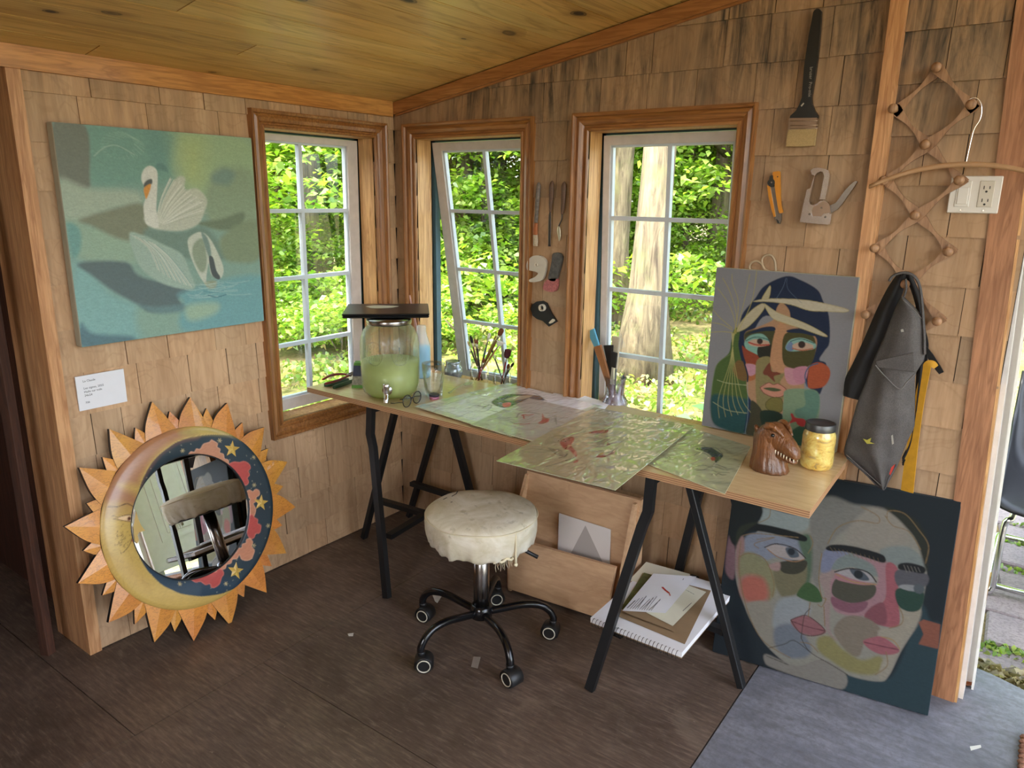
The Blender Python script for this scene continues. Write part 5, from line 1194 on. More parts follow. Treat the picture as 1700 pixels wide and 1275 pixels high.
mb = MB(); mb.lathe([(.030, TZ+.002), (.0325, TZ+.006), (.0325, TZ+.112), (.031, TZ+.125)], c, seg=28); mb.build('blue_liquid', 'blue_liquid', t)
plain('pink_stick', '#b98a80', .4)
p0 = np.array([c[0], c[1], TZ+.10]); p1 = onY(680, 490, -.10); mb = MB(); mb.tube([p0, (p0+p1)/2, p1], .0035, 8); mb.build('stirring_rod', 'pink_stick', t)

# ------------------------------------------------------------------ jars and brushes on the window sills
SZ = .6355
def jar(name, label, cat, x, y, prof, mat='clear_glass', parts=True, group=None):
    t = thing(name, label, cat, (x, y, SZ), group); mb = MB(); mb.lathe([(r, SZ+h) for r, h in prof], (x, y, 0), seg=32, cap=False); mb.build('glass_body', mat, t); return t
JP = [(.003, .001), (.030, .001), (.036, .006), (.038, .03), (.037, .062), (.031, .074), (.031, .088), (.033, .089)]
jar('brush_jar', 'glass jar full of thin paint brushes on the sill of the middle window', 'jar', .402, .030, JP)
jar('brush_jar', 'glass jar with dark bushy brushes at the right end of the middle sill', 'jar', .512, .032, [(r*.95, h*.85) for r, h in JP])
s = NT('pewter_glass'); s.base('#8a9298'); s.set(Roughness=.2, Metallic=.5, Alpha=.85)
jar('mason_jar', 'empty greyish mason jar on the left end of the middle sill', 'jar', .262, .035, [(.003, .001), (.034, .001), (.038, .008), (.038, .035), (.033, .046), (.030, .049), (.0305, .053), (.029, .054), (.0305, .060), (.0305, .068), (.027, .068)], 'pewter_glass')
s = NT('stained_glass'); s.t.nodes.remove(s.b); gl = s.n('ShaderNodeBsdfGlossy'); gl.inputs['Roughness'].default_value = .05; tr = s.n('ShaderNodeBsdfTransparent'); tr.inputs[0].default_value = (.93, .95, .95, 1); df = s.n('ShaderNodeBsdfDiffuse'); lw = s.n('ShaderNodeLayerWeight'); lw.inputs[0].default_value = .4; mx = s.n('ShaderNodeMixShader'); m0 = s.n('ShaderNodeMixShader'); nz_ = s.noise(s.pos(scale=(1, 1, .5)), 22, 4, .6, 1.)
s.l(s.mix(s.ramp(nz_, [(.4, 0.), (.6, 1.)]), '#5b3d30', '#a9a5b8'), df.inputs[0]); s.l(s.ramp(s.noise(s.pos(scale=(1, 1, .4)), 15, 4, .6), [(.40, .0), (.58, .85)]), m0.inputs[0]); s.l(tr.outputs[0], m0.inputs[1]); s.l(df.outputs[0], m0.inputs[2]); s.l(s.math('MULTIPLY', lw.outputs['Fresnel'], .8), mx.inputs[0]); s.l(m0.outputs[0], mx.inputs[1]); s.l(gl.outputs[0], mx.inputs[2]); s.l(mx.outputs[0], s.out.inputs[0])
jx, jy = 1.003, .030
jar('brush_carafe', 'paint-stained glass carafe holding wide brushes on the sill of the right window', 'carafe', jx, jy, [(.003, .001), (.030, .001), (.044, .010), (.047, .022), (.044, .034), (.035, .050), (.0325, .065), (.034, .10), (.038, .115), (.0385, .117)], 'stained_glass')
for nme, c_ in (('h_dark', '#20211f'), ('h_brown', '#5c3218'), ('h_olive', '#7d5f22'), ('h_grey', '#6f757a'), ('h_red', '#7c1f1c'), ('h_blue', '#2c4a52'), ('h_wood', '#9c6a42'), ('b_white', '#dedbd2'), ('b_tan', '#b89a68'), ('b_brown', '#6e3c22'), ('b_plum', '#4a1c26'), ('b_black', '#191615'), ('h_blond', '#b3925c'), ('silicone_blue', '#5aa3c4'), ('b_cream', '#c9bfa8')): plain(nme, c_, .45 if nme[0] == 'h' else .8, 0, .1, 200)
def brush(label, base, tip, hl, hm, bm_, r=.004, fer=.018, bl=.022, bw=.006, flat=.5, ferm='silver', group=None, name='paint_brush', cat='brush'):
    """base/tip points; the head is at the tip"""
    b, p = np.array(base, float), np.array(tip, float); d = p-b; L = np.linalg.norm(d); d /= L
    t = thing(name, label, cat, b, group)
    s0 = p-d*(bl+fer); mb = MB(); mb.tube([b, b+(s0-b)*.5, b+(s0-b)*.8, s0], [r*.55, r*.9, r*1.05, r*.8], 8); mb.build('handle', hm, t)
    mb = MB(); mb.tube([s0, s0+d*fer*.5, s0+d*fer], [r*.8, r*.9, min(bw*.8, r*1.3)], 10, flat=1); mb.build('ferrule', ferm, t)
    side = np.array([CR[0], CR[1], 0]); side -= d*(side@d); side /= np.linalg.norm(side); oth = np.cross(d, side); mb = MB(); rings = []
    for f, w in ((0, .7), (.3, 1.), (.65, 1.), (.9, hl), (1., hl*.5)):
        q = s0+d*(fer+bl*f); rings.append([q+side*bw*w*math.cos(a)+oth*bw*flat*w*math.sin(a) for a in [2*PI*k/12 for k in range(12)]])
    mb.loft(rings); mb.build('bristles', bm_, t); return t
def jb(label, tip, basex, y0, y1, *a, jc=(.402, .030), **k):
    T_ = onY(tip[0], tip[1], y1); return brush(label, (jc[0]+basex, jc[1]+y0, SZ+.012), T_, *a, **k)
g_ = 'thin brushes in the jar on the middle sill'
jb('thin light-tipped brush leaning farthest left in the jar', (776, 566), .018, .0, .030, .4, 'h_dark', 'b_tan', r=.0030, bw=.003, group=g_)
jb('black-haired brush leaning left in the jar', (781, 557), .014, -.004, .020, .6, 'h_brown', 'b_black', r=.0036, bw=.0055, bl=.03, group=g_)
jb('olive-handled thin brush leaning left in the jar', (788, 561), .010, .006, .040, .4, 'h_olive', 'b_brown', r=.0036, bw=.004, group=g_)
jb('dark-handled brush with small brown tip in the jar', (792, 562), .006, -.006, .012, .4, 'h_dark', 'b_brown', r=.0036, bw=.004, group=g_)
jb('upright brush with silver ferrule and white tip in the jar', (813, 553), -.006, .0, .030, .8, 'h_blue', 'b_white', r=.0036, bw=.006, fer=.035, group=g_)
jb('tan pointed brush leaning right in the jar', (824, 556), -.012, .006, .040, .3, 'h_blond', 'b_tan', r=.0040, bw=.004, group=g_)
jb('big round rust-brown brush, tallest in the jar', (834, 546), -.016, .0, .030, .8, 'h_olive', 'b_brown', r=.0055, bw=.010, bl=.03, flat=.9, group=g_)
jb('fan brush with white bristles leaning right in the jar', (832, 567), -.010, -.010, .005, 1.6, 'h_wood', 'b_white', r=.0034, bw=.012, flat=.25, group=g_)
jb('short reddish brush standing in front in the jar', (804, 594), .004, -.012, .010, .5, 'h_red', 'b_brown', r=.0045, bw=.005, group=g_)
g_ = 'bushy brushes in the jar at the right of the middle sill'; kc = dict(jc=(.512, .032))
jb('black needle-thin brush leaning far left over the other jar', (816, 580), .012, .0, .025, .3, 'h_dark', 'b_black', r=.0030, bw=.003, group=g_, **kc)
jb('dark plum mop brush in the right jar', (844, 580), -.002, .0, .030, 1., 'h_red', 'b_plum', r=.0036, bw=.013, bl=.034, flat=.8, group=g_, **kc)
jb('short brown brush in the right jar', (845, 604), .002, .008, .03, .6, 'h_brown', 'b_brown', r=.0034, bw=.006, group=g_, **kc)
jb('dark brush leaning right against the casing', (853, 602), -.008, .004, .03, .5, 'h_dark', 'b_black', r=.0034, bw=.005, group=g_, **kc)
g_ = 'wide brushes in the carafe on the right sill'
def flatbrush(label, tip, base, wt, parts, dy0=0., dy1=0., name='paint_brush', cat='brush', wz=.004):
    T_ = np.array(onY(*tip, jy+dy1)); B_ = np.array([base[0], jy+dy0, base[1]]); d = T_-B_; L = np.linalg.norm(d); d /= L; side = np.array([1., -.25, 0]); side -= d*(side@d); side /= np.linalg.norm(side); oth = np.cross(d, side)
    t = thing(name, label, cat, B_, g_)
    for nm, m, f0, f1, w0, w1 in parts:
        mb = MB(); rg = [[B_+d*L*f+side*w*i_+oth*wz*j_ for i_, j_ in ((-1, -.5), (-.8, -1), (.8, -1), (1, -.5), (1, .5), (.8, 1), (-.8, 1), (-1, .5))] for f, w in ((f0, w0*1.35), ((f0+f1)/2, (w0+w1)*.675), (f1, w1*1.35))]
        mb.loft(rg, smooth=False); mb.build(nm, m, t)
flatbrush('flat pale blue silicone spreader leaning left in the carafe', (981, 548), (1.012, SZ+.03), 0, [('handle', 'h_blue', 0, .62, .004, .006), ('head', 'silicone_blue', .62, 1, .007, .014)], .01, .02, 'silicone_spreader', 'spreader')
flatbrush('wide wooden brush with notched pale end in the carafe', (992, 574), (1.005, SZ+.03), 0, [('handle', 'h_wood', 0, 1, .009, .014)], .0, -.005)
flatbrush('black fan-shaped brush with red ferrule in the carafe', (1010, 573), (1.0, SZ+.03), 0, [('ferrule', 'h_red', 0, .36, .007, .008), ('handle', 'b_black', .36, .75, .008, .010), ('bristles', 'b_black', .75, 1, .010, .016)], -.006, .004)
flatbrush('black brush with a silver blade in the carafe', (1020, 585), (.995, SZ+.03), 0, [('handle', 'h_brown', 0, .35, .006, .007), ('ferrule', 'silver', .35, .7, .007, .004), ('bristles', 'b_black', .7, 1, .008, .010)], -.010, -.012)
flatbrush('wide brush with tall cream bristles at the right in the carafe', (1023, 559), (.99, SZ+.03), 0, [('handle', 'h_grey', 0, .5, .006, .008), ('bristles', 'b_cream', .5, 1, .009, .014)], .010, .012)

# ------------------------------------------------------------------ dinosaur head and paint jar
s = NT('copper_resin'); n1 = s.noise(s.pos(), 60, 4, .6); n2 = s.noise(s.pos(), 9, 2); s.base(s.mix(s.ramp(n2, [(.35, 0.), (.65, 1.)]), '#80502a', '#5c371c')); s.set(Roughness=.33, Coat_Weight=.4, Coat_Roughness=.2); s.bump(s.math('ADD', n1, s.noise(s.pos(scale=(1, 1, .25)), 150, 3)), .7, .005)
plain('ivory', '#e6dcc4', .4)
hx, hy = 1.640, -.292; t = thing('dinosaur_head', 'brown glossy toothed dinosaur head bust standing on the right end of the table', 'figurine', (hx, hy, TZ))
dh = np.array([.93, -.37, 0]); dh /= np.linalg.norm(dh); sdh = np.array([-dh[1], dh[0], 0]); ZZ = np.array([0, 0, 1.])
def ring(c, ax1, ax2, a_, b_, n=36, wr=0., fr=11, sq=0.): return [np.array(c)+ax1*a_*(1+wr*math.sin(fr*q)+sq*abs(math.sin(2*q)))*math.cos(q)+ax2*b_*(1+wr*math.sin(fr*q)+sq*abs(math.sin(2*q)))*math.sin(q) for q in [2*PI*k/n for k in range(n)]]
H0 = np.array([hx, hy, TZ])
mb = MB(); R = []
for z_, off, a_, b_, w_ in ((0, -.002, .050, .043, .03), (.004, -.002, .052, .045, .05), (.015, -.004, .050, .043, .06), (.03, -.006, .046, .040, .06), (.05, -.008, .043, .037, .05), (.07, -.010, .043, .036, .04), (.09, -.012, .042, .035, .03), (.105, -.010, .036, .032, .02), (.118, -.008, .022, .022, .01), (.122, -.008, .006, .006, 0)):
    R.append(ring(H0+dh*off+ZZ*z_, dh, sdh, a_, b_, wr=w_, fr=13))
mb.loft(R); body = mb.build('neck', 'copper_resin', t)
mb = MB(); R = []
for f, z_, a_, b_ in ((-.040, .085, .012, .012), (-.034, .086, .026, .024), (-.02, .090, .034, .032), (-.002, .094, .037, .033), (.014, .094, .037, .029), (.030, .089, .032, .024), (.046, .082, .027, .021), (.062, .074, .022, .019), (.074, .067, .016, .016), (.081, .061, .009, .010), (.083, .058, .003, .004)):
    R.append(ring(H0+dh*f+ZZ*z_, sdh, ZZ, b_, a_, sq=.06))
mb.loft(R)
for sg in (-1, 1): 
    mb.tube(cr([H0+dh*-.01+sdh*sg*.025+ZZ*.118, H0+dh*.008+sdh*sg*.026+ZZ*.128, H0+dh*.026+sdh*sg*.022+ZZ*.122, H0+dh*.045+sdh*sg*.016+ZZ*.104], 4), [.005, .007, .008, .009, .009, .008, .007, .007, .006, .006, .005, .004, .003], 8)
    mb.tube([H0+dh*.020+sdh*sg*.024+ZZ*.118, H0+dh*.024+sdh*sg*.028+ZZ*.132], [.008, .002], 8)
    mb.tube([H0+dh*-.034+sdh*sg*.018+ZZ*.10, H0+dh*-.042+sdh*sg*.022+ZZ*.116], [.010, .004], 8)
mb.build('upper_head', 'copper_resin', t)
mb = MB(); R = []
for f, z_, a_, b_ in ((-.02, .060, .016, .024), (.0, .056, .014, .023), (.03, .050, .010, .019), (.055, .046, .009, .016), (.070, .044, .007, .012), (.078, .044, .003, .005)): R.append(ring(H0+dh*f+ZZ*z_, sdh, ZZ, b_, a_))
mb.loft(R); mb.build('lower_jaw', 'copper_resin', t)
mb = MB()
for sg in (-1, 1):
    for k in range(9):
        f = .012+k*.0078; w = .0235-.0013*k if k < 7 else .012-(k-7)*.004; zt = .071-.0022*k
        c0 = H0+dh*f+sdh*sg*w+ZZ*zt; mb.lathe([(.0018, 0), (.0013, -.006), (.0002, -.0105)], c0, seg=7)
mb.build('teeth', 'ivory', t)
mb = MB()
for sg in (-1, 1): mb.sphere(tuple(H0+dh*.020+sdh*sg*.0285+ZZ*.105), .0050, 12, 8)
mb.build('eyes', 'black_gloss', t)
s = NT('yellow_paint_glass'); n1 = s.noise(s.pos(scale=(1, 1, 1.6)), 26, 5, .65, 1.); n2 = s.noise(s.pos(), 70, 3)
c = s.mix(s.ramp(n1, [(.35, 0.), (.6, 1.)]), '#e2d684', '#c8a145'); c = s.mix(s.ramp(n1, [(.56, 0.), (.66, .8)]), c, '#8d7d5c'); c = s.mix(s.ramp(n2, [(.72, 0.), (.75, .7)]), c, '#3a4a3a'); s.base(c); s.set(Roughness=.35, Coat_Weight=1., Coat_Roughness=.04, Subsurface_Weight=.2, Subsurface_Scale=.02)
plain('zinc_lid', '#5d5f60', .4, .8, .1, 60)
jx2, jy2 = 1.733, -.200; t = thing('paint_jar', 'mason jar stained with yellow paint and a grey screw lid, at the right table corner', 'jar', (jx2, jy2, TZ))
mb = MB(); mb.lathe([(.030, TZ), (.036, TZ+.003), (.0405, TZ+.010), (.0415, TZ+.02), (.0415, TZ+.088), (.040, TZ+.098), (.035, TZ+.106), (.034, TZ+.110)], (jx2, jy2, 0), seg=40); mb.build('glass_body', 'yellow_paint_glass', t)
mb = MB(); mb.lathe([(.0365, TZ+.106), (.0385, TZ+.107), (.0375, TZ+.110), (.0385, TZ+.113), (.0375, TZ+.117), (.0375, TZ+.124), (.0368, TZ+.126), (.033, TZ+.126), (.032, TZ+.124), (.001, TZ+.124)], (jx2, jy2, 0), seg=40); mb.build('screw_lid', 'zinc_lid', t)

# ------------------------------------------------------------------ sun-and-moon mirror leaning on the left wall
thm = math.radians(12.186); Rt = .371
me_ = np.array([-math.sin(thm), 0, math.cos(thm)]); mu_ = np.array([0, 1., 0]); mn_ = np.array([math.cos(thm), 0, math.sin(thm)])
mc_ = np.array([.1895, -1.034, .0035])+me_*Rt
def mpl(x, y):
    d = _ray(x, y); q = CAM_P+d*((mc_-CAM_P)@mn_)/(d@mn_)-mc_; return np.array([q@mu_, q@me_])
mpc = lambda x, y: mpl(80+x/2.602, 590+y/2.602)
def mp3(p, d=0.): return mc_+mu_*p[0]+me_*p[1]+mn_*d
RO = .282; RI = .193; ic = np.array([-.004, .002])
t = thing('sun_mirror', 'round mirror framed as a yellow moon and orange sun rays, leaning on the left wall', 'mirror', (.19, -1.034, 0))
mm = lambda x, y: (lambda q: ((q[0]+.3)/.6, (.3-q[1])/.6))(mpc(x, y))
pm_ = Paint(340, 340, '#22323a', mm, 1.15, 9); F = pm_.fill
F([(360, 1010), (500, 1040), (700, 1040), (830, 980), (700, 960), (520, 960), (430, 880)], '#243a4a', 8)
rg_ = pm_.rng
for k in range(120): pm_.dot(rg_.uniform(400, 960), rg_.uniform(340, 1040), .8, '#c9c3a0', .7, .5)
def cloud(pts, col, edge):
    P = []
    for i in range(len(pts)):
        a, b = np.array(pts[i], float), np.array(pts[(i+1) % len(pts)], float); n = max(1, int(np.linalg.norm(b-a)/26))
        for k in range(n):
            q = a+(b-a)*k/n; r = a+(b-a)*(k+.5)/n; nv = np.array([(b-a)[1], -(b-a)[0]]); nv /= np.linalg.norm(nv)+1e-6; P += [tuple(q), tuple(r+nv*8)]
    F(P, col, .8); pm_.line(P+P[:1], 1.2, edge, .7)
cloud([(600, 430), (650, 405), (690, 375), (712, 372), (735, 420), (775, 470), (840, 560), (800, 540), (740, 480), (680, 445)], '#b07a5c', '#d8a98a')
cloud([(770, 475), (820, 462), (862, 470), (850, 560), (830, 540), (800, 510)], '#a8453f', '#cf7a6a')
cloud([(850, 590), (905, 585), (880, 640), (885, 690), (862, 690), (868, 620)], '#b4785a', '#d8a98a')
cloud([(862, 690), (885, 700), (912, 750), (890, 770), (866, 790), (858, 740)], '#a8453f', '#cf7a6a')
cloud([(866, 790), (880, 860), (850, 885), (820, 860), (790, 880), (740, 925), (700, 950), (760, 890), (830, 830)], '#b4785a', '#d8a98a')
cloud([(610, 965), (690, 945), (745, 925), (740, 960), (710, 1000), (690, 985), (650, 975)], '#a8453f', '#cf7a6a')
inner = [(828, 368), (790, 345), (700, 341), (620, 350), (540, 375), (470, 425), (430, 470), (395, 540), (378, 610), (376, 680), (390, 720), (412, 755), (384, 762), (374, 775), (383, 796), (377, 815), (386, 870), (420, 930), (480, 990), (560, 1028), (650, 1040), (740, 1030), (812, 1002)]
outer = [mp_ for mp_ in []]
cx_, cy_ = 619, 697
outer = [(812, 1002)]+[(cx_-20+420*math.cos(a), cy_-10+440*math.sin(a)) for a in np.linspace(1.1, 5.25, 16)]+[(828, 368)]
F(inner+outer, '#b99a52', .8, smooth=False)
F([(300, 560), (380, 560), (400, 520), (470, 420), (560, 365), (640, 345), (560, 310), (430, 330), (330, 420), (250, 540), (235, 640), (372, 650), (376, 600)], '#946048', 9, .85)
F([(240, 640), (300, 630), (375, 660), (375, 700), (300, 690), (240, 700)], '#a8864c', 6, .8)
F([(560, 330), (700, 305), (820, 350), (700, 342), (600, 350)], '#a09048', 5, .7)
F([(250, 860), (330, 880), (400, 940), (430, 1010), (330, 960)], '#a68238', 10, .5)
for k in range(26): 
    x0, y0 = rg_.uniform(235, 400), rg_.uniform(480, 1000); pm_.line([(x0, y0), (x0+rg_.uniform(-20, 30), y0+rg_.uniform(10, 50))], 1., '#8a6a34', .25)
pm_.line(inner, 1.6, '#d0b468'); pm_.line(inner, .9, '#4a3a20', .6)
pm_.line([(252, 652), (290, 652), (330, 640), (365, 655)], 1.5, '#4a2d1c'); pm_.line([(290, 700), (320, 690), (352, 690), (364, 712)], 1.4, '#4a2d1c')
F([(290, 702), (320, 692), (350, 692), (364, 716), (330, 714)], '#d6b78c', .6); pm_.dot(342, 704, 3.6, '#7a4a30'); pm_.dot(342, 704, 1.6, '#1d1410'); pm_.line([(272, 704), (310, 712), (362, 718)], 1.2, '#5a3a24'); pm_.line([(265, 690), (290, 698)], .9, '#5a3a24')
pm_.line([(352, 775), (372, 760), (368, 768), (378, 772)], 1.2, '#4a2d1c'); F([(350, 798), (372, 788), (381, 795), (378, 808), (362, 806)], '#a8453c', .6); pm_.line([(350, 799), (378, 800)], 1., '#5a2018')
pm_.line([(360, 778), (340, 820), (312, 850)], 1.2, '#4a3418')
for k in range(60):
    x_, y_ = rg_.normal(308, 18), rg_.normal(790, 24); pm_.dot(x_, y_, .8, '#5a4420', .9, .4)
for x_, y_, r_ in ((572, 412, 3), (735, 368, 2.5), (883, 440, 2.5), (884, 560, 2.5), (945, 735, 2.5), (882, 820, 2.5), (760, 985, 2.5), (560, 985, 2.5)):
    for k in range(3): a = k*PI/3; pm_.line([(x_-9*math.cos(a), y_-9*math.sin(a)), (x_+9*math.cos(a), y_+9*math.sin(a))], 1., '#b9a878')
def prof_h(p):
    r = np.hypot(p[..., 0], p[..., 1]); return .010*np.clip((RO-r)/.02, 0, 1)**.5
def ring_P(u, v):
    a = u*2*PI; ri = RI; x = (1-v)*(ic[0]+ri*np.cos(a))+v*RO*np.cos(a); y = (1-v)*(ic[1]+ri*np.sin(a))+v*RO*np.sin(a)
    r = np.hypot(x, y); ang = np.arctan2(y, x); moon = np.clip((-np.cos(ang)+.35)*2, 0, 1)
    hgt = .004+np.clip((RO-r)/.012, 0, 1)**.5*.004+.008*moon*np.sin(np.clip(v, 0, 1)*PI)**.7
    hgt = hgt*np.clip(v/.03+.4, 0, 1)
    return mc_+np.outer(x, mu_)+np.outer(y, me_)+np.outer(hgt, mn_)
def ring_C(u, v):
    a = u*2*PI; x = (1-v)*(ic[0]+RI*np.cos(a))+v*RO*np.cos(a); y = (1-v)*(ic[1]+RI*np.sin(a))+v*RO*np.sin(a); return pm_.at((x+.3)/.6, (.3-y)/.6)
grid_mesh('moon_and_sky_ring', ring_P, 540, 46, ring_C, 'painted_wood_glossy', t)
mb = MB(); mb.lathe([(RO-.004, -.012), (RO, -.010), (RO, .004), (RO-.001, .0045), (.01, .0045-.006)], mc_, axis=mn_, seg=96, x=mu_); mb.build('backing_disc', 'black_plastic', t)
s = NT('mirror_silver'); s.base((.92, .93, .93)); s.set(Metallic=1., Roughness=.0)
mb = MB(); N_ = 96; P = [mp3(ic+(RI+.001)*np.array([math.cos(a), math.sin(a)]), .0035) for a in [2*PI*k/N_ for k in range(N_)]]; mb.add([mp3(ic, .0035)]+P, [(0, 1+k, 1+(k+1) % N_) for k in range(N_)]); mb.build('mirror_glass', 'mirror_silver', t)
mb = MB(); mb.tube([mp3(ic+RI*np.array([math.cos(a), math.sin(a)]), .006) for a in [2*PI*k/96 for k in range(97)]], .0024, 8, cap=False); mb.build('mirror_rim', 'black_plastic', t)
# nose of the moon reaching over the glass
nose = [mpc(*q) for q in ((374, 672), (384, 708), (396, 734), (413, 756), (386, 764), (380, 775), (386, 796), (380, 812), (368, 800), (362, 740))]
s = NT('moon_yellow'); s.base('#b99a52'); s.set(Roughness=.4)
mb = MB(); mb.prism(nose[::-1], mc_, mu_, me_, mn_, .0085); mb.build('moon_nose', 'moon_yellow', t)
s = NT('ray_paint'); v = s.pos(); wv = s.noise(s.pos(scale=(3, 1, 3)), 30, 2, .5, 2.); n1 = s.noise(v, 7, 3)
c = s.mix(s.ramp(n1, [(.35, 0.), (.65, 1.)]), '#dd9a3e', '#c98140'); c = s.mix(s.ramp(wv, [(.44, 0.), (.49, .6), (.54, 0.)]), c, '#9a5c26'); c = s.mix(1., c, s.attr('Col'), 'MULTIPLY'); s.base(c); s.set(Roughness=.42, Coat_Weight=.3)
bigs = [(450, 200), (615, 180), (775, 205), (935, 310), (1035, 460), (1070, 655), (1030, 855), (945, 1025), (790, 1170), (630, 1235), (460, 1240), (262, 1155), (130, 985), (72, 740), (135, 485), (265, 318)]
smalls = [(528, 242), (688, 228), (843, 290), (955, 402), (1020, 565), (1015, 735), (970, 912), (850, 1045), (725, 1145), (550, 1195), (378, 1163), (238, 1038), (155, 845), (170, 640), (238, 440), (380, 312)]
angs = [math.atan2(*mpc(*q)[::-1]) for q in bigs]
off = np.angle(np.mean([np.exp(1j*(a+2*PI*k/16)) for k, a in enumerate(angs)]))
def ray(kind, tip, ac_, hw, thick, zf):
    tp_ = mpc(*tip); b0 = RO-.006
    A_ = np.array([math.cos(ac_+hw), math.sin(ac_+hw)])*b0; B_ = np.array([math.cos(ac_-hw), math.sin(ac_-hw)])*b0; m_ = np.array([math.cos(ac_), math.sin(ac_)])*b0
    rad = np.array([math.cos(ac_), math.sin(ac_)]); L = np.linalg.norm(tp_-m_)
    tan_ = np.array([-rad[1], rad[0]])
    s1 = cr([A_, A_*.52+tp_*.48+tan_*hw*(.055 if kind else .05), tp_], 8); s2 = cr([tp_, B_*.52+tp_*.48-tan_*hw*(.03 if kind else .005), B_], 8)
    poly = [tuple(q) for q in s1]+[tuple(q) for q in s2[1:]]; n = len(poly)
    mb = MB(); cz_ = zf
    ctr = np.mean(np.array(poly), 0); Fv = [mp3(q, zf) for q in poly]; Bv = [mp3(q, zf-thick) for q in poly]
    # front: a ridge from the base centre to the tip gives the carved facet
    ridge = [mp3(m_*(1-f)+np.array(tp_)*f, zf+(.004 if kind else .006)*(1-f)) for f in (0, .35, .7)]
    k1 = len(s1)-1; colr = (1.05, 1., .9) if kind else (1.0, .98, .95)
    V = Fv+ridge; fs = []
    def strip(idx, ridge_i):
        out = []; m1 = len(idx)
        for j in range(m1-1):
            f = j/(m1-1); r0 = ridge_i[min(2, int(f*3))]; r1_ = ridge_i[min(2, int((j+1)/(m1-1)*3))]
            out.append((idx[j], idx[j+1], r0)); 
            if r1_ != r0: out.append((idx[j+1], r1_, r0))
        return out
    fs += strip(list(range(0, k1+1)), [n, n+1, n+2]); right = list(range(k1, n))
    fs += [(a_, c_, b_) if False else (a_, b_, c_) for a_, b_, c_ in strip(right, [n+2, n+1, n])]
    fs.append((n-1, 0, n))
    mb.add(V, fs, 0, False, col=(1.0*random.uniform(.92, 1.05), random.uniform(.9, 1.0), .9))
    mb.add(Bv, [tuple(range(n))[::-1]], 1); mb.add(Fv+Bv, [(i, (i+1) % n, n+(i+1) % n, n+i) for i in range(n)], 1)
    mb.build('sun_ray', ['ray_paint', 'black_plastic'], t)
for k in range(16):
    ac_ = off-2*PI*k/16; ray(0, bigs[k], ac_, math.radians(11.2), .014, -.0015)
    ac_ = off-2*PI*(k+.5)/16; ray(1, smalls[k], ac_, math.radians(5.6), .010, -.0052)
s = NT('star_yellow'); s.base('#c9a652'); s.set(Roughness=.4)
for (x_, y_), rr2 in (((788, 405), 40), ((913, 636), 38), ((803, 930), 42)):
    P = []
    for k in range(10):
        a = -PI/2+k*PI/5+.1; r2 = rr2 if k % 2 == 0 else rr2*.42; P.append(mpc(x_+r2*math.cos(a), y_+r2*1.1*math.sin(a)))
    c0 = mpc(x_, y_); mb = MB(); V = [mp3(q, .0072) for q in P]+[mp3(c0, .013)]
    mb.add(V, [(i, (i+1) % 10, 10) for i in range(10)]); mb.build('star', 'star_yellow', t)

# ------------------------------------------------------------------ title card by the swan painting
ca = np.array(onX(204, 610, .012)); cardw, cardh = .134, .099
t = thing('title_card', 'small white title card with printed text under the swan painting', 'card', (.011, -1.215, .80))
co = np.array([.0115, -1.2835, .7485]); cu = np.array([0, 1., 0.0]); cv = np.array([0, 0, 1.])
mb = MB(); mb.obox(co+cu*cardw/2+cv*cardh/2+np.array([.001, 0, 0]), cu*cardw/2, cv*cardh/2, np.array([.0018, 0, 0])); mb.build('card_sheet', 'white_paper', t)
s = NT('print_ink'); s.base('#45454a'); s.set(Roughness=.8)
def text(body, loc, size, rot, mat, parent, name='lettering', ext=.0001, align='LEFT'):
    c = D.curves.new(name, 'FONT'); c.body = body; c.size = size; c.extrude = ext; c.align_x = align; c.materials.append(MATS[mat]); c.resolution_u = 2
    tmp = D.objects.new(name, c); COL.objects.link(tmp); bpy.context.view_layer.update(); me = D.meshes.new_from_object(tmp.evaluated_get(bpy.context.evaluated_depsgraph_get())); D.objects.remove(tmp); me.name = name
    if not me.materials: me.materials.append(MATS[mat])
    o = D.objects.new(name, me); COL.objects.link(o); M = rot.to_4x4() if hasattr(rot, 'to_4x4') else rot; M = Matrix.Translation(Vector(loc))@M
    if parent is not None:
        o.parent = parent; M = Matrix.Translation(-Vector(ROOT[parent.name]))@M; ROOT[o.name] = ROOT[parent.name]
    o.matrix_basis = M; return o
def rotm(x, y, z): return Matrix((x, y, z)).transposed().to_3x3()
RA = rotm((0, 1, 0), (0, 0, 1), (1, 0, 0))
for body, yy, sz in (('La Claude', .0805, .0085), ('Les signes, 2025', .060, .0085), ('Huile sur toile', .0495, .0085), ('24x24', .039, .0085), ('700', .0185, .0080)):
    text(body, co+cu*.018+cv*yy+np.array([.0031, 0, 0]), sz, RA, 'print_ink', t)

# ------------------------------------------------------------------ things on the back wall
WY = -.010
def wp(px, py, y=WY): return np.array(onY(px, py, y))
def flat(name, pts, y_, th, mat, parent, k=None, smooth=False):
    """outline measured on the wall plane, extruded towards the room"""
    P = [onY(x, y, y_) for x, y in (k(pts) if k else pts)]; mb = MB(); o = np.array([0, y_, 0.]); poly = [(p[0], p[2]) for p in P]
    if smooth: poly = [tuple(q) for q in cr(poly, 4, True)]
    mb.prism(poly, o, (1, 0, 0), (0, 0, 1), (0, -1, 0), th); return mb.build(name, mat, parent)
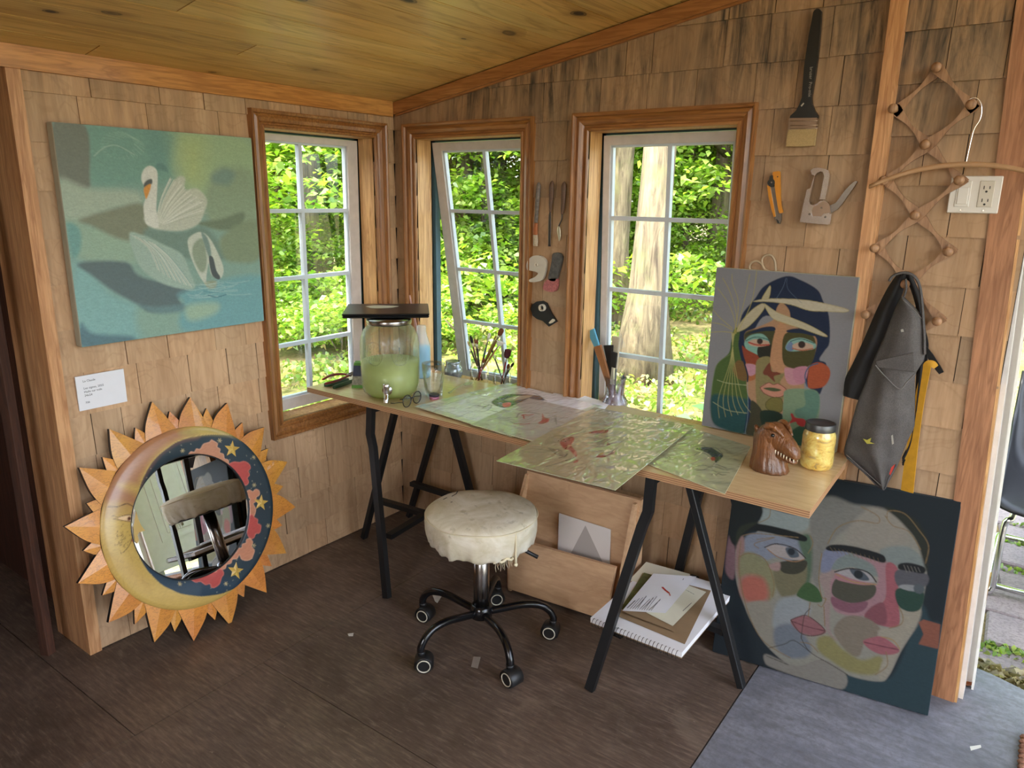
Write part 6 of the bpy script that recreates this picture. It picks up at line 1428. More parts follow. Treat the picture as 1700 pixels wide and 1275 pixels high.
# wide black brush
plain('brush_black', '#141515', .35); plain('bristle_blond', '#a88f63', .85, 0, .15, 300, .5); plain('ferrule_steel', '#9c8674', .3, .9)
kb = lambda pts: [(1290+x/4.9, 0+y/4.9) for x, y in pts]
t = thing('flat_paint_brush', 'wide flat paint brush with long black handle hanging high on the back wall', 'brush', wp(1347, 110))
flat('handle', [(305, 110), (315, 92), (335, 78), (355, 80), (370, 100), (368, 160), (355, 320), (340, 480), (320, 620), (305, 700), (292, 790), (295, 850), (318, 905), (342, 940), (340, 965), (115, 965), (120, 945), (165, 905), (190, 860), (212, 800), (218, 720), (230, 560), (245, 450), (270, 290), (290, 190)], WY-.004, .014, 'brush_black', t, kb)
flat('ferrule', [(112, 965), (338, 962), (328, 1052), (102, 1058)], WY-.003, .017, 'ferrule_steel', t, kb)
for y_ in (985, 1022, 1046): 
    a, b = [onY(*kb([(x, y_+dy)])[0], WY-.0200) for x, dy in ((108, 0), (332, -4))]; mb = MB(); mb.tube([a, b], .0012, 6); mb.build('ferrule_ridge', 'ferrule_steel', t)
flat('bristles', [(104, 1058), (328, 1052), (312, 1188), (250, 1192), (180, 1194), (85, 1194), (92, 1120)], WY-.004, .015, 'bristle_blond', t, kb)
s = NT('faded_print'); s.base('#8f8b84'); s.set(Roughness=.6)
pw = onY(*kb([(268, 545)])[0], WY-.0184); pe = onY(*kb([(258, 712)])[0], WY-.0184); dv = Vector(pe-pw).normalized()
text('bruzer  Pro-mix', pw, .0115, rotm(tuple(dv), tuple(Vector((0, -1, 0)).cross(dv)), (0, -1, 0)), 'faded_print', t)
s = NT('paint_speck'); s.base('#b9b2a2'); s.set(Roughness=.7)
mb = MB(); rs_ = np.random.RandomState(4)
flat('paint_smudge', [(192, 860), (215, 835), (222, 842), (200, 868)], WY-.0181, .0004, 'paint_speck', t, kb)
# box cutter
kc_ = lambda pts: [(1255+x/9.444, 265+y/9.444) for x, y in pts]
plain('cutter_orange', '#c9821c', .4); plain('cutter_black', '#22221f', .4); plain('blade_steel', '#9a9690', .25, .9)
t = thing('box_cutter', 'orange box cutter with black dial hanging on the back wall beside the staple gun', 'cutter', wp(1287, 330))
flat('handle', [(278, 215), (285, 195), (370, 182), (388, 195), (392, 400), (395, 600), (405, 720), (428, 800), (430, 830), (385, 842), (365, 780), (335, 600), (312, 430), (300, 330), (285, 290)], WY-.002, .010, 'cutter_orange', t, kc_)
flat('handle', [(192, 400), (235, 420), (262, 560), (300, 760), (322, 890), (295, 900), (255, 760), (210, 560)], WY-.002, .010, 'cutter_orange', t, kc_)
flat('blade_channel', [(238, 420), (310, 430), (370, 840), (410, 850), (410, 950), (385, 1008), (345, 1000), (305, 940), (300, 900), (322, 880)], WY-.001, .007, 'blade_steel', t, kc_)
flat('blade', [(335, 930), (372, 960), (385, 1000), (350, 990)], WY-.0005, .0085, 'cutter_black', t, kc_)
flat('dial', [(198, 370), (205, 340), (225, 318), (235, 265), (265, 248), (285, 262), (285, 305), (308, 330), (312, 370), (300, 415), (262, 432), (225, 415)], WY-.003, .012, 'cutter_black', t, kc_)
a = onY(*kc_([(245, 360)])[0], WY-.0155); mb = MB(); mb.lathe([(.0022, -.001), (.0022, .001)], a, axis=(0, -1, 0), seg=14); mb.build('dial_screw', 'blade_steel', t)
a = onY(*kc_([(340, 268)])[0], WY-.0122); mb = MB(); mb.lathe([(.0018, -.001), (.0018, .0004)], a, axis=(0, -1, 0), seg=14); mb.build('hang_hole', 'cutter_black', t)
# staple gun
t = thing('staple_gun', 'chrome staple gun hanging on the back wall between the cutter and the coat rack', 'stapler', wp(1355, 330))
flat('body', [(945, 250), (905, 235), (888, 180), (925, 140), (1010, 132), (1110, 150), (1165, 175), (1185, 230), (1172, 330), (1150, 450), (1125, 560), (1110, 625), (1025, 625), (1040, 560), (1070, 400), (1098, 255), (1080, 200), (1040, 188), (985, 215), (950, 260), (925, 380), (890, 530), (865, 650), (880, 700), (930, 712), (985, 690), (1035, 645), (1100, 640), (1160, 690), (1180, 760), (1185, 850), (1190, 860), (1165, 1020), (715, 975), (745, 830), (775, 700), (810, 560), (830, 470), (880, 450)], WY-.002, .020, 'chrome', t, kc_)
flat('side_plate', [(905, 740), (1000, 690), (1045, 655), (1095, 650), (1145, 695), (1165, 750), (1165, 835), (1070, 845), (1030, 890), (890, 885), (880, 800)], WY-.0215, .0022, 'ferrule_steel', t, kc_)
flat('lever', [(1180, 715), (1260, 685), (1320, 610), (1400, 500), (1490, 400), (1575, 335), (1605, 345), (1560, 420), (1460, 560), (1370, 690), (1290, 780), (1195, 840)], WY-.006, .012, 'dull_chrome', t, kc_)
flat('nose_plate', [(745, 825), (860, 825), (890, 900), (1040, 910), (1080, 850), (1188, 850), (1165, 1015), (718, 970)], WY-.0215, .0016, 'chrome', t, kc_)
for i, q in enumerate(((1025, 755), (838, 855), (1085, 900))):
    a = onY(*kc_([q])[0], WY-.0236); mb = MB(); mb.lathe([(.0030, -.0005), (.0026, .001)], a, axis=(0, -1, 0), seg=16); mb.build('rivet', 'dull_chrome', t)
# scissors: handles peeping over the portrait
t = thing('scissors', 'scissors hanging on the wall, only the beige handles showing above the portrait', 'scissors', wp(1267, 445)); plain('beige_handle', '#a89478', .5)
kd = lambda pts: [(1130+x/3.357, 420+y/3.357) for x, y in pts]
for q in ([(390, 95), (385, 70), (400, 50), (425, 45), (450, 60), (466, 88), (468, 110), (430, 112)], [(468, 90), (455, 60), (455, 30), (475, 12), (505, 15), (522, 40), (528, 75), (522, 110)]):
    P = [onY(*kd([p])[0], WY-.006) for p in q]; mb = MB(); P = cr(P, 5, True); mb.tube(P+P[:1], .0034, 8, cap=False); mb.build('handle', 'beige_handle', t)
for sx in (-1, 1):
    a, b = onY(1270, 450, WY-.006), onY(1268+sx*3, 520, WY-.006); mb = MB(); mb.bar(a, b, .009, .002, up=(0, 1, 0)); mb.build('blade', 'blade_steel', t)
# palette knives and old brush between the windows
ke = lambda pts: [(860+x/4.554, 280+y/4.554) for x, y in pts]
plain('old_wood_handle', '#5a4030', .6, 0, .2, 90); plain('painty_handle', '#6a6058', .6, 0, .5, 120); plain('knife_steel', '#4f4a46', .35, .8); plain('orange_paint', '#9a5426', .5); plain('whitish_bristle', '#b5a58f', .9, 0, .2, 150)
def turned(name, label, cat, seq):
    """seq of (name, mat, [(px, py, radius)...], flatness)"""
    first = seq[0][2][0]; t = thing(name, label, cat, wp(*ke([(first[0], first[1])])[0]))
    for nm, m, pts, fl in seq:
        P = [np.array(onY(*ke([(x, y)])[0], WY-.012)) for x, y, r in pts]; R_ = [r*1.6 for _, _, r in pts]; n = 5; PP = cr(P, n); RR = [R_[min(len(R_)-1, i//n)]*(1-(i % n)/n)+R_[min(len(R_)-1, i//n+1)]*((i % n)/n) for i in range(len(PP))]
        mb = MB(); rings = []
        for i, p in enumerate(PP):
            d = PP[min(i+1, len(PP)-1)]-PP[max(0, i-1)]; d /= np.linalg.norm(d); a = np.array([d[2], 0, -d[0]]); a /= np.linalg.norm(a)
            rings.append([p+a*RR[i]*math.cos(q)+np.array([0, 1., 0])*RR[i]*fl*math.sin(q) for q in [2*PI*k/12 for k in range(12)]])
        mb.loft(rings); mb.build(nm, m, t)
    return t
turned('paint_brush', 'paint-crusted old brush with white tip, leftmost of the three tools between the windows', 'brush', [('handle', 'painty_handle', [(150, 110, .003), (155, 125, .0048), (150, 200, .0052), (143, 300, .0046), (136, 410, .0040)], .8), ('ferrule', 'orange_paint', [(136, 410, .0045), (132, 455, .0055), (130, 500, .0058)], .6), ('bristles', 'whitish_bristle', [(130, 500, .006), (132, 540, .0068), (130, 585, .0058)], .4)])
turned('palette_knife', 'long straight palette knife hanging in the middle between the windows', 'palette knife', [('handle', 'old_wood_handle', [(260, 92, .001), (256, 120, .0052), (254, 180, .0058), (248, 260, .0045), (243, 330, .0022)], .8), ('blade', 'knife_steel', [(243, 330, .0018), (241, 360, .0032), (239, 450, .0036), (237, 588, .0034)], .2)])
turned('palette_knife', 'cranked palette knife with leaf-shaped blade, rightmost tool between the windows', 'palette knife', [('handle', 'old_wood_handle', [(350, 98, .001), (347, 130, .0056), (343, 220, .0052), (338, 300, .0044), (333, 345, .0024)], .8), ('shank', 'knife_steel', [(333, 345, .0016), (330, 385, .0015), (312, 425, .0015), (308, 435, .0016)], 1.), ('blade', 'silver', [(308, 435, .0018), (308, 470, .0046), (312, 510, .0034), (311, 550, .0006)], .2)])
# tape dispenser, knife, black dispenser
s = NT('clear_plastic'); s.base('#d8d0c0'); s.set(Roughness=.2, Alpha=.65); plain('tape_core', '#c9bda8', .5)
t = thing('tape_dispenser', 'clear plastic snail-shaped tape dispenser hanging between the windows', 'tape dispenser', wp(893, 445))
flat('shell', [(85, 765), (78, 730), (90, 690), (120, 662), (160, 655), (200, 668), (225, 705), (222, 760), (200, 830), (165, 852), (105, 855), (100, 835), (135, 820), (165, 795), (150, 780), (110, 770)], WY-.004, .012, 'clear_plastic', t, ke, True)
a = onY(*ke([(137, 727)])[0], WY-.017); mb = MB(); mb.lathe([(.0065, -.012), (.0065, .0015), (.0045, .0015), (.0045, -.012)], a, axis=(0, -1, 0), seg=20, cap=False); mb.build('tape_core', 'tape_core', t)
t = thing('utility_knife', 'paint-spattered grey utility knife hanging between the windows beside the tape dispenser', 'knife', wp(922, 450)); plain('spattered_grey', '#4a4846', .5, 0, .6, 90); plain('spatter_red', '#9c5a58', .5, 0, .6, 250)
flat('handle', [(275, 650), (295, 634), (330, 640), (345, 670), (335, 730), (318, 790), (305, 830), (290, 850), (250, 840), (245, 815), (258, 760), (270, 700)], WY-.003, .014, 'spattered_grey', t, ke, True)
flat('blade_end', [(235, 840), (305, 830), (308, 890), (285, 928), (215, 915), (210, 880)], WY-.002, .015, 'spatter_red', t, ke, True)
t = thing('tape_dispenser', 'black tape dispenser holding a clear roll, lowest thing between the windows', 'tape dispenser', wp(902, 520))
flat('body', [(103, 1060), (115, 1025), (150, 1003), (195, 998), (225, 1015), (238, 1050), (262, 1095), (302, 1155), (240, 1192), (195, 1150), (150, 1135), (118, 1110)], WY-.003, .007, 'black_plastic', t, ke)
flat('label_window', [(232, 1165), (245, 1150), (262, 1135), (278, 1140), (280, 1150), (262, 1165), (240, 1172)], WY-.0102, .0003, 'tape_core', t, ke)
a = onY(*ke([(190, 1050)])[0], WY-.010); mb = MB(); mb.lathe([(.0125, -.004), (.0125, .012), (.0085, .012), (.0085, -.004)], a, axis=(0, -1, 0), seg=28, cap=False); mb.build('tape_roll', 'clear_plastic', t)

# ------------------------------------------------------------------ outlet plate
plain('plate_white', '#cfcac2', .4, 0, .02); plain('outlet_dark', '#1a1816', .6)
p0 = onY(1574, 354, -.012); t = thing('switch_plate', 'white double wall plate with a rocker switch and duplex outlet, behind the coat rack', 'switch plate', (1.978, -.010, 1.37))
X0, X1, Z0, Z1 = 1.925, 2.033, 1.325, 1.413; yp = -.0115
mb = MB(); mb.obox(((X0+X1)/2, yp, (Z0+Z1)/2), ((X1-X0)/2, 0, 0), (0, .0035, 0), (0, 0, (Z1-Z0)/2), bev=.002); mb.build('cover_plate', 'plate_white', t)
mb = MB(); mb.obox((X0+.030, yp-.004, 1.371), (.0155, 0, 0), (0, .0015, 0), (0, 0, .031), bev=.001); sw_ = mb.build('rocker_switch', 'plate_white', t)
mb = MB(); mb.obox((X0+.030, yp-.006, 1.366), (.0115, 0, 0), (0, .0012, 0), (0, 0, .020), bev=.001); mb.build('switch_paddle', 'plate_white', sw_)
plain('outlet_ivory', '#bfb7a8', .4, 0, .02)
mb = MB(); mb.obox((X1-.030, yp-.004, 1.371), (.0155, 0, 0), (0, .0015, 0), (0, 0, .031), bev=.001); ou = mb.build('duplex_outlet', 'outlet_ivory', t)
for zc in (1.386, 1.356):
    for dx_, w_, h_ in ((-.006, .0010, .004), (.006, .0010, .0034)):
        mb = MB(); mb.box((X1-.030+dx_-w_, yp-.0060, zc-h_), (X1-.030+dx_+w_, yp-.0054, zc+h_)); mb.build('slot', 'outlet_dark', ou)
    mb = MB(); mb.lathe([(.0026, -.0002), (.0026, .0004)], (X1-.030, yp-.0056, zc-.0095), axis=(0, -1, 0), seg=14); mb.build('slot', 'outlet_dark', ou)
for xc in (X0+.030, X1-.030): mb = MB(); mb.lathe([(.0024, -.0002), (.0020, .0008)], (xc, yp-.0036, 1.332), axis=(0, -1, 0), seg=14); mb.build('screw', 'dull_chrome', t)

# ------------------------------------------------------------------ accordion peg rack
wood('rack_wood', '#b08a68', '#9a7353', '#6f4d33', 'z', .5, perobj=False)
t = thing('peg_rack', 'expanding wooden accordion peg rack on the back wall beside the door', 'coat rack', (1.863, -.01, 1.32))
xc, xl, xr_ = 1.863, 1.781, 1.947; zz_ = [1.661, 1.573, 1.486, 1.402, 1.318, 1.233, 1.147, 1.060, .975, .89]
def slat(a, b, y_):
    a = np.array([a[0], y_, a[1]]); b = np.array([b[0], y_, b[1]]); d = b-a; L = np.linalg.norm(d); d /= L; sd_ = np.array([d[2], 0, -d[0]]); N_ = 24; L1 = []; L2 = []
    nseg = max(1, round(L/.118))
    for k in range(N_+1):
        f = k/N_; w = .0085+.0048*math.cos(2*PI*f*nseg); q = a+d*(f*(L+.02)-.01); L1.append(q+sd_*w); L2.append(q-sd_*w)
    poly = [(p[0], p[2]) for p in L1+L2[::-1]]; mb = MB(); mb.prism(poly, (0, y_, 0), (1, 0, 0), (0, 0, 1), (0, -1, 0), .007); mb.build('slat', 'rack_wood', t)
ya, yb = -.009, -.0165
slat((xc, zz_[0]), (xl, zz_[1]), ya); slat((xc, zz_[0]), (xr_, zz_[1]), yb)
for k in (1, 3, 5): slat((xl, zz_[k]), (xr_, zz_[k+2]), ya if k != 3 else ya); slat((xr_, zz_[k]), (xl, zz_[k+2]), yb)
slat((xl, zz_[7]), (xc, zz_[8]), ya); slat((xr_, zz_[7]), (xc, zz_[8]), yb)
pegs = [(xc, 0), (xl, 1), (xr_, 1), (xc, 2), (xl, 3), (xr_, 3), (xc, 4), (xl, 5), (xr_, 5), (xc, 6), (xl, 7), (xr_, 7)]
for x_, k in pegs:
    mb = MB(); c0 = (x_, -.0237, zz_[k]); mb.lathe([(.0055, 0), (.0050, .022), (.0062, .030), (.0105, .036), (.0118, .042), (.0105, .048), (.006, .0515), (.001, .052)], c0, axis=(0, -1, 0), seg=20); mb.build('peg', 'rack_wood', t)
# clothes hanger hooked over the upper right peg
plain('hanger_wood', '#a8835f', .45); t = thing('clothes_hanger', 'wooden clothes hanger with a wire hook hanging from the upper right peg', 'hanger', (1.957, -.06, 1.5))
hyp = -.062
hk = [np.array([1.9553, hyp, 1.437]), np.array([1.956, hyp, 1.452]), np.array([1.957, hyp, 1.47]), np.array([1.9605, hyp, 1.515]), np.array([1.970, hyp, 1.540]), np.array([1.969, hyp, 1.566]), np.array([1.960, hyp, 1.584]), np.array([1.947, hyp, 1.587]), np.array([1.937, hyp, 1.578])]
mb = MB(); mb.tube(cr(hk, 5), .0014, 8); mb.build('wire_hook', 'chrome', t)
mb = MB(); rings = []; N_ = 30
for k in range(N_+1):
    f = -1+2*k/N_; x_ = 1.957+f*.205; z_ = 1.438-.052*abs(f)**2.1; w = .0125*(1-.25*abs(f)) ; y_ = hyp-.012*abs(f)**2
    rings.append([(x_, y_-.006, z_-w*.5), (x_, y_-.0075, z_), (x_, y_-.005, z_+w*.55), (x_, y_+.005, z_+w*.55), (x_, y_+.0075, z_), (x_, y_+.006, z_-w*.5)])
mb.loft(rings); mb.build('shoulder_bar', 'hanger_wood', t)

# ------------------------------------------------------------------ apron hanging on the rack
s = NT('charcoal_denim'); n1 = s.noise(s.pos(), 14, 4, .6); n2 = s.noise(s.pos(), 420, 2); c = s.mix(s.ramp(n1, [(.3, 0.), (.7, 1.)]), '#5c5856', '#494544'); c = s.mix(s.ramp(n2, [(.4, .4), (.6, 0.)]), c, '#2c2a2a'); s.base(c); s.set(Roughness=.85); s.bump(n2, .4, .0008)
plain('black_cloth', '#1b1a1b', .9, 0, .1, 200); plain('yellow_strap', '#c08d1c', .7, 0, .12, 60); plain('red_tag', '#b8352c', .6); plain('seam_thread', '#6a6664', .8); plain('yellow_splash', '#9c9436', .6); plain('grey_splash', '#97948c', .6)
kj = lambda q: (1390+q[0]/3.035, 430+q[1]/3.035)
def cloth(name, mat, parent, left, right, y0, fold, ncol=26, th=.004, step=6, hump=.02):
    """sheet between two outlines (crop pixels), hanging at depth y0 with folds"""
    L_ = cr(left, step); R_ = cr(right, step); n = 30
    L2 = [L_[int(round(k*(len(L_)-1)/(n-1)))] for k in range(n)]; R2 = [R_[int(round(k*(len(R_)-1)/(n-1)))] for k in range(n)]
    V = []
    for k in range(n):
        for j in range(ncol+1):
            f = j/ncol; q = np.array(L2[k])*(1-f)+np.array(R2[k])*f; yy = y0-hump*math.sin(PI*f)**.8+fold(f, k/(n-1)); V.append(onY(*kj(q), yy))
    F = [(k*(ncol+1)+j, k*(ncol+1)+j+1, (k+1)*(ncol+1)+j+1, (k+1)*(ncol+1)+j) for k in range(n-1) for j in range(ncol)]
    mb = MB(); mb.add(V, F, 0, True); o = mb.build(name, mat, parent); m = o.modifiers.new('thick', 'SOLIDIFY'); m.thickness = th; m.offset = 0; return o
t = thing('work_apron', 'charcoal denim apron splashed with paint, hanging on the peg rack by the door', 'apron', (1.87, -.06, 1.1))
cloth('back_panel', 'black_cloth', t, [(300, 85), (255, 150), (200, 260), (140, 400), (80, 530), (40, 610), (35, 690)], [(350, 70), (330, 160), (280, 290), (250, 400), (210, 520), (170, 640), (120, 715)], -.050, lambda f, g: .006*math.sin(9*f+3*g))
cloth('back_panel', 'black_cloth', t, [(345, 80), (400, 250), (410, 420), (400, 600), (390, 780), (360, 930), (330, 1000)], [(375, 78), (425, 200), (440, 330), (460, 450), (430, 620), (400, 900), (330, 1040)], -.046, lambda f, g: .004*math.sin(9*f+3*g), hump=.008)
bib = cloth('bib_panel', 'charcoal_denim', t, [(325, 190), (290, 260), (240, 390), (190, 500), (150, 610), (105, 720), (65, 860), (38, 960), (50, 1000), (130, 1070), (228, 1162)], [(330, 192), (425, 290), (438, 400), (436, 500), (392, 580), (390, 680), (388, 800), (384, 850), (345, 930), (300, 1040), (232, 1165)], -.078, lambda f, g: .010*math.sin(6.5*f+2.2*g)*g+.004*math.sin(17*f-4*g)*g, hump=.022)
for q, m, r in (([(262, 110), (280, 86), (320, 70), (358, 72), (395, 95), (418, 150), (430, 260), (438, 380), (440, 480)], 'charcoal_denim', .0085), ([(345, 100), (348, 150), (335, 192)], 'charcoal_denim', .006)):
    P = cr([onY(*kj(p), -.082) for p in q], 6); mb = MB(); mb.tube(P, r, 10, flat=.4); mb.build('neck_strap', m, t)
def stitch(q, m='seam_thread', r=.0009, y_=-.112, name='stitching'):
    P = cr([onY(*kj(p), y_) for p in q], 6); mb = MB(); mb.tube(P, r, 5); mb.build(name, m, t)
flap = cloth('pocket_flap', 'charcoal_denim', t, [(190, 515), (192, 530), (200, 545)], [(385, 470), (392, 520), (392, 570)], -.103, lambda f, g: 0, hump=.004, th=.002)
stitch([(192, 535), (240, 590), (312, 655), (350, 620), (392, 578)], r=.0016); stitch([(330, 205), (380, 250), (425, 300)]); stitch([(45, 985), (130, 1062), (225, 1145)])
plain('stitched_hem', '#454242', .85)
stitch([(48, 1000), (135, 1075), (228, 1160), (260, 1100), (298, 1035)], 'stitched_hem', .0022, -.094, 'hem')
for pts, m in (([(262, 1082), (272, 1050), (292, 1032), (285, 1052), (268, 1088)], 'red_tag'), ([(130, 905), (150, 912), (172, 900), (165, 922), (188, 930), (150, 930)], 'yellow_splash'), ([(272, 890), (280, 885), (285, 930), (276, 935)], 'grey_splash'), ([(320, 355), (332, 352), (336, 366), (322, 368)], 'grey_splash')):
    flat('paint_splash' if 'splash' in m else 'red_tag', [kj(q) for q in pts], -.112, .0016, m, t)
def strapband(q, y0, mat, name, w=9.):
    P = [onY(*kj((a, b)), y0) for a, b, _ in q]; W = [c for _, _, c in q]; PP = cr(P, 6); mb = MB(); rings = []
    for i, p in enumerate(PP):
        f = i/(len(PP)-1)*(len(W)-1); k = min(len(W)-2, int(f)); ww = W[k]*(1-f+k)+W[k+1]*(f-k); d = PP[min(i+1, len(PP)-1)]-PP[max(0, i-1)]; d /= np.linalg.norm(d); a = np.array([d[2], .3, -d[0]]); a /= np.linalg.norm(a); b = np.cross(d, a)
        rings.append([p+a*ww+b*.0012, p-a*ww+b*.0012, p-a*ww-b*.0012, p+a*ww-b*.0012])
    mb.loft(rings, smooth=False); return mb.build(name, mat, t)
strapband([(498, 545, .006), (480, 530, .009), (455, 535, .010), (440, 590, .011), (420, 680, .012), (400, 800, .0125), (378, 950, .014), (362, 1080, .0155), (352, 1172, .016)], -.058, 'yellow_strap', 'yellow_strap')
strapband([(440, 440, .004), (470, 490, .008), (505, 545, .008), (525, 575, .006)], -.052, 'black_cloth', 'waist_tie')

# ------------------------------------------------------------------ sketchpads and papers on the right trestle shelf
SH = .1675
def pad_q(z): return [np.array(onZ(x, y, z)) for x, y in ((993, 1025), (1140, 1090), (1213, 973), (1072, 934))]
def slab(name, q, z0, z1, mat, par): mb = MB(); lo = [np.array([p[0], p[1], z0]) for p in q]; hi = [np.array([p[0], p[1], z1]) for p in q]; mb.add(lo+hi, [(3, 2, 1, 0), (4, 5, 6, 7), (0, 1, 5, 4), (1, 2, 6, 5), (2, 3, 7, 6), (3, 0, 4, 7)]); return mb.build(name, mat, par)
def rectq(q):
    c = sum(q)/4; e1 = ((q[1]-q[0])+(q[2]-q[3]))/4; e2 = ((q[3]-q[0])+(q[2]-q[1]))/4; e2 = e2-e1*(e1@e2)/(e1@e1); return [c-e1-e2, c+e1-e2, c+e1+e2, c-e1+e2]
plain('pad_cover', '#8a7358', .8); plain('kraft', '#8f7658', .85, 0, .04); plain('cream_paper', '#d6d2bd', .85, 0, .02); plain('green_print', '#5f6438', .8, 0, .5, 25); plain('wire_black', '#17130f', .4)
q = rectq(pad_q(SH+.02)); t = thing('sketchpad', 'large spiral-bound sketchpad lying on the shelf of the right trestle', 'sketchpad', (*(sum(q)/4)[:2], SH))
slab('pad_cover', q, SH, SH+.003, 'pad_cover', t); slab('page_block', q, SH+.0031, SH+.018, 'white_paper', t)
e = q[1]-q[0]; Ls = np.linalg.norm(e); e = e/Ls; nrm2 = np.array([e[1], -e[0], 0])
for k in range(24):
    p = q[0]+e*(.012+k*(Ls-.024)/23); p = np.array([p[0], p[1], SH+.009]); mb = MB()
    mb.tube([p+nrm2*(.004+.0105*math.cos(a)-.0005)+np.array([0, 0, 1.])*.0115*math.sin(a) for a in [2*PI*j/14 for j in range(15)]], .0008, 5, cap=False); mb.build('binding_ring', 'wire_black', t)
z = SH+.0185
def paper(label, pts, z, th, mat, name='paper_sheet', cat='paper', ink=None, lift=None, grp=None):
    P = [np.array(onZ(x, y, z+(lift[i] if lift else 0))) for i, (x, y) in enumerate(pts)]; c = sum(P)/len(P); t = thing(name, label, cat, (c[0], c[1], z-.001), grp)
    n = 9; V = []
    for i in range(n):
        for j in range(n):
            u, v = i/(n-1), j/(n-1); p = P[0]*(1-u)*(1-v)+P[1]*u*(1-v)+P[2]*u*v+P[3]*(1-u)*v; V.append(p)
    F = [(i*n+j, (i+1)*n+j, (i+1)*n+j+1, i*n+j+1) for i in range(n-1) for j in range(n-1)]
    mb = MB(); mb.add(V, F, 0, True); mb.add([q-np.array([0, 0, th]) for q in V], [f[::-1] for f in F], 0, True); mb.build('sheet', mat, t, recalc=False)
    if ink:
        mi = MB()
        for (x0, y0, x1, y1, w, m) in ink:
            def bil(x, y): # invert roughly by plane through three corners
                nn = np.cross(P[1]-P[0], P[3]-P[0]); d = _ray(x, y); return CAM_P+d*((P[0]-CAM_P)@nn)/(d@nn)+np.array([0, 0, .0006])
            mi.bar(bil(x0, y0), bil(x1, y1), w, .0002, mat=m)
        mi.build('printed_lines', ['print_ink', 'red_tag'], t)
    return t
ks = lambda x, y: (970+x/6.712, 920+y/6.712)
kk = lambda L: [ks(*p) for p in L]
paper('cream sheet at the back of the sketchpad pile', kk([(420, 470), (500, 270), (680, 80), (1060, 215)][::-1]) if False else kk([(500, 290), (690, 85), (1180, 222), (1020, 420)]), z, .0005, 'cream_paper', grp='papers on the sketchpad')
paper('white sheet under the kraft board at the right of the sketchpad', kk([(1040, 460), (1200, 262), (1610, 350), (1470, 640)]), z+.0006, .0005, 'white_paper', grp='papers on the sketchpad')
paper('kraft brown board lying on the sketchpad', kk([(375, 690), (650, 210), (1412, 405), (1120, 1000)]), z+.0016, .0009, 'kraft', 'backing_board', 'board')
paper('green landscape print mostly covered by a letter', kk([(400, 610), (665, 205), (775, 235), (500, 620)]), z+.003, .0006, 'green_print', 'art_print', 'print')
paper('folded brown folder under the letter on the sketchpad', kk([(430, 640), (620, 480), (1010, 640), (1010, 865)]), z+.006, .0005, 'kraft', 'folder', 'folder', lift=[.004, .002, .002, .0])
I_ = []
for k in range(5): a, b = ks(1215-k*14, 540+k*22), ks(1100+k*0-k*2, 640); 
paper('cream card with small printed rows beneath the letter', kk([(690, 648), (1170, 350), (1358, 420), (985, 800)]), z+.0095, .0006, 'cream_paper', 'printed_card', 'card', ink=[(*ks(1205, 535), *ks(1098, 635), .0018, 0)]+[(*ks(1130+k*9, 400+k*5-0), *ks(1165+k*9, 415+k*5), .0010, 0) for k in range(0, 12, 3)], lift=[.002, .0, 0, .0])
inks = []
for k in range(11):
    xa, ya_ = 470+k*34, 600-k*15; inks.append((*ks(xa+(8 if k else 0), ya_), *ks(xa+95-k*2 if k else 570, ya_-85 if k else 520), .0014 if k else .0022, 0))
inks = [(*ks(478, 602), *ks(568, 518), .0022, 0)]+[(*ks(510+26*k, 612+2*k), *ks(510+26*k+105+(k % 3)*12, 612+2*k-118-(k % 4)*12), .0011, 0) for k in range(10)]
inks += [(*ks(868, 368), *ks(905, 405), .0065, 1), (*ks(905, 405), *ks(945, 435), .0065, 1), (*ks(945, 435), *ks(958, 465), .003, 1), (*ks(1098, 290), *ks(1108, 272), .0014, 0)]
paper('printed letter with a red figure on top of the sketchpad pile', kk([(425, 628), (770, 215), (1250, 250), (905, 655)]), z+.0155, .0005, 'white_paper', 'printed_letter', 'letter', ink=inks, lift=[.0, .0, .002, .002])

# ------------------------------------------------------------------ floor litter, doormat
def scrap(label, name, cat, pts, mat, z=.0006): 
    P = [np.array(onZ(x, y, z)) for x, y in pts]; c = sum(P)/len(P); t = thing(name, label, cat, (c[0], c[1], 0)); mb = MB(); n = len(P); lo = [np.array([p[0], p[1], .0002]) for p in P]; hi = [p+np.array([0, 0, .0012*math.sin(i*2.1)**2]) for i, p in enumerate(P)]
    mb.add(lo+hi, [tuple(range(n))[::-1], tuple(range(n, 2*n))]+[(i, (i+1) % n, n+(i+1) % n, n+i) for i in range(n)]); mb.build('scrap_piece', mat, t); return t
plain('tag_paper', '#8d847c', .8); plain('scrap_white', '#cfcfc8', .8); plain('dry_leaf', '#9a5a34', .8, 0, .2, 80)
scrap('small paper strip on the floor between the stool casters', 'paper_scrap', 'scrap', [(786, 1090), (798, 1091), (793, 1110), (782, 1107)], 'tag_paper')
scrap('white tag on the floor behind the left stool caster', 'paper_tag', 'tag', [(718, 988), (733, 990), (726, 1001), (722, 998)], 'scrap_white')
scrap('white chip of paper on the grey floor near the doormat', 'paper_scrap', 'scrap', [(1610, 1239), (1628, 1237), (1629, 1241), (1612, 1246)], 'scrap_white')
scrap('tiny white chip on the brown floor left of the stool', 'paper_scrap', 'scrap', [(577, 1052), (587, 1051), (586, 1056), (579, 1056)], 'scrap_white')
c = onZ(1602, 1137, 0); t = thing('dry_leaf', 'curled brown dry leaf on the floor at the foot of the door post', 'leaf', (c[0], c[1], 0)); mb = MB(); rl = np.random.RandomState(2)
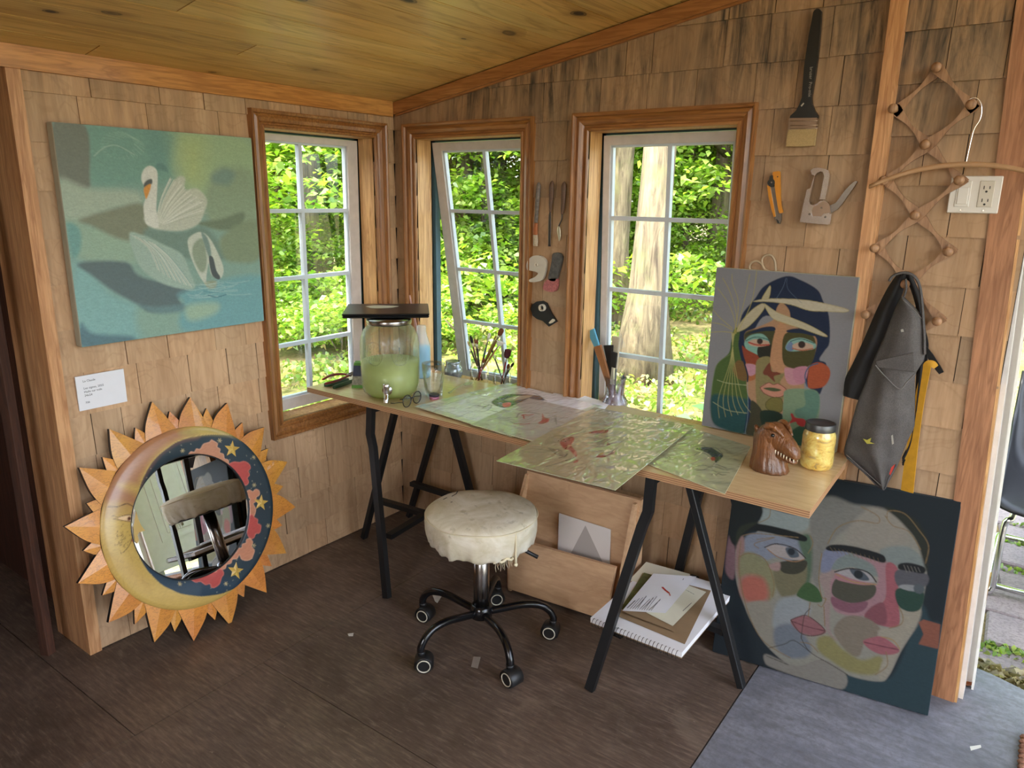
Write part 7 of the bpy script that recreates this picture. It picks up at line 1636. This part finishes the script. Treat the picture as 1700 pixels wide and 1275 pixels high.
for k in range(3):
    a0_ = k*2.1; V = []; 
    for i in range(5):
        for j in range(3): V.append((c[0]+.004*k+.024*(i/4-.5)*math.cos(a0_)-.016*(j/2-.5)*math.sin(a0_), c[1]-.006+.024*(i/4-.5)*math.sin(a0_)+.016*(j/2-.5)*math.cos(a0_), .0015+.009*(i/4-.5)**2*4+.004*(j-1)**2+.002*k))
    mb.add(V, [(i*3+j, (i+1)*3+j, (i+1)*3+j+1, i*3+j+1) for i in range(4) for j in range(2)], 0, True)
mb.build('leaf_blades', 'dry_leaf', t)
s = NT('coir'); n1 = s.noise(s.pos(), 160, 4, .7); s.base(s.mix(s.ramp(n1, [(.35, 0.), (.6, 1.)]), '#b0836a', '#7a5440')); s.set(Roughness=.95); s.bump(n1, .8, .004)
a, b = onZ(1692, 1163, .012), onZ(1684, 1275, .012); t = thing('doormat', 'braided coir doormat, only its edge showing at the lower right corner', 'doormat', (2.62, -.30, 0))
mb = MB(); mb.box((2.300, -.62, .001), (2.95, -.075, .014)); mb.build('mat_body', 'coir', t)
mb = MB()
for k in range(26):
    y_ = -.075-k*.0215; mb.sphere((2.296-.001*(k % 2), y_, .010), .0125, 10, 6, sc=(1.25, .95, .75))
for k in range(30): mb.sphere((2.31+k*.0215, -.069, .010), .0125, 10, 6, sc=(.95, 1.2, .75))
mb.build('braided_edge', 'coir', t)

# ------------------------------------------------------------------ outside the door: paving, chair, open door
s = NT('paver_stone'); n1 = s.noise(s.pos(), 90, 5, .7); n2 = s.noise(s.pos(src='world'), 7, 4, .6); c = s.mix(s.ramp(n2, [(.3, 0.), (.7, 1.)]), '#9d8f8c', '#857a7c'); c = s.mix(s.ramp(n1, [(.35, .6), (.55, 0.)]), c, '#5f5756'); s.base(c); s.set(Roughness=.9); s.bump(n1, .5, .003)
rp = np.random.RandomState(8); PZ = -.075
k = 0
for i in range(13):
    for j in range(6):
        x0 = 1.75+j*.30+.10*(i % 2)+rp.uniform(-.02, .02); y0 = .30+i*.235
        if x0 < 2.2 and y0 < .3: continue
        P = [(x0+dx_+rp.uniform(-.018, .018), y0+dy_+rp.uniform(-.015, .015)) for dx_, dy_ in ((.008, .008), (.285, .008), (.285, .222), (.008, .222))]
        zt = PZ+rp.uniform(-.005, .005); c = (sum(p[0] for p in P)/4, sum(p[1] for p in P)/4)
        t = thing('paving_stone', 'worn reddish grey paving stone in the mossy path outside the door', 'paving stone', (c[0], c[1], PZ-.04), 'paving stones outside the door')
        mb = MB(); bt = [(x, y, PZ-.05) for x, y in P]; tp = [(x, y, zt-.008) for x, y in P]; ti = [(c[0]+(x-c[0])*.95, c[1]+(y-c[1])*.95, zt) for x, y in P]
        mb.loft([bt, tp, ti], smooth=False); mb.build('stone', 'paver_stone', t)
mb = MB(); mb.add([(1.2, .10, PZ-.02), (5., .10, PZ-.02), (5., 4.2, PZ-.02), (1.2, 4.2, PZ-.02)], [(0, 1, 2, 3)]); o = mb.build('ground_path', 'forest_ground'); o['kind'] = 'structure'
cen = [(1.75+rp.randint(0, 7)*.30+rp.normal()*.02, .28+rp.uniform(0, 3), PZ, .03, .12, .012) for _ in range(40)]+[(1.8+rp.uniform(0, 2.), .29+rp.randint(0, 13)*.235+rp.normal()*.02, PZ, .12, .03, .012) for _ in range(60)]+[(2.1+rp.uniform(0, .9), .20+rp.uniform(-.02, .09), PZ+.01, .08, .04, .02) for _ in range(16)]
V, c_ = leaf_cloud(9000, cen, .022, ['#7fa544', '#93b24a', '#a8b860', '#6a8a34'], rp, flat=1.); g_ = leaves_object('path_moss', V, c_, None); tag(g_, 'green moss and weeds growing in the joints of the stone path', 'moss', kind='stuff')
V, c_ = leaf_cloud(1600, [(2.12+rp.uniform(0, .7), .21+rp.uniform(-.01, .10), PZ+.03, .07, .04, .012) for _ in range(26)], .05, ['#b0a27c', '#8f8260', '#c7bb98', '#6f6448'], rp, flat=.3); g_ = leaves_object('dead_leaves', V, c_, None); tag(g_, 'dry dead leaves and stalks along the edge of the doorstep', 'dead leaves', kind='stuff')
# chair outside
t = thing('garden_chair', 'black bucket chair on chrome cantilever legs standing on the path outside', 'chair', (2.39, 1.2, PZ+.002)); cz0 = PZ+.012
cc_ = np.array([2.60, .92, 0]); 
mb = MB(); w_ = .26
xL, xR = 2.145, 2.635; yb_, yf_ = 1.50, .90
for x_ in (xL, xR):
    pass
pth = [(xL+.02, yb_, cz0), (xL, yb_-.05, cz0), (xL, yf_+.05, cz0), (xL+.02, yf_, cz0+.03), (xL+.02, yf_+.02, cz0+.26), (xL+.04, yf_+.08, cz0+.285), (xL+.05, yb_-.05, cz0+.29)]
mb.tube(cr(pth, 5), .011, 10); mb.build('leg', 'chrome', t)
mb = MB(); mb.tube(cr([(2*2.39-x, y, z) for x, y, z in pth], 5), .011, 10); mb.build('leg', 'chrome', t)
mb = MB(); mb.tube([(xL+.02, yb_, cz0), (2*2.39-xL-.02, yb_, cz0)], .011, 10); mb.build('crossbar', 'chrome', t)
mb = MB(); mb.tube([(xL+.02, yf_+.02, cz0+.02), (2*2.39-xL-.02, yf_+.02, cz0+.02)], .011, 10); mb.build('crossbar', 'chrome', t)
mb = MB(); rings = []
for f in np.linspace(0, 1, 14):
    if f < .5: y_ = yf_-.02+(yb_-yf_)*f*1.7; z_ = cz0+.32-.02*math.sin(f*PI*2)
    else: y_ = yf_-.02+(yb_-yf_)*(.85+.25*(f-.5)*2); z_ = cz0+.32+(f-.5)*2*.36
    side = .05+.16*math.sin(PI*min(1, f*1.2))
    row = [(2.39+.262*math.sin(a*1.35)*(1.02), y_-.02*math.cos(a)*0, z_+side*(abs(a)/1.2)**3) for a in np.linspace(-1.2, 1.2, 15)]
    rings.append(row)
V = [q for r in rings for q in r]; mb.add(V, [(i*15+j, i*15+j+1, (i+1)*15+j+1, (i+1)*15+j) for i in range(13) for j in range(14)], 0, True); o = mb.build('seat_shell', 'black_plastic', t); m = o.modifiers.new('thick', 'SOLIDIFY'); m.thickness = .012
# open white door, hinged at the far side of the doorway and swung outwards
d_ = D.objects.new('door_1', None); COL.objects.link(d_); d_['kind'] = 'structure'; ROOT[d_.name] = (0, 0, 0)
hx_, hy_ = 2.985, .03; ang = math.radians(97); du = np.array([math.cos(ang), math.sin(ang), 0]); dn = np.array([-du[1], du[0], 0]); W_, H_ = .80, 1.93
o_d = np.array([hx_, hy_, .03])
mb = MB(); mb.obox(o_d+du*W_/2+np.array([0, 0, H_/2]), du*W_/2, dn*.018, np.array([0, 0, H_/2]), bev=.003)
for (u0, u1, z0, z1) in ((.10, .37, .18, .80), (.43, .70, .18, .80), (.10, .37, .92, 1.42), (.43, .70, .92, 1.42), (.10, .37, 1.52, 1.80), (.43, .70, 1.52, 1.80)):
    for sg in (1, -1):
        for (a0_, a1_, b0_, b1_) in ((u0, u1, z0, z0+.02), (u0, u1, z1-.02, z1), (u0, u0+.02, z0+.0205, z1-.0205), (u1-.02, u1, z0+.0205, z1-.0205)):
            mb.obox(o_d+du*(a0_+a1_)/2+np.array([0, 0, (b0_+b1_)/2])+dn*sg*.021, du*(a1_-a0_)/2, dn*.003, np.array([0, 0, (b1_-b0_)/2]))
        mb.obox(o_d+du*(u0+u1)/2+np.array([0, 0, (z0+z1)/2])+dn*sg*.020, du*((u1-u0)/2-.05), dn*.003, np.array([0, 0, (z1-z0)/2-.05]), bev=.002)
dd = mb.build('door_panel', 'painted_white', d_)
for sg in (1, -1): mb = MB(); mb.lathe([(.026, 0), (.026, .006), (.010, .010), (.010, .035), (.024, .042), (.028, .055), (.022, .068), (.004, .072)], o_d+du*.74+np.array([0, 0, .97])+dn*sg*.018, axis=dn*sg, seg=24); mb.build('door_knob', 'chrome', dd)
# brass strike on the jamb
mb = MB(); plain('brass_old', '#b08a4a', .45, .7, .15, 60); kz = .30; mb.box((2.164-.037*kz, .086, kz-.055), (2.1672-.037*kz, .115, kz+.055)); st_ = tag(mb.build('strike_plate', 'brass_old'), 'worn brass hinge leaf screwed to the white door jamb', 'hinge')
